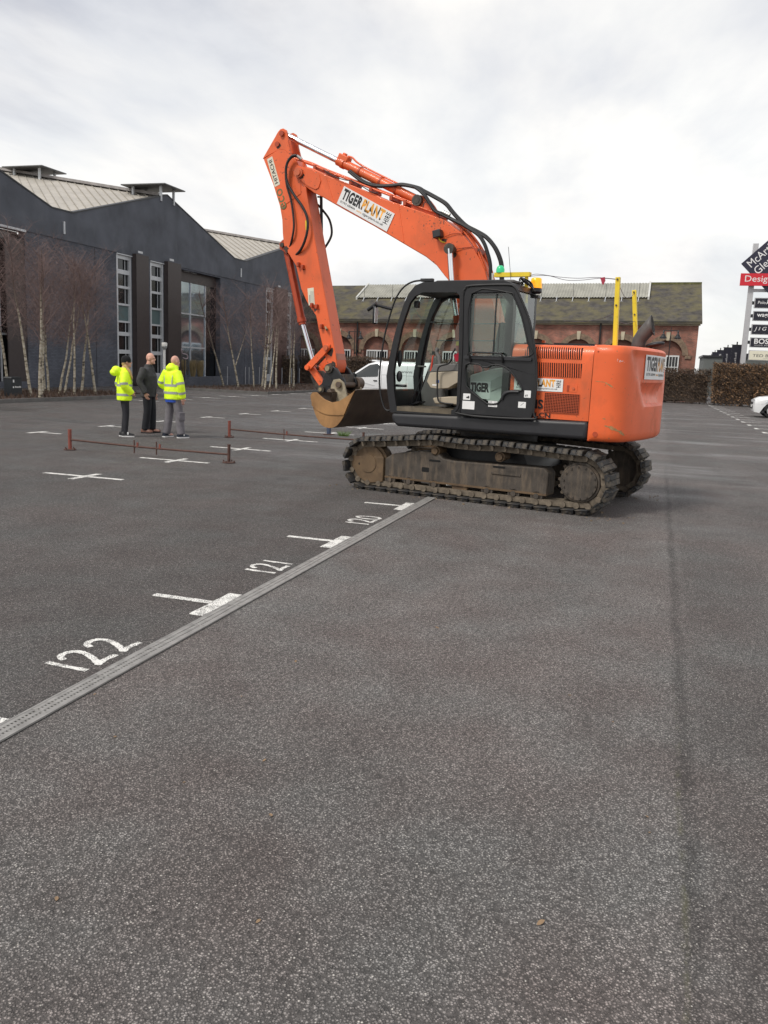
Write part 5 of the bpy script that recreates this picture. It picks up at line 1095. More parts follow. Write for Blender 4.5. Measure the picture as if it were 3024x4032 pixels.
# ---- beds, kerbs
SOIL = M('bark_mulch', (.045, .030, .024), .95, var=.4, vs=8, bump=.6, bs=30, dirt=((.11, .06, .04), .35, 6))
KERB = M('concrete_kerb', (.13, .125, .118), .85, var=.2, vs=3, bump=.15)
def bed(u0, u1, v0, v1, nm='planting_bed'):
    s_ = tag(MB().bx(u0+.12, u1-.12, v0+.12, v1-.12, 0, .10).build(nm, SOIL), kind='structure')
    def run(xa, xb, ya, yb):
        alongx = (xb-xa) > (yb-ya); L_ = (xb-xa) if alongx else (yb-ya); n = max(1, round(L_/.914))
        for k in range(n):
            if alongx: b = MB().bx(xa+L_*k/n+.004, xa+L_*(k+1)/n-.004, ya, yb, 0, .13)
            else: b = MB().bx(xa, xb, ya+L_*k/n+.004, ya+L_*(k+1)/n-.004, 0, .13)
            b.build('kerb_stone', KERB, s_)
    run(u0, u1, v0, v0+.125); run(u0, u1, v1-.125, v1); run(u0, u0+.125, v0+.126, v1-.126); run(u1-.125, u1, v0+.126, v1-.126)
    return s_
bed(8, 27.5, 17.7, 22.6); bed(35.6, 57, 16.6, 23.2)
# low ground cover in the beds
random.seed(41)
for (u0, u1, v0, v1, n) in ((14, 27.3, 17.95, 22.4, 2600), (35.9, 56.6, 16.9, 23, 2200)):
    b = MB()
    for k in range(n):
        x, y = random.uniform(u0, u1), random.uniform(v0, v1); h_ = random.uniform(.03, .20); q = random.random()*6.28; w_ = .02
        b.add([(x-math.cos(q)*w_, y-math.sin(q)*w_, .1), (x+math.cos(q)*w_, y+math.sin(q)*w_, .1), (x+random.uniform(-.08, .08), y+random.uniform(-.08, .08), .1+h_)], [(0, 1, 2)])
    tag(b.build('ground_cover', M('dead_ground_cover', (.085, .052, .036), .9, var=.4, vs=3), recalc=False), 'low reddish-brown dead ground cover', 'plants', kind='stuff')
# ------------------------------------------------------------------ birches
def barkmat():
    m = bpy.data.materials.new('birch_bark'); m.use_nodes = True; t = m.node_tree; b = t.nodes['Principled BSDF']; L = t.links.new
    c = N(t, 'ShaderNodeTexCoord'); s = N(t, 'ShaderNodeSeparateXYZ'); L(c.outputs['Object'], s.inputs[0])
    n = N(t, 'ShaderNodeTexNoise'); n.inputs['Scale'].default_value = 5; n.inputs['Detail'].default_value = 5
    mp_ = N(t, 'ShaderNodeMapping'); mp_.inputs['Scale'].default_value = (1, 1, 2.2); L(c.outputs['Object'], mp_.inputs[0]); L(mp_.outputs[0], n.inputs['Vector'])
    r = N(t, 'ShaderNodeValToRGB'); e = r.color_ramp.elements; e[0].position = .36; e[0].color = (.07, .058, .045, 1); e[1].position = .62; e[1].color = (.47, .43, .35, 1); e.new(.45).color = (.30, .26, .19, 1); L(n.outputs['Fac'], r.inputs[0])
    # young wood higher up is red-brown
    a = N(t, 'ShaderNodeMath', operation='MULTIPLY_ADD'); L(n.outputs['Fac'], a.inputs[0]); a.inputs[1].default_value = 1.5; L(s.outputs[2], a.inputs[2])
    q = N(t, 'ShaderNodeMapRange'); q.inputs['From Min'].default_value = 3.9; q.inputs['From Max'].default_value = 4.9; L(a.outputs[0], q.inputs['Value'])
    mx = N(t, 'ShaderNodeMix', data_type='RGBA'); L(q.outputs[0], mx.inputs['Factor']); L(r.outputs[0], mx.inputs[6]); mx.inputs[7].default_value = (.085, .055, .045, 1)
    L(mx.outputs[2], b.inputs['Base Color']); b.inputs['Roughness'].default_value = .8; return m
BARK = barkmat(); TWIG = M('red_brown_twigs', (.19, .130, .118), .85, var=.2, vs=1)
def birch(u, v, lean, topz, r0, seed, label, ntw=1300, spread=1.0, bare=False, fork=None, group='bare birches'):
    rnd = random.Random(seed); e = empty('birch_tree', (u, v, .05), 0, label, 'tree', group)
    H = topz; pts = []
    for i in range(8):
        f = i/7; pts.append(Vector((lean[0]*f+rnd.uniform(-.04, .04)*f, lean[1]*f+rnd.uniform(-.025, .025), H*f)))
    pts = spline(pts, 4); rad = [max(.006, r0*.85*(1-.84*i/(len(pts)-1))*(1.25 if i == 0 else 1)) for i in range(len(pts))]
    b = MB(); b.tube(pts, rad, 9)
    tr = b.build('trunk', BARK, e, smooth=70)
    if fork:
        p0 = pts[int(len(pts)*fork[0])]; fb = MB(); fp = spline([p0, p0+Vector((fork[1]*.4, fork[2]*.4, fork[3]*.4)), p0+Vector((fork[1], fork[2], fork[3]))], 5); fb.tube(fp, [max(.006, r0*.6*(1-.85*i/(len(fp)-1))) for i in range(len(fp))], 7); fb.build('limb', BARK, e, smooth=70)
    if bare: return e
    lb = MB(); tips = []
    nb = 12
    for k in range(nb):
        f = rnd.uniform(.40, 1.0); i = min(len(pts)-1, int(f*(len(pts)-1))); p = pts[i]; a = rnd.random()*6.283
        L_ = rnd.uniform(.7, 1.7)*(1.35-f*.6)*spread; up = rnd.uniform(.75, 1.5)
        d = Vector((math.cos(a), math.sin(a), up)).normalized()
        q = [p, p+d*L_*.5+Vector((0, 0, .04)), p+d*L_+Vector((math.cos(a)*.1, math.sin(a)*.1, .15*L_))]; sp_ = spline(q, 4)
        lb.tube(sp_, [max(.003, .018*(1-.85*j/(len(sp_)-1))) for j in range(len(sp_))], 5, caps=False); tips += sp_[2:]
    tips += pts[int(len(pts)*.5):]
    lb.build('limbs', TWIG, e, smooth=70)['kind'] = 'stuff'
    tw = MB(); V_ = []; F_ = []
    for k in range(ntw):
        if rnd.random() < .35: p = tips[rnd.randrange(len(tips))].copy()
        else:
            f = rnd.uniform(.38, 1.02); q0 = pts[min(len(pts)-1, int(f*(len(pts)-1)))]; a = rnd.random()*6.283; rr = rnd.random()**.7*(.35+1.15*math.sin(PI*min(1, max(0, (f-.30)/.78))))*spread
            p = Vector((q0.x+rr*math.cos(a), q0.y+rr*math.sin(a), f*H+rnd.uniform(-.25, .35)))
        a = rnd.random()*6.283; L_ = rnd.uniform(.3, .9); d = Vector((math.cos(a)*.8, math.sin(a)*.8, rnd.uniform(-.1, 1.3))).normalized()
        w_ = rnd.uniform(.0015, .0030); sd = d.orthogonal().normalized(); sd = (Matrix.Rotation(rnd.random()*6.28, 3, d) @ sd)*w_
        m_ = p+d*L_*.5+Vector((rnd.uniform(-.05, .05), rnd.uniform(-.05, .05), .03)); q = p+d*L_+Vector((0, 0, -.02))
        o = len(V_); V_ += [p-sd, p+sd, m_+sd*.8, m_-sd*.8, q]; F_ += [(o, o+1, o+2, o+3), (o+3, o+2, o+4)]
    tw.v = V_; tw.f = F_; tw.build('crown', TWIG, e, recalc=False)
    return e
LT = [  # u, v, lean(u,v), height, radius, label
 (20.69, 19.16, (.15, .95), 6.6, .070, 'tall leaning pale birch just right of the black litter bin', None),
 (20.35, 18.48, (.42, .05), 6.0, .085, 'brightest white-trunked birch at the front of the left bed', None),
 (21.9, 21.2, (-.2, .6), 6.2, .07, 'slender birch rising from behind the black litter bin', None),
 (22.85, 20.42, (.25, .0), 5.8, .06, 'thin brown birch just behind the brightest white trunk', None),
 (23.3, 20.50, (.1, .35), 6.2, .060, 'double pale birch third from the white trunk', (.25, -.25, .1, 2.6)),
 (24.4, 21.6, (.1, .2), 5.9, .06, 'slim birch with a dark ivy-covered foot in the left bed', None),
 (23.51, 20.14, (1.25, -.1), 5.6, .06, 'birch leaning right, left one of the leaning pair', None),
 (24.2, 20.45, (1.5, .0), 5.7, .06, 'birch leaning right, right one of the leaning pair', None),
 (23.31, 19.28, (.35, .15), 5.6, .062, 'straight thin birch between the leaning pair and the two right-hand birches', None),
 (24.80, 20.09, (.75, -.1), 5.8, .07, 'greyish birch leaning right near the end of the left bed', None),
 (24.56, 19.21, (-.35, .45), 5.8, .07, 'rightmost birch of the left bed with dark foot, leaning left', None),
 (17.6, 19.3, (.1, .5), 6.4, .09, 'thick leaning birch at the left edge of the picture', None),
 (19.4, 20.6, (.2, .3), 6.3, .06, 'birch left of the litter bin near the picture edge', None)]
for i, (u, v, ln, h_, r_, lb_, fk) in enumerate(LT): birch(u, v, ln, h_*.88, r_, 100+i, lb_, 1450, 1.08, fork=fk, group='birches in the left bed')
RT = [(42.6, 23.0, (-1.3, 1.0), 6.0, .075, 'leftmost birch of the right bed, in front of the tall glazing', None),
 (41.88, 21.58, (-.6, .9), 6.2, .075, 'forked birch beside the tall glazing', (.22, 1.2, -.4, 3.0)),
 (42.42, 20.79, (-.2, .3), 6.0, .055, 'thin birch left of the stout mossy trunk', None),
 (43.2, 20.6, (.4, -.2), 6.3, .095, 'stout mossy birch in the middle of the right bed', None),
 (40.20, 19.0, (.6, -.1), 6.2, .07, 'pale birch at the front of the right bed', (.35, .9, -.2, 2.6)),
 (41.3, 19.2, (1.6, .1), 5.8, .06, 'thin birch leaning right behind the front one', None),
 (42.75, 19.43, (.35, .15), 6.2, .08, 'white birch with twin stems near the bed corner', (.30, .8, .2, 2.8)),
 (45.22, 19.34, (.3, .2), 6.2, .08, 'speckled white birch nearest the excavator arm', None),
 (47.0, 20.4, (.2, .0), 6.0, .06, 'farthest birch, seen behind the bucket cylinder', None)]
for i, (u, v, ln, h_, r_, lb_, fk) in enumerate(RT): birch(u, v, ln, h_*.92, r_, 200+i, lb_, 1500, 1.25, fork=fk, group='birches in the right bed')
# ---- litter bin, bollards, lamp
bn = empty('litter_bin', (20.1, 19.45, .0), 0, 'black litter bin with white print among the birches on the left', 'bin')
MB().prism(rrect(-.27, .27, .06, .74, .03), -.16, .16).build('body', M('black_bin_plastic', (.018, .022, .026), .5, var=.15), bn, bevel=.015); MB().bx(-.23, .23, -.13, .13, .0, .06).build('plinth', DGREY, bn)
MB().prism([(-.29, .74), (.29, .74), (.25, .80), (-.25, .80)], -.18, .18).build('lid', M('black_bin_plastic', (.018, .022, .026), .5), bn, bevel=.012)
b = MB(); b.prism(circ(-.16, .43, .035, 14), -.1635, -.162); b.build('emblem', WHITE, bn)
b = MB(); 
for k in range(7): b.bx(-.08+.045*k, -.048+.045*k, -.1635, -.162, .41, .455 if k not in (0, 5) else .475)
b.build('printed_word', WHITE, bn)['kind'] = 'stuff'
MB().bx(-.18, -.11, -.1635, -.162, .60, .70).build('bin_sticker', WHITE, bn)
b0 = None
STL = M('brushed_steel', (.36, .37, .40), .35, .8, var=.08)
names_ = ['leftmost', 'second', 'third', 'fourth', 'fifth', 'sixth', 'seventh', 'rightmost']
for i, u in enumerate((45.15, 47.74, 48.3, 49.92, 52.19, 53.82, 55.63, 57.15)):
    if b0 is None:
        b0 = o = empty('steel_bollard', (0, 0, 0)); bb = MB(); bb.cyl((0, 0, 0), (0, 0, 1.28), .038, n=12); bb.build('post', STL, b0, smooth=40); bb = MB(); bb.lathe([(0, .02), (.038, 0), (.0, -.002)], (0, 0, 1.28), 12); bb.build('cap', STL, b0, smooth=40); bb = MB(); bb.cyl((0, 0, 0), (0, 0, .02), .07, n=12); bb.build('base_ring', STL, b0)
    else: o = dup(b0)
    o.location = (u, 24.1, 0); tag(o, names_[i]+(' from the left' if 0 < i < 7 else '')+' of eight thin steel bollards before the dark building', 'bollard', 'steel bollards')
lpst = empty('path_lamp', (31.05, 20.0, 0), 0, 'white path lamp post with drum head behind the bald men', 'lamp')
b = MB(); b.cyl((0, 0, 0), (0, 0, 2.12), .055, n=14); b.build('post', M('white_lamp_paint', (.62, .62, .60), .5), lpst, smooth=40)
b = MB(); b.lathe([(0, 0), (.075, 0), (.10, .06), (.13, .10), (.13, .16), (0, .16)], (0, 0, 2.10), 18); b.build('gear_housing', M('grey_lamp_paint', (.28, .29, .29), .5), lpst, smooth=30)
b = MB(); b.lathe([(0, 0), (.13, 0), (.14, .10), (.12, .17), (0, .18)], (0, 0, 2.26), 18); b.build('lamp_head', M('opal_plastic', (.70, .69, .66), .4), lpst, smooth=30)
wbx = empty('utility_box', (50.5, 18.2, 0), 0, 'white box standing on the ground left of the excavator bucket', 'box')
MB().bx(-.35, .35, -.75, .75, .06, 1.05).build('body', M('white_box_paint', (.66, .66, .65), .5), wbx, bevel=.02); MB().bx(-.37, .37, -.77, .77, 1.05, 1.09).build('lid', WHITE, wbx); MB().bx(-.3, .3, -.7, .7, 0, .06).build('plinth', DGREY, wbx)
# ------------------------------------------------------------------ brick building
UB = 62.0
BB = empty('brick_works_building', (UB, 8, 0), 0, 'long red-brick works with round arches and a mossy slate roof behind the excavator', 'building')
def bsk(o):   # the long facade falls slightly to the left, with the ground
    for v in o.data.vertices: v.co.z -= .0155*(v.co.y-8)
    return o
def bpart(mb, nm, m, parent=None, **k):
    o = bsk(mb.build(nm, m, parent or BB, **k))
    if parent is None: o.matrix_parent_inverse = Matrix.Translation((-UB, -8, 0))
    return o
BRK = brickmat('old_red_brick', (.36, .125, .080), (.225, .085, .060), (.26, .215, .18), plane='yz', var=.42, dirt=((.095, .065, .055), .75, 1.1))
BRK2 = brickmat('dark_infill_brick', (.27, .098, .066), (.185, .072, .052), (.18, .145, .12), plane='yz', var=.3, dirt=((.06, .045, .04), .6, 1.6))
ARB = M('buff_arch_brick', (.22, .155, .105), .85, var=.3, vs=6, dirt=((.10, .075, .06), .4, 4))
STN = M('cream_stone', (.50, .44, .32), .8, var=.15, vs=3)
SLT = M('mossy_slate', (.062, .056, .050), .85, var=.4, vs=2.5, bump=.3, bs=12, dirt=((.135, .118, .055), .55, .8))
RLT = M('weathered_corrugated_sheet', (.33, .325, .28), .7, var=.18, vs=1.0, dirt=((.16, .15, .12), .35, 2))
cents = [22.58-3.28*k for k in range(-1, 9)]
def archpoly(c, r, zs, zb=.0, n=14): return [(c-r, zb)]+[(c+r*math.cos(PI-PI*i/n), zs+r*math.sin(PI-PI*i/n)) for i in range(n+1)]+[(c+r, zb)]
ZS = 3.22; RI = 1.12; BLD = M('blind_behind_glass', (.16, .155, .145), .3, var=.1); random.seed(8)
fac = [(-5.75, -.5), (29.5, -.5), (29.5, 5.40), (-5.75, 5.40)]
bpart(MB().prism(fac, UB, UB+.35, plane='yz', holes=[archpoly(c, RI, ZS, .3) for c in cents]), 'front_wall', BRK)
bpart(MB().bx(UB+.28, UB+.40, -5.7, 29.4, 0, 5.3), 'arch_infill', BRK2)
bpart(MB().prism([(UB+.36, -.5), (UB+14, -.5), (UB+14, 5.4), (UB+7, 9.0), (UB+.36, 5.4)], -5.72, -5.45), 'end_gable', BRK)
bpart(MB().prism([(UB+.36, -.5), (UB+14, -.5), (UB+14, 5.4), (UB+7, 9.0), (UB+.36, 5.4)], 29.2, 29.48), 'end_gable', BRK)
bpart(MB().bx(UB-.12, UB+.02, -5.85, 29.5, 5.40, 5.60), 'eaves_course', STN)
bpart(MB().bx(UB-.30, UB-.12, -5.9, 29.5, 5.58, 5.70), 'gutter', BLACK)
for c in cents:
    out = [(c+(RI+.42)*math.cos(PI-PI*i/20), ZS+(RI+.42)*math.sin(PI-PI*i/20)) for i in range(21)]; inn_ = [(c+RI*math.cos(PI*i/20), ZS+RI*math.sin(PI*i/20)) for i in range(21)]
    ar = bpart(MB().prism(out+inn_, UB-.05, UB+.02, plane='yz'), 'arch_ring', ARB)
    bsk(MB().prism([(c-.10, 4.30), (c+.10, 4.30), (c+.15, 4.92), (c-.15, 4.92)], UB-.10, UB-.052, plane='yz').build('keystone', STN, ar))
    for s in (-1, 1): bsk(MB().bx(UB-.08, UB-.002, c+s*(RI+.42)-.22, c+s*(RI+.42)+.22, 2.98, 3.20).build('impost', ARB, ar))
    wz0, wz1, hw_ = 1.6, 3.22, .93
    f = MB()
    for a, c2 in ((-hw_, -hw_+.09), (-.05, .05), (hw_-.09, hw_)): f.bx(UB+.19, UB+.27, c+a, c+c2, wz0, wz1)
    f.bx(UB+.191, UB+.269, c-hw_, c+hw_, wz1-.11, wz1); f.bx(UB+.191, UB+.269, c-hw_, c+hw_, wz0, wz0+.1); f.bx(UB+.192, UB+.268, c-hw_, c+hw_, 2.32, 2.38)
    wf = bpart(f, 'window', M('white_window_paint', (.70, .71, .70), .5))
    bsk(MB().bx(UB+.24, UB+.25, c-hw_, c, wz0, wz1).build('pane', random.choice((DGL, DGL, BLD)), wf)); bsk(MB().bx(UB+.241, UB+.251, c, c+hw_, wz0, wz1).build('pane', random.choice((DGL, DGL, BLD)), wf))
    for q in (-.66, -.44, -.24, .24, .44, .66): bsk(MB().bx(UB+.205, UB+.238, c+q-.018, c+q+.018, wz0, wz1).build('glazing_bar', M('white_window_paint', (.70, .71, .70), .5), wf))
for v in (20.98, 1.30, 11.1):
    bpart(MB().cyl((UB-.14, v, 0), (UB-.14, v, 5.6), .07, n=10), 'downpipe', BLACK, smooth=40)
# roof
def rp(s, v, lift=0): return Vector((UB-.35+7.35*s, v, 5.62+3.5*s+lift))
RW = 1.0
b = MB(); P = [rp(0, -5.95), rp(0, 29.6), rp(1, 29.6), rp(1, -5.95)]; b.add(P+[p-Vector((0, 0, .12)) for p in P], [(0, 1, 2, 3), (7, 6, 5, 4), (0, 4, 5, 1), (1, 5, 6, 2), (2, 6, 7, 3), (3, 7, 4, 0)])
rf = bpart(b, 'roof', SLT)
for k in range(26):
    s0 = k/26; b = MB(); q0, q1 = rp(s0, -5.94, .012), rp(s0+1/26+.006, -5.94, .004); b.add([q0, rp(s0, 29.6, .012), rp(s0+1/26+.006, 29.6, .004), q1, q0-Vector((0, 0, .03)), rp(s0, 29.6, -.018)], [(0, 1, 2, 3), (0, 4, 5, 1)]); bsk(b.build('slate_course', SLT, rf, recalc=False))
P2 = [Vector((UB+14.4, v, 5.4)) for v in (-5.95, 29.6)]; b = MB(); b.add([rp(1, -5.95), rp(1, 29.6), P2[1], P2[0]], [(0, 1, 2, 3)]); bsk(b.build('rear_slope', SLT, rf))
b = MB(); b.add([rp(1, -1.95, -.02)+Vector(q) for q in ()], []); b.bx(UB+6.9, UB+7.12, -5.95, -2.0, 9.08, 9.26); bsk(b.build('ridge_tiles', M('mossy_ridge', (.11, .11, .04), .9, var=.4, vs=5), rf))
# corrugated rooflight along the upper slope
b = MB(); nr = 104; va, vb = -1.9, 22.5
rows = [[], []]
for i in range(nr*4+1):
    v = va+(vb-va)*i/(nr*4); l_ = .14+.03*math.sin(i*PI/2); rows[0].append(rp(.585, v, l_)); rows[1].append(rp(.985, v, l_))
b.grid(rows); rl = bsk(b.build('corrugated_rooflight', RLT, rf, recalc=False))
for v in (va-.12, vb): bsk(MB().add([rp(.57, v, .0), rp(.57, v+.14, .0), rp(1.0, v+.14, .0), rp(1.0, v, .0), rp(.57, v, .24), rp(.57, v+.14, .24), rp(1.0, v+.14, .24), rp(1.0, v, .24)], [(3, 2, 1, 0), (4, 5, 6, 7), (0, 1, 5, 4), (1, 2, 6, 5), (2, 3, 7, 6), (3, 0, 4, 7)]).build('verge_board', M('white_verge', (.55, .55, .52), .6), rf))
for k in range(19):
    v = va+.7+k*1.28; p = rp(.52, v, .06)
    bsk(MB().cyl(p, rp(.57, v, .2), .03, n=6).cyl(p, p+Vector((0, -.14, -.14)), .025, n=6).cyl(p, p+Vector((0, .14, -.14)), .025, n=6).build('roof_bracket', FRM, rf))
    if k % 2 == 0: bsk(MB().cyl(rp(.57, v, .1), rp(.57, v, 1.25), .015, n=6).build('roof_rod', BLACK, rf))
# ---- twin-lantern lamp posts
def street_lamp(u, v, h_, label):
    e = empty('street_lamp', (u, v, 0), 0, label, 'lamp', 'twin-lantern lamps by the brick works')
    b = MB(); b.cyl((0, 0, 0), (0, 0, 1.0), .09, .07, n=12); b.cyl((0, 0, 1.0), (0, 0, h_), .045, .03, n=12); b.build('post', BLACK, e, smooth=40)
    MB().bx(-.02, .02, -.55, .55, h_-.25, h_-.20).build('cross_arm', BLACK, e)
    for s in (-.50, .50):
        b = MB(); b.lathe([(0, 0), (.26, .02), (.27, .05), (.20, .12), (.12, .24), (.13, .27), (.07, .33), (.05, .45), (.08, .48), (.02, .62), (0, .64)], (0, s, h_-.80), 14); ln = b.build('lantern', BLACK, e, smooth=40)
        b = MB(); b.lathe([(0, -.05), (.2, -.01), (.2, 0), (0, .0)], (0, s, h_-.80), 14); b.build('lantern_glass', M('opal_plastic', (.70, .69, .66), .4), ln)
    return e
street_lamp(60.2, 20.6, 4.62, 'black twin-lantern lamp post left of the cab, before the brick works'); street_lamp(60.2, -3.8, 5.35, 'black twin-lantern lamp post right of the exhaust, before the brick works')
# ---- hedges
HL1 = M('beech_leaf_brown', (.23, .135, .070), .8, var=.4, vs=1.5); HL2 = M('hedge_twig_dark', (.082, .060, .046), .9, var=.3, vs=2)
def hedge(u0, u1, v0, v1, h_, n, seed, label, mleaf=HL1):
    rnd = random.Random(seed); e = empty('hedge', ((u0+u1)/2, (v0+v1)/2, 0), 0, label, 'hedge')
    cu0, cv0 = (u0+u1)/2, (v0+v1)/2
    st = MB()
    for k in range(int((v1-v0)*5)):
        x, y = rnd.uniform(u0+.4, u1-.4)-cu0, rnd.uniform(v0, v1)-cv0; q = [Vector((x, y, 0)), Vector((x+rnd.uniform(-.15, .15), y+rnd.uniform(-.2, .2), h_*.5)), Vector((x+rnd.uniform(-.3, .3), y+rnd.uniform(-.35, .35), h_*.95))]
        st.tube(q, [.03, .02, .008], 4, caps=False)
    st.build('stems', HL2, e)['kind'] = 'stuff'
    co = MB(); rr_ = []
    for i in range(int((v1-v0)/.5)+1):
        y = v0+.15+(v1-v0-.3)*i/int((v1-v0)/.5)-cv0; row = []
        for q in range(12):
            a = PI*q/11; x = math.cos(a)*(u1-u0)*.5*.62; z = .12+(h_*.86-.12)*min(1, math.sin(a)*1.9)
            row.append((x+.12*noise.noise(Vector((y*.9, z, seed+q))), y, z+.12*noise.noise(Vector((y*1.3, x*3, seed+9)))))
        rr_.append(row)
    co.loft(rr_); co.build('core', HL2, e, smooth=60)
    for nm, m, cnt, sz in (('twigs', HL2, n, .10), ('leaves', mleaf, n, .075)):
        V_ = []; F_ = []
        for k in range(cnt):
            z = h_*(rnd.random()**.62)*(1+.03*rnd.uniform(-1, 1)); ex = 1-.10*(z/h_)
            x = rnd.uniform(u0, u1)-cu0 if rnd.random() < .45 else (u0-cu0)*ex+abs(rnd.gauss(0, .14)); y = rnd.uniform(v0, v1)-cv0
            x += .14*noise.noise(Vector((y*1.1, z*1.3, seed))); zt = z+.10*noise.noise(Vector((y*.8, x, seed+5)))
            if z < .45 and rnd.random() < .30: continue
            c = Vector((x, y, max(.03, zt))); a = Vector((rnd.uniform(-1, 1), rnd.uniform(-1, 1), rnd.uniform(-1, 1))).normalized(); t_ = a.orthogonal().normalized(); s_ = sz*rnd.uniform(.5, 1.2); b2 = a.cross(t_)
            o = len(V_); w_ = .55 if nm == 'leaves' else .14; L2 = 1 if nm == 'leaves' else 2.4
            V_ += [c-t_*s_*L2, c+b2*s_*w_, c+t_*s_*L2, c-b2*s_*w_]; F_.append((o, o+1, o+2, o+3))
        b = MB(); b.v = V_; b.f = F_; b.build(nm, m, e, recalc=False)['kind'] = 'stuff'
    return e
hedge(57.9, 59.5, -6.7, 24.5, 2.38, 22000, 1, 'long brown hedge in front of the brick works, behind the excavator', M('hedge_leaf_dark', (.13, .085, .054), .85, var=.4, vs=1.5))
hedge(56.9, 58.9, -24, -6.75, 2.85, 26000, 2, 'taller russet beech hedge below the tall sign on the right')
hedge(57.2, 58.8, 24.7, 30, 2.3, 2500, 3, 'short brown hedge end beside the dark building', M('hedge_leaf_dark', (.13, .085, .054), .85))
# ---- far grey wall
fw = empty('far_flat_building', (92, -14, 0), 0, 'low grey flat-roofed building beyond the hedge on the right', 'building')
MB().bx(0, 8, -14, 6.1, 0, 4.1).build('wall', M('grey_green_cladding', (.12, .13, .125), .8, var=.12, vs=.5), fw); MB().bx(-.15, 8.15, -14.15, 6.25, 4.1, 4.3).build('roof', DGREY, fw)
# ---- totem sign
SG = empty('totem_sign', (64, -11.2, 0), 0, 'tall grey-legged shopping totem with navy diamond and red band at the right edge', 'sign')
NAVY = M('navy_sign', (.022, .022, .045), .4, var=.05); REDS = M('red_sign', (.62, .018, .035), .4, var=.04); SGREY = M('silver_sign_leg', (.50, .50, .51), .45, .2, var=.04); BLKS = M('black_sign_panel', (.012, .012, .022), .4, var=.05); CRM = M('cream_sign_panel', (.78, .75, .60), .45, var=.03)
def spart(mb, nm, m, parent=SG, **k): return mb.build(nm, m, parent, **k)
for y in (2.0, -2.2): spart(MB().bx(-.12, .12, y-.19, y+.19, 0, 11.75), 'leg', SGREY, bevel=.02)
spart(MB().bx(-.08, .08, -2.0, 1.81, 8.28, 8.50), 'cross_beam', SGREY)
dcy, dcz, dd = .50, 10.28, 2.38
dia = spart(MB().prism([(dcy+dd, dcz), (dcy, dcz-dd), (dcy-dd, dcz), (dcy, dcz+dd)], -.32, -.14, plane='yz'), 'diamond_panel', NAVY)
q1 = Vector((0, -1, 1)).normalized(); q2 = Vector((0, 1, 1)).normalized()
text('McArthur', .56, WHITE, dia, Vector((-.322, dcy+dd, dcz))+q1*.30-q2*(-.0)+Vector((0, -.0, 0))+q2*-.72+Vector((0, 0, .0)), q1, q2, width=2.75)
text('Glen', .56, WHITE, dia, Vector((-.322, dcy+dd, dcz))+q1*.30+q2*-1.42, q1, q2, width=1.35)
for o in list(dia.children): o.location = Vector((0, -.50, .50))*.0
rb_ = spart(MB().bx(-.46, -.33, -3.4, 2.84, 8.69, 9.57), 'red_band', REDS)
text('Designer Outlet', .44, WHITE, rb_, (-.462, 2.52, 8.98), (0, -1, 0), (0, 0, 1), width=4.6)
for (z0, z1, m, txt, hh, wd, x0, tm) in ((7.11, 7.86, BLKS, 'Polo', .22, .52, 1.42, WHITE), (6.19, 6.90, BLKS, 'wagamama', .30, 2.0, 1.40, WHITE), (5.19, 5.94, BLKS, 'J I G S A W', .26, 2.2, 1.48, WHITE), (4.25, 4.97, BLKS, 'BOSS', .36, 1.25, 1.38, WHITE), (3.28, 4.03, CRM, 'TED BAKER', .20, 2.1, 1.38, BLKS)):
    fr_ = spart(MB().bx(-.16, .10, -1.95, 1.66, z0, z1), 'panel_frame', SGREY); pn = MB().bx(-.19, -.162, -1.9, 1.61, z0+.05, z1-.05).build('panel', m, fr_)
    zt = z0+.30 if txt not in ('BOSS', 'TED BAKER') else z0+.27
    text(txt, hh, tm, fr_, (-.192, x0, zt), (0, -1, 0), (0, 0, 1), width=wd, weight=.02 if txt in ('BOSS', 'wagamama') else 0, shear=.25 if txt.startswith('J') else 0)
    if txt == 'Polo':
        text('Ralph Lauren', .22, tm, fr_, (-.192, x0-.78, zt), (0, -1, 0), (0, 0, 1), width=1.5)
        b = MB(); b.prism([(x0-.56, zt-.06), (x0-.60, zt+.10), (x0-.64, zt+.16), (x0-.63, zt+.30), (x0-.68, zt+.34), (x0-.71, zt+.20), (x0-.74, zt+.14), (x0-.72, zt-.06), (x0-.68, zt+.06), (x0-.62, zt+.02)], -.194, -.1925, plane='yz'); b.build('emblem', tm, fr_)
    if txt == 'BOSS': text('HUGO BOSS', .07, tm, fr_, (-.192, x0-.03, z0+.12), (0, -1, 0), (0, 0, 1), width=1.15, spacing=1.3)
    if txt == 'TED BAKER': text('LONDON', .08, M('grey_print', (.30, .30, .31), .6, var=0), fr_, (-.192, x0-.75, z0+.12), (0, -1, 0), (0, 0, 1), width=.75)
    MB().bx(-.10, .02, 1.66, 1.81, (z0+z1)/2-.12, (z0+z1)/2+.12).build('bracket', DGREY, fr_)
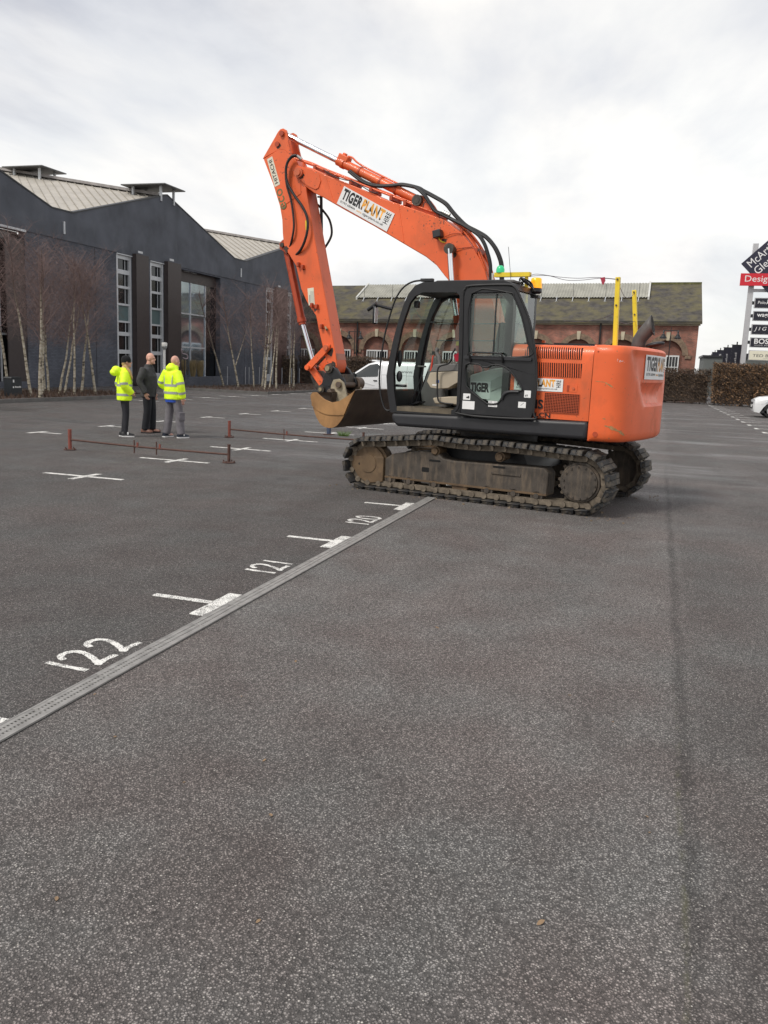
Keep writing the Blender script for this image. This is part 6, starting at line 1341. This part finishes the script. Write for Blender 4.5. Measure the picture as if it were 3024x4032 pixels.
# ---- shop banners beyond the hedge
CAMV = CAM
for i, (v0, v1, zt, k, txt) in enumerate(((-8.47, -9.24, 4.66, 1.0, None), (-7.89, -8.53, 4.41, 1.2, None), (-7.42, -7.97, 4.17, 1.4, 'HOBBS'), (-7.08, -7.54, 3.98, 1.65, 'NORTH FACE'), (-6.89, -7.25, 3.71, 2.0, None))):
    vc = (v0+v1)/2; P = CAM+(Vector((66, vc, zt))-CAM)*k
    e = empty('shop_banner', (P.x, P.y, 0), 0, ('nearest and tallest of the five black shop banners, beside the totem', 'second black shop banner left of the totem', 'black shop banner with HOBBS lettering, third from the totem', 'narrow black shop banner fourth from the totem', 'farthest, leftmost black shop banner')[i], 'banner', 'black shop banners')
    hw_ = abs(v1-v0)*k/2*.92; zt = P.z
    MB().cyl((.08, 0, 0), (.08, 0, zt+.05), .05, n=10).build('pole', BLACK, e, smooth=40)
    MB().bx(-.02, .02, -hw_, hw_, zt-3.2, zt-.22).build('flag', BLKS, e); MB().bx(-.04, .04, -hw_-.05, hw_+.05, zt-.22, zt-.17).build('top_bar', BLACK, e); MB().bx(-.04, .04, -hw_, hw_, zt-3.26, zt-3.2).build('bottom_bar', BLACK, e)
    if txt: text(txt, hw_*.55, GP if txt != 'HOBBS' else WHITE, e, (-.022, -hw_*.28, zt-2.1), (0, 0, 1), (0, 1, 0), width=1.5)
    else:
        b = MB()
        for q in range(9): b.bx(-.023, -.021, -hw_*.12, hw_*(.10+.1*(q % 3)), zt-2.0+.14*q, zt-1.90+.14*q)
        b.build('faded_lettering', GP, e)['kind'] = 'stuff'
# ------------------------------------------------------------------ vehicles
WPAINT = M('white_car_paint', (.78, .79, .80), .28, var=.02, coat=.6); TRIM = M('black_car_trim', (.02, .02, .022), .5); CGL = M('car_window_glass', (.020, .026, .028), .06, var=.1, spec=.8); TYRE = M('tyre_rubber', (.015, .015, .016), .8); RIM = M('alloy_rim', (.45, .45, .46), .35, .7); LENS = M('headlight_lens', (.55, .57, .60), .1, spec=.8)
def lerp_tab(tab, x):
    if x >= tab[0][0]: return tab[0][1:]
    for a, b in zip(tab, tab[1:]):
        if a[0] >= x >= b[0]:
            t = (a[0]-x)/(a[0]-b[0]+1e-9); return tuple(p+(q-p)*t for p, q in zip(a[1:], b[1:]))
    return tab[-1][1:]
def vehicle(nm, loc, rz, label, tab, wheels, wr, windows, wsq, paint, lights, group=None, seams=(), grille=None, handle=None):
    """tab rows: x, bottom, belt height, top, half width at belt, half width at top"""
    e = empty(nm, loc, rz, label, 'van' if 'van' in nm else 'car', group)
    def yat(x, z):
        zb, zm, zt, wm, wt = lerp_tab(tab, x)
        if z <= zm: q = (zm-z)/(zm-zb+1e-6); return wm*(1-.05*q*q)
        q = min(1, (z-zm)/(zt-zm+1e-6)); return wm+(wt-wm)*q**1.6
    xs = []
    for a, b in zip(tab, tab[1:]):
        for k in range(4): xs.append(a[0]+(b[0]-a[0])*k/4)
    xs.append(tab[-1][0]); rings = []
    for x in xs:
        zb, zm, zt, wm, wt = lerp_tab(tab, x)
        for (wx, _) in wheels:   # wheel arches cut into the sill
            d = abs(x-wx)
            if d < wr*1.22: zb = max(zb, math.sqrt(max(0, (wr*1.22)**2-d*d))+wr*.92)
        zm2 = max(zm, zb+.05); half = []
        for q in range(5): z = zb+(zm2-zb)*q/4; half.append((yat(x, z), z))
        for q in range(1, 6): z = zm2+(zt-zm2)*q/6; half.append((yat(x, z), z))
        half += [(wt*.93, zt-.012), (wt*.6, zt+.01), (0, zt+.018)]
        rings.append([Vector((x, y, z)) for y, z in half]+[Vector((x, -y, z)) for y, z in reversed(half[:-1])])
    b = MB(); b.loft(rings); b.build('body', paint, e, smooth=38)
    for s in (1, -1):
        for poly in windows:
            pts = spline2(poly, 3, True); v = MB(); z0, z1 = min(p[1] for p in pts)+.004, max(p[1] for p in pts)-.004; rows = []
            for i in range(11):
                z = z0+(z1-z0)*i/10; xs_ = []
                for a, c_ in zip(pts, pts[1:]+pts[:1]):
                    if (a[1]-z)*(c_[1]-z) <= 0 and a[1] != c_[1]: xs_.append(a[0]+(c_[0]-a[0])*(z-a[1])/(c_[1]-a[1]))
                xa, xb = max(xs_), min(xs_); rows.append([(xa+(xb-xa)*q/8, s*(yat(xa+(xb-xa)*q/8, z)+.012), z) for q in range(9)])
            v.grid(rows); v.build('side_window', CGL, e, recalc=False)
        for (x0, z0, x1, z1) in seams:
            n = 6; v = MB(); r_ = []
            for k in range(n+1):
                x = x0+(x1-x0)*k/n; z = z0+(z1-z0)*k/n; dx, dz = (.005, 0) if abs(z1-z0) > abs(x1-x0) else (0, .005)
                r_.append([(x-dx, s*(yat(x, z)+.004), z-dz), (x+dx, s*(yat(x, z)+.004), z+dz)])
            v.grid(r_); v.build('panel_gap', TRIM, e, recalc=False)
        if handle: MB().box((handle[0], s*(yat(*handle)+.02), handle[1]), (.20, .03, .05)).build('door_handle', TRIM, e, bevel=.01)
        mx_, mz_ = windows[0][0][0]-.12, windows[0][0][1]+.10
        MB().box((mx_, s*(yat(mx_, mz_)+.12), mz_), (.12, .20, .22)).build('door_mirror', TRIM, e, bevel=.04, seg=3)
        MB().bx(tab[1][0]-.3, tab[-1][0]+.3, s*(tab[4][4]-.02), s*(tab[4][4]-.06), tab[4][1]+.0, tab[4][1]+.12).build('sill', TRIM, e)
        for (x0, z0, x1, z1, dy) in lights:
            q = spline2([(x0, z0), (x1, z0+.02), (x1-.02, z1), (x0+.05, z1-.03)], 4, True)
            v = MB(); v.add([(x, s*(yat(min(x, tab[0][0]-.02), z)-dy*(x-x1)/(x0-x1+1e-6)*0+.008), z) for x, z in q], [tuple(range(len(q)))]); v.build('headlight', LENS, e, recalc=False)
    ws = MB(); rows = []
    for k in range(7):
        x = wsq[0]+(wsq[1]-wsq[0])*k/6; zt = lerp_tab(tab, x)[2]; wt = lerp_tab(tab, x)[4]; rows.append([(x, y*wt*.90, zt+.022-.012*abs(y)) for y in (-1, -.6, -.2, .2, .6, 1)])
    ws.grid(rows); ws.build('windscreen', CGL, e, smooth=60, recalc=False)
    for (wx, wy) in wheels:
        for s in (1, -1):
            w_ = MB(); w_.cyl((wx, s*(wy-.20), wr), (wx, s*wy, wr), wr, n=28); w_.build('wheel', TYRE, e, smooth=30, bevel=.02)
            wh = e.children[-1]
            r_ = MB(); r_.cyl((wx, s*(wy-.05), wr), (wx, s*(wy+.006), wr), wr*.66, wr*.60, n=24)
            for k in range(5):
                a = 2*PI*k/5; r_.box((wx+math.cos(a)*wr*.34, s*(wy+.010), wr+math.sin(a)*wr*.34), (wr*.55, .012, .05), Matrix.Rotation(-a, 3, 'Y'))
            r_.build('rim', RIM, wh, smooth=30)
    fx = tab[0][0]
    if grille: 
        for (z0, z1, hw_) in grille: MB().prism(rrect(-hw_, hw_, z0, z1, .04), fx-.03, fx+.012, plane='yz').build('grille', TRIM, e, bevel=.008)
    MB().bx(fx-.01, fx+.016, -.26, .26, .47, .58).build('number_plate', WHITE, e)
    return e, yat
vt = [(2.50, .42, .62, .80, .66, .60), (2.44, .30, .72, .98, .82, .76), (2.2, .27, .95, 1.10, .92, .84), (1.78, .26, 1.05, 1.20, .95, .80), (1.3, .26, 1.10, 1.53, .955, .76), (.85, .26, 1.10, 1.82, .96, .76), (.45, .26, 1.12, 1.94, .965, .78), (0, .26, 1.12, 1.975, .97, .79), (-2.25, .26, 1.12, 1.975, .97, .80), (-2.42, .32, 1.12, 1.94, .95, .79), (-2.47, .36, 1.10, 1.86, .93, .78)]
vwin = [[(1.62, 1.15), (1.25, 1.42), (.95, 1.63), (.70, 1.78), (.62, 1.80), (.22, 1.82), (.24, 1.50), (.28, 1.17), (.9, 1.15)]]
def make_van(loc, rz, label):
    return vehicle('parked_van', loc, rz, label, vt, ((1.62, .95), (-1.55, .95)), .33, vwin, (1.74, .62), WPAINT, ((2.40, .86, 2.05, 1.06, .1),), seams=((1.32, .55, 1.20, 1.14), (.16, .40, .13, 1.88), (.05, .40, .05, 1.88), (-1.25, .40, -1.25, 1.90), (1.2, .62, -2.2, .60), (.02, 1.30, -2.3, 1.30)), grille=((.60, .76, .55),), handle=(.36, 1.0), group='white vans parked behind the excavator')
van, vy = make_van((35.95, 10.05, 0), R(90), 'white van with grey web address on its side, seen through the excavator cab')
text('www.brun', .16, M('grey_print', (.30, .30, .31), .6, var=0), van, (-.95, vy(-.95, 1.45)+.012, 1.43), (-1, 0, 0), (0, 0, 1), name='web_address', width=1.15)
MB().prism([(1.25, .98), (.40, .78), (.42, .74), (1.20, .92)], .962, .972).build('door_crease', M('white_crease_shade', (.70, .71, .72), .3), van)  # slightly darker white strip, painted as the shading along the door crease
MB().bx(.75, .45, -.5, .5, 1.94, 2.02).build('roof_bar', WPAINT, van, bevel=.02)
ct = [(2.20, .38, .52, .66, .60, .56), (2.14, .26, .62, .86, .76, .70), (1.9, .22, .78, .98, .87, .76), (1.35, .22, .90, 1.06, .91, .76), (1.0, .22, .96, 1.14, .92, .72), (.55, .22, .98, 1.42, .925, .66), (.15, .22, 1.0, 1.58, .93, .63), (-.5, .22, 1.0, 1.64, .93, .63), (-1.3, .24, 1.02, 1.60, .92, .62), (-1.75, .26, 1.02, 1.45, .90, .60), (-2.1, .32, 1.0, 1.10, .84, .62), (-2.2, .40, .95, 1.0, .78, .60)]
cwin = [[(.85, 1.02), (.50, 1.28), (.15, 1.46), (-.15, 1.50), (-.40, 1.50), (-.42, 1.04), (.2, 1.01)], [(-.50, 1.04), (-.50, 1.50), (-1.2, 1.47), (-1.45, 1.30), (-1.40, 1.06)]]
car, cy_ = vehicle('parked_car', (40.4, -9.85, 0), R(90), 'white car nosing into the frame at the right edge', ct, ((1.38, .90), (-1.32, .90)), .34, cwin, (1.0, .22), WPAINT, ((2.10, .66, 1.62, .86, .1),), seams=((.95, .35, .92, 1.0), (-.45, .35, -.45, 1.0), (-1.35, .5, -1.5, 1.0)), grille=((.40, .56, .50), (.62, .72, .42)), handle=(-.25, .88))
# ------------------------------------------------------------------ people
def ering(c, rx, ry, n=18, tilt=None, yaw=0):
    c = Vector(c); o = []
    for j in range(n):
        a = 2*PI*j/n; p = Vector((rx*math.cos(a), ry*math.sin(a), 0)); p = Matrix.Rotation(yaw, 3, 'Z') @ p
        if tilt: p = tilt @ p
        o.append(c+p)
    return o
def limb(b, pts, rs, n=12): b.tube(spline(pts, 5), [rs[min(len(rs)-1, int(i/5))]*(1-(i % 5)/5)+rs[min(len(rs)-1, int(i/5)+1)]*((i % 5)/5) for i in range(5*(len(pts)-1)+1)], n)
def fuse(o, vox, sm=6, it=.5):
    m = o.modifiers.new('fuse', 'REMESH'); m.mode = 'VOXEL'; m.voxel_size = vox; m.use_smooth_shade = True
    s_ = o.modifiers.new('smooth', 'SMOOTH'); s_.iterations = sm; s_.factor = it
    return o
SKIN = M('skin', (.62, .34, .26), .55, var=.06, vs=12)
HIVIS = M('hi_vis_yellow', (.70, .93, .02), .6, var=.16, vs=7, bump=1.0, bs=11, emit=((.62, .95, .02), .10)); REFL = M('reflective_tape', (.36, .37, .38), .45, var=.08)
def person(loc, rz, label, H, kind):
    e = empty('person', loc, rz, label, 'person')
    k = H/1.75; e.scale = (k, k, k)
    # ---- pose (facing +X, left +Y)
    sh = 1.43
    if kind == 'woman':
        arms = {1: [(-.02, .185, 1.40), (-.07, .25, 1.14), (.10, .20, .98), (.16, .15, .93)], -1: [(-.02, -.185, 1.40), (-.05, -.25, 1.14), (.12, -.19, .97), (.17, -.14, .93)]}
        legs = {1: [(0, .085, .92), (.03, .085, .50), (-.02, .085, .09)], -1: [(0, -.085, .92), (.02, -.075, .50), (.0, -.07, .09)]}
    elif kind == 'coat':
        arms = {1: [(-.03, .205, 1.42), (-.05, .28, 1.14), (.02, .28, .88), (.05, .27, .80)], -1: [(-.03, -.205, 1.42), (-.09, -.285, 1.14), (.03, -.275, .90), (.06, -.265, .82)]}
        legs = {1: [(0, .095, .92), (.04, .11, .50), (.03, .12, .09)], -1: [(0, -.095, .92), (.01, -.10, .50), (-.05, -.10, .09)]}
    else:
        arms = {1: [(-.03, .21, 1.42), (-.10, .30, 1.16), (.08, .27, 1.02), (.14, .22, 1.0)], -1: [(-.03, -.21, 1.42), (-.02, -.31, 1.14), (.04, -.30, .88), (.05, -.29, .80)]}
        legs = {1: [(0, .10, .92), (-.02, .13, .50), (-.08, .15, .09)], -1: [(0, -.10, .92), (.05, -.15, .50), (.07, -.19, .09)]}
    neck = Vector((.02, 0, 1.50)); hd_ = Vector((.055, 0, 1.635))
    # ---- body: one continuous figure
    b = MB()
    b.loft([ering((0, 0, .84), .10, .15), ering((0, 0, .95), .11, .165), ering((0, 0, 1.10), .095, .14), ering((0, 0, 1.28), .115, .17), ering((-.01, 0, 1.41), .09, .18), ering((0, 0, 1.47), .06, .09)])
    limb(b, [(-.005, 0, 1.42), (.01, 0, 1.50), (.035, 0, 1.58)], [.07, .062, .060])
    b.ell(hd_+Vector((-.01, 0, .03)), (.095, .076, .105)); b.ell(hd_+Vector((.035, 0, -.045)), (.058, .055, .07))
    b.ell(hd_+Vector((.098, 0, -.012)), (.020, .013, .024)); b.ell(hd_+Vector((.078, 0, .03)), (.018, .045, .012)); b.ell(hd_+Vector((.078, 0, -.092)), (.022, .026, .018)); b.ell(hd_+Vector((.086, 0, -.062)), (.012, .024, .010))
    for s in (1, -1): b.ell(hd_+Vector((-.008, .080*s, -.005)), (.022, .010, .034))
    for s in (1, -1):
        A = [Vector(p) for p in arms[s]]; limb(b, A[:3], [.052, .042, .030]); 
        d = (A[3]-A[2]).normalized(); sd = Vector((0, 1, 0)) if abs(d.y) < .8 else Vector((1, 0, 0)); palmn = d.cross(sd).normalized()
        b.ell(A[2]+d*.055, (.046, .022, .046) if d.z < -.6 else (.050, .040, .022))
        for f in range(4):
            off = palmn*(-.03+.02*f) if d.z < -.6 else sd*(-.03+.02*f); L_ = (.062, .076, .080, .068)[f]; p0 = A[2]+d*.085+off*.9
            b.tube([p0, p0+d*L_*.5, p0+d*L_*.8+Vector((-s*0+.012, -.012*s, 0)), p0+d*L_+Vector((.014, -.022*s, 0))], [.010, .0098, .009, .008], 6)
        tb = A[2]+d*.03+palmn*.035; b.tube([tb, tb+palmn*.025+d*.03, tb+palmn*.03+d*.06], [.012, .011, .009], 6)
        Lg = [Vector(p) for p in legs[s]]; limb(b, Lg, [.085, .058, .042]); b.ell(Lg[2]+Vector((.06, 0, -.045)), (.12, .042, .04))
    body = fuse(b.build('body', SKIN, e), .009, 3)
    eyes = MB()
    for s in (1, -1): eyes.ell(hd_+Vector((.088, .030*s, .012)), (.008, .012, .006), 8, 6)
    eyes.build('eyes', M('eye_dark', (.03, .02, .018), .3), body)
    # ---- trousers
    tm = {'woman': M('black_leggings', (.018, .018, .024), .75, var=.2), 'coat': M('navy_trousers', (.008, .009, .014), .8, var=.2), 'vest': M('grey_work_trousers', (.17, .16, .175), .85, var=.2, vs=9, dirt=((.10, .095, .10), .3, 5))}[kind]
    wide = {'woman': (.088, .066, .050), 'coat': (.108, .085, .080), 'vest': (.112, .092, .088)}[kind]
    b = MB(); hp_ = .115 if kind == 'woman' else .14
    b.loft([ering((0, 0, .80), hp_, .165), ering((0, 0, .90), hp_+.01, .185), ering((0, 0, 1.04), hp_, .165)])
    for s in (1, -1):
        Lg = [Vector(p) for p in legs[s]]; Lg[2] = Vector((Lg[2].x, Lg[2].y, .075)); limb(b, [Lg[0], Lg[0]*.5+Lg[1]*.5, Lg[1], Lg[1]*.45+Lg[2]*.55, Lg[2]], [wide[0], (wide[0]+wide[1])/2, wide[1], (wide[1]+wide[2])/2, wide[2]], 14)
    tr = fuse(b.build('trousers', tm, e), .016, 4)
    if kind == 'vest':
        b = MB(); b.box((.05, -.245, .47), (.15, .035, .19)); b.build('cargo_pocket', tm, tr, bevel=.015)
    # ---- shoes
    for s in (1, -1):
        Lg = Vector(legs[s][2]); yw = .12*s; rot = Matrix.Rotation(yw, 3, 'Z'); c = Vector((Lg.x, Lg.y, 0))
        sm = {'woman': M('black_trainer', (.02, .02, .022), .6), 'coat': M('brown_leather_shoe', (.13, .052, .032), .45), 'vest': M('navy_trainer', (.02, .028, .045), .6)}[kind]
        sl = {'woman': WHITE, 'coat': BLACK, 'vest': WHITE}[kind]
        prof = [(-.085, .040), (-.06, .046), (0, .044), (.07, .050), (.13, .048), (.175, .034), (.19, .012)]
        hts = [.075, .095, .10, .075, .055, .045, .035]
        rings = []
        for (x, w_), h_ in zip(prof, hts): rings.append([c+rot @ Vector((x, w_*math.cos(a), .022+h_*max(0, math.sin(a)))) for a in [PI*j/10 for j in range(11)]])
        u = MB(); u.loft(rings); shoe = u.build('shoe', sm, e, smooth=50)
        so_ = MB(); ol = [(x, w_*1.07) for x, w_ in prof]+[(x, -w_*1.07) for x, w_ in reversed(prof)]; so_.prism([tuple((c+rot @ Vector((x, y, 0))).xy) for x, y in ol], .0, .026, plane='xy'); so_.build('sole', sl, shoe)
        if kind != 'coat':
            st = MB(); st.box(c+rot @ Vector((.045, 0, .075)), (.035, .098, .060)); st.build('stripe', WHITE, shoe, bevel=.01)
    # ---- jacket
    if kind == 'coat':
        b = MB(); b.loft([ering((-.01, 0, .80), .165, .215), ering((0, 0, .95), .165, .215), ering((.02, 0, 1.10), .165, .20), ering((.02, 0, 1.27), .155, .215), ering((-.01, 0, 1.40), .12, .215), ering((-.005, 0, 1.465), .085, .12), ering((.01, 0, 1.525), .076, .08)])
        for s in (1, -1): A = [Vector(p) for p in arms[s]]; limb(b, [A[0]+Vector((0, -.03*s, .0)), A[0]*.5+A[1]*.5, A[1], A[1]*.4+A[2]*.6, A[2]+(A[2]-A[1])*.06], [.088, .080, .070, .062, .056], 14)
        o = fuse(b.build('coat', M('charcoal_fleece_coat', (.050, .050, .053), .9, var=.25, vs=14, bump=.3, bs=40), e), .014, 5)
        MB().prism([(.085, 1.50), (.13, 1.44), (.16, 1.30), (.175, 1.1), (.168, .85), (.16, .85), (.165, 1.1), (.15, 1.3), (.12, 1.43)], -.008, .008).build('zip', BLACK, o)
    else:
        fat = 1.0 if kind == 'vest' else .93; z0 = .83 if kind == 'vest' else .80
        secs = [((-.005, 0, z0), .17, .225), ((0, 0, z0+.06), .175, .235), ((0, 0, 1.05), .175, .232), ((.01, 0, 1.20), .172, .230), ((0, 0, 1.32), .16, .232), ((-.01, 0, 1.41), .125, .215), ((0, 0, 1.47), .095, .13), ((.01, 0, 1.515), .085, .09)]
        b = MB(); b.loft([ering(c, rx*fat, ry*fat, 20) for c, rx, ry in secs])
        sleeves = {}
        for s in (1, -1):
            A = [Vector(p) for p in arms[s]]; q = [A[0]+Vector((0, -.03*s, 0)), A[0]*.5+A[1]*.5, A[1], A[1]*.4+A[2]*.6, A[2]+(A[2]-A[1])*.05]; sleeves[s] = q; limb(b, q, [.098, .092, .084, .078, .066], 14)
        if kind == 'woman': b.ell((-.16, .0, 1.45), (.11, .14, .10), rot=Matrix.Rotation(R(30), 3, 'Y')); b.ell((-.22, .0, 1.40), (.09, .11, .07), rot=Matrix.Rotation(R(25), 3, 'Y'))
        else: b.ell((-.075, 0, 1.50), (.085, .125, .075)); b.ell((-.045, .0, 1.56), (.070, .095, .05)); b.loft([ering((0, 0, 1.45), .11, .13), ering((.01, 0, 1.56), .098, .105)])
        jk = fuse(b.build('jacket', HIVIS, e), .014, 4)
        # tape bands
        def at_z(z):
            for (c1, a1, b1), (c2, a2, b2) in zip(secs, secs[1:]):
                if c1[2] <= z <= c2[2]: t = (z-c1[2])/(c2[2]-c1[2]); return (c1[0]+(c2[0]-c1[0])*t, (a1+(a2-a1)*t)*fat, (b1+(b2-b1)*t)*fat)
            return (0, .1, .1)
        for z in ((1.135, .975) if kind == 'vest' else (1.135, .93)):
            r_ = []
            for zz_ in (z-.026, z+.026): cx, a_, b2 = at_z(zz_); r_.append(ering((cx, 0, zz_), a_+.004, b2+.004, 28))
            t_ = MB(); t_.loft(r_, caps=False); t_.build('reflective_band', REFL, jk, smooth=70, recalc=False)
        for s in (1, -1):
            r_ = [];
            for i in range(13):   # brace over the shoulder
                f = i/12; z = 1.16+(1.425-1.16)*math.sin(PI*f)**.6; ang = PI*f; cx, a_, b2 = at_z(min(z, 1.46)); x = cx+(a_+.006)*math.cos(ang)*(.86 if .15 < f < .85 else .80); r_.append([(x, s*(b2*.48), z+.008+.012*math.sin(PI*f)), (x, s*(b2*.48+.05), z+.006)])
            t_ = MB(); t_.grid(r_); t_.build('reflective_brace', REFL, jk, smooth=70, recalc=False)
            q = sleeves[s]
            for f in ((.46, .76) if kind == 'vest' else (.45,)):
                sp_ = spline(q, 8); i = int(f*(len(sp_)-1)); d = (sp_[i+1]-sp_[i]).normalized(); rr = .086 if f < .6 else .078
                t_ = MB(); t_.cyl(sp_[i]-d*.025, sp_[i]+d*.025, rr+.004, rr+.002, n=18, caps=False); t_.build('sleeve_band', REFL, jk, smooth=70, recalc=False)
        if kind == 'vest':
            b = MB(); b.loft([ering((0, 0, .775), .158, .20), ering((0, 0, .86), .16, .205)]); b.build('blue_shirt_hem', M('blue_shirt', (.02, .07, .40), .8, var=.15), jk, smooth=60)
    if kind == 'woman':
        b = MB(); b.loft([ering(hd_+Vector((-.012, 0, z)), rx, ry, 20) for z, rx, ry in ((-.005, .103, .086), (.05, .108, .090), (.095, .100, .084), (.13, .075, .064), (.148, .03, .028))]); b.build('beanie', M('black_knit', (.008, .008, .010), .95, bump=.3, bs=60), e, smooth=60)
        b = MB(); b.ell(hd_+Vector((-.055, 0, -.03)), (.05, .07, .06)); b.tube(spline([hd_+Vector((-.05, -.03, -.05)), hd_+Vector((-.01, -.085, -.12)), hd_+Vector((.06, -.135, -.24)), hd_+Vector((.085, -.15, -.37))], 5), [.035]*5+[.032]*5+[.022]*5+[.01], 10); b.build('blonde_hair', M('blonde_hair', (.46, .30, .13), .6, var=.2, vs=30), e, smooth=60)
    return e
face = math.atan2(rgt.y, rgt.x)
person((10.38, 7.99, 0), face+R(28), 'person in black beanie and hooded hi-vis jacket with a blonde ponytail, on the left', 1.70, 'woman')
person((11.51, 8.13, 0), face+R(-6), 'bald person in charcoal coat and dark trousers standing in the middle', 1.79, 'coat')
person((10.91, 7.12, 0), face+R(48), 'bald person in banded hi-vis jacket and grey trousers, seen from behind', 1.75, 'vest')

random.seed(91)
mc_ = MB()
for k in range(260):
    sx = random.uniform(-2.2, 2.1); sy = random.choice((1, 1, -1))*(random.uniform(.70, 1.30)+abs(random.gauss(0, .12))); s_ = random.uniform(.004, .020)*(1 if random.random() < .8 else 1.7)
    p = Vector((6.79, -.75, 0))+Matrix.Rotation(R(78.718), 3, 'Z') @ Vector((sx, sy, 0))
    mc_.box(p+Vector((0, 0, s_*.3)), (s_*random.uniform(.8, 1.8), s_*random.uniform(.7, 1.4), s_*.7), Matrix.Rotation(random.random()*6, 3, 'Z') @ Matrix.Rotation(random.uniform(-.4, .4), 3, 'X'), taper=.6)
tag(mc_.build('mud_crumbs', M('dry_mud', (.17, .13, .09), .9, var=.3, vs=30)), 'crumbs of dry mud dropped round the tracks', 'mud', kind='stuff')
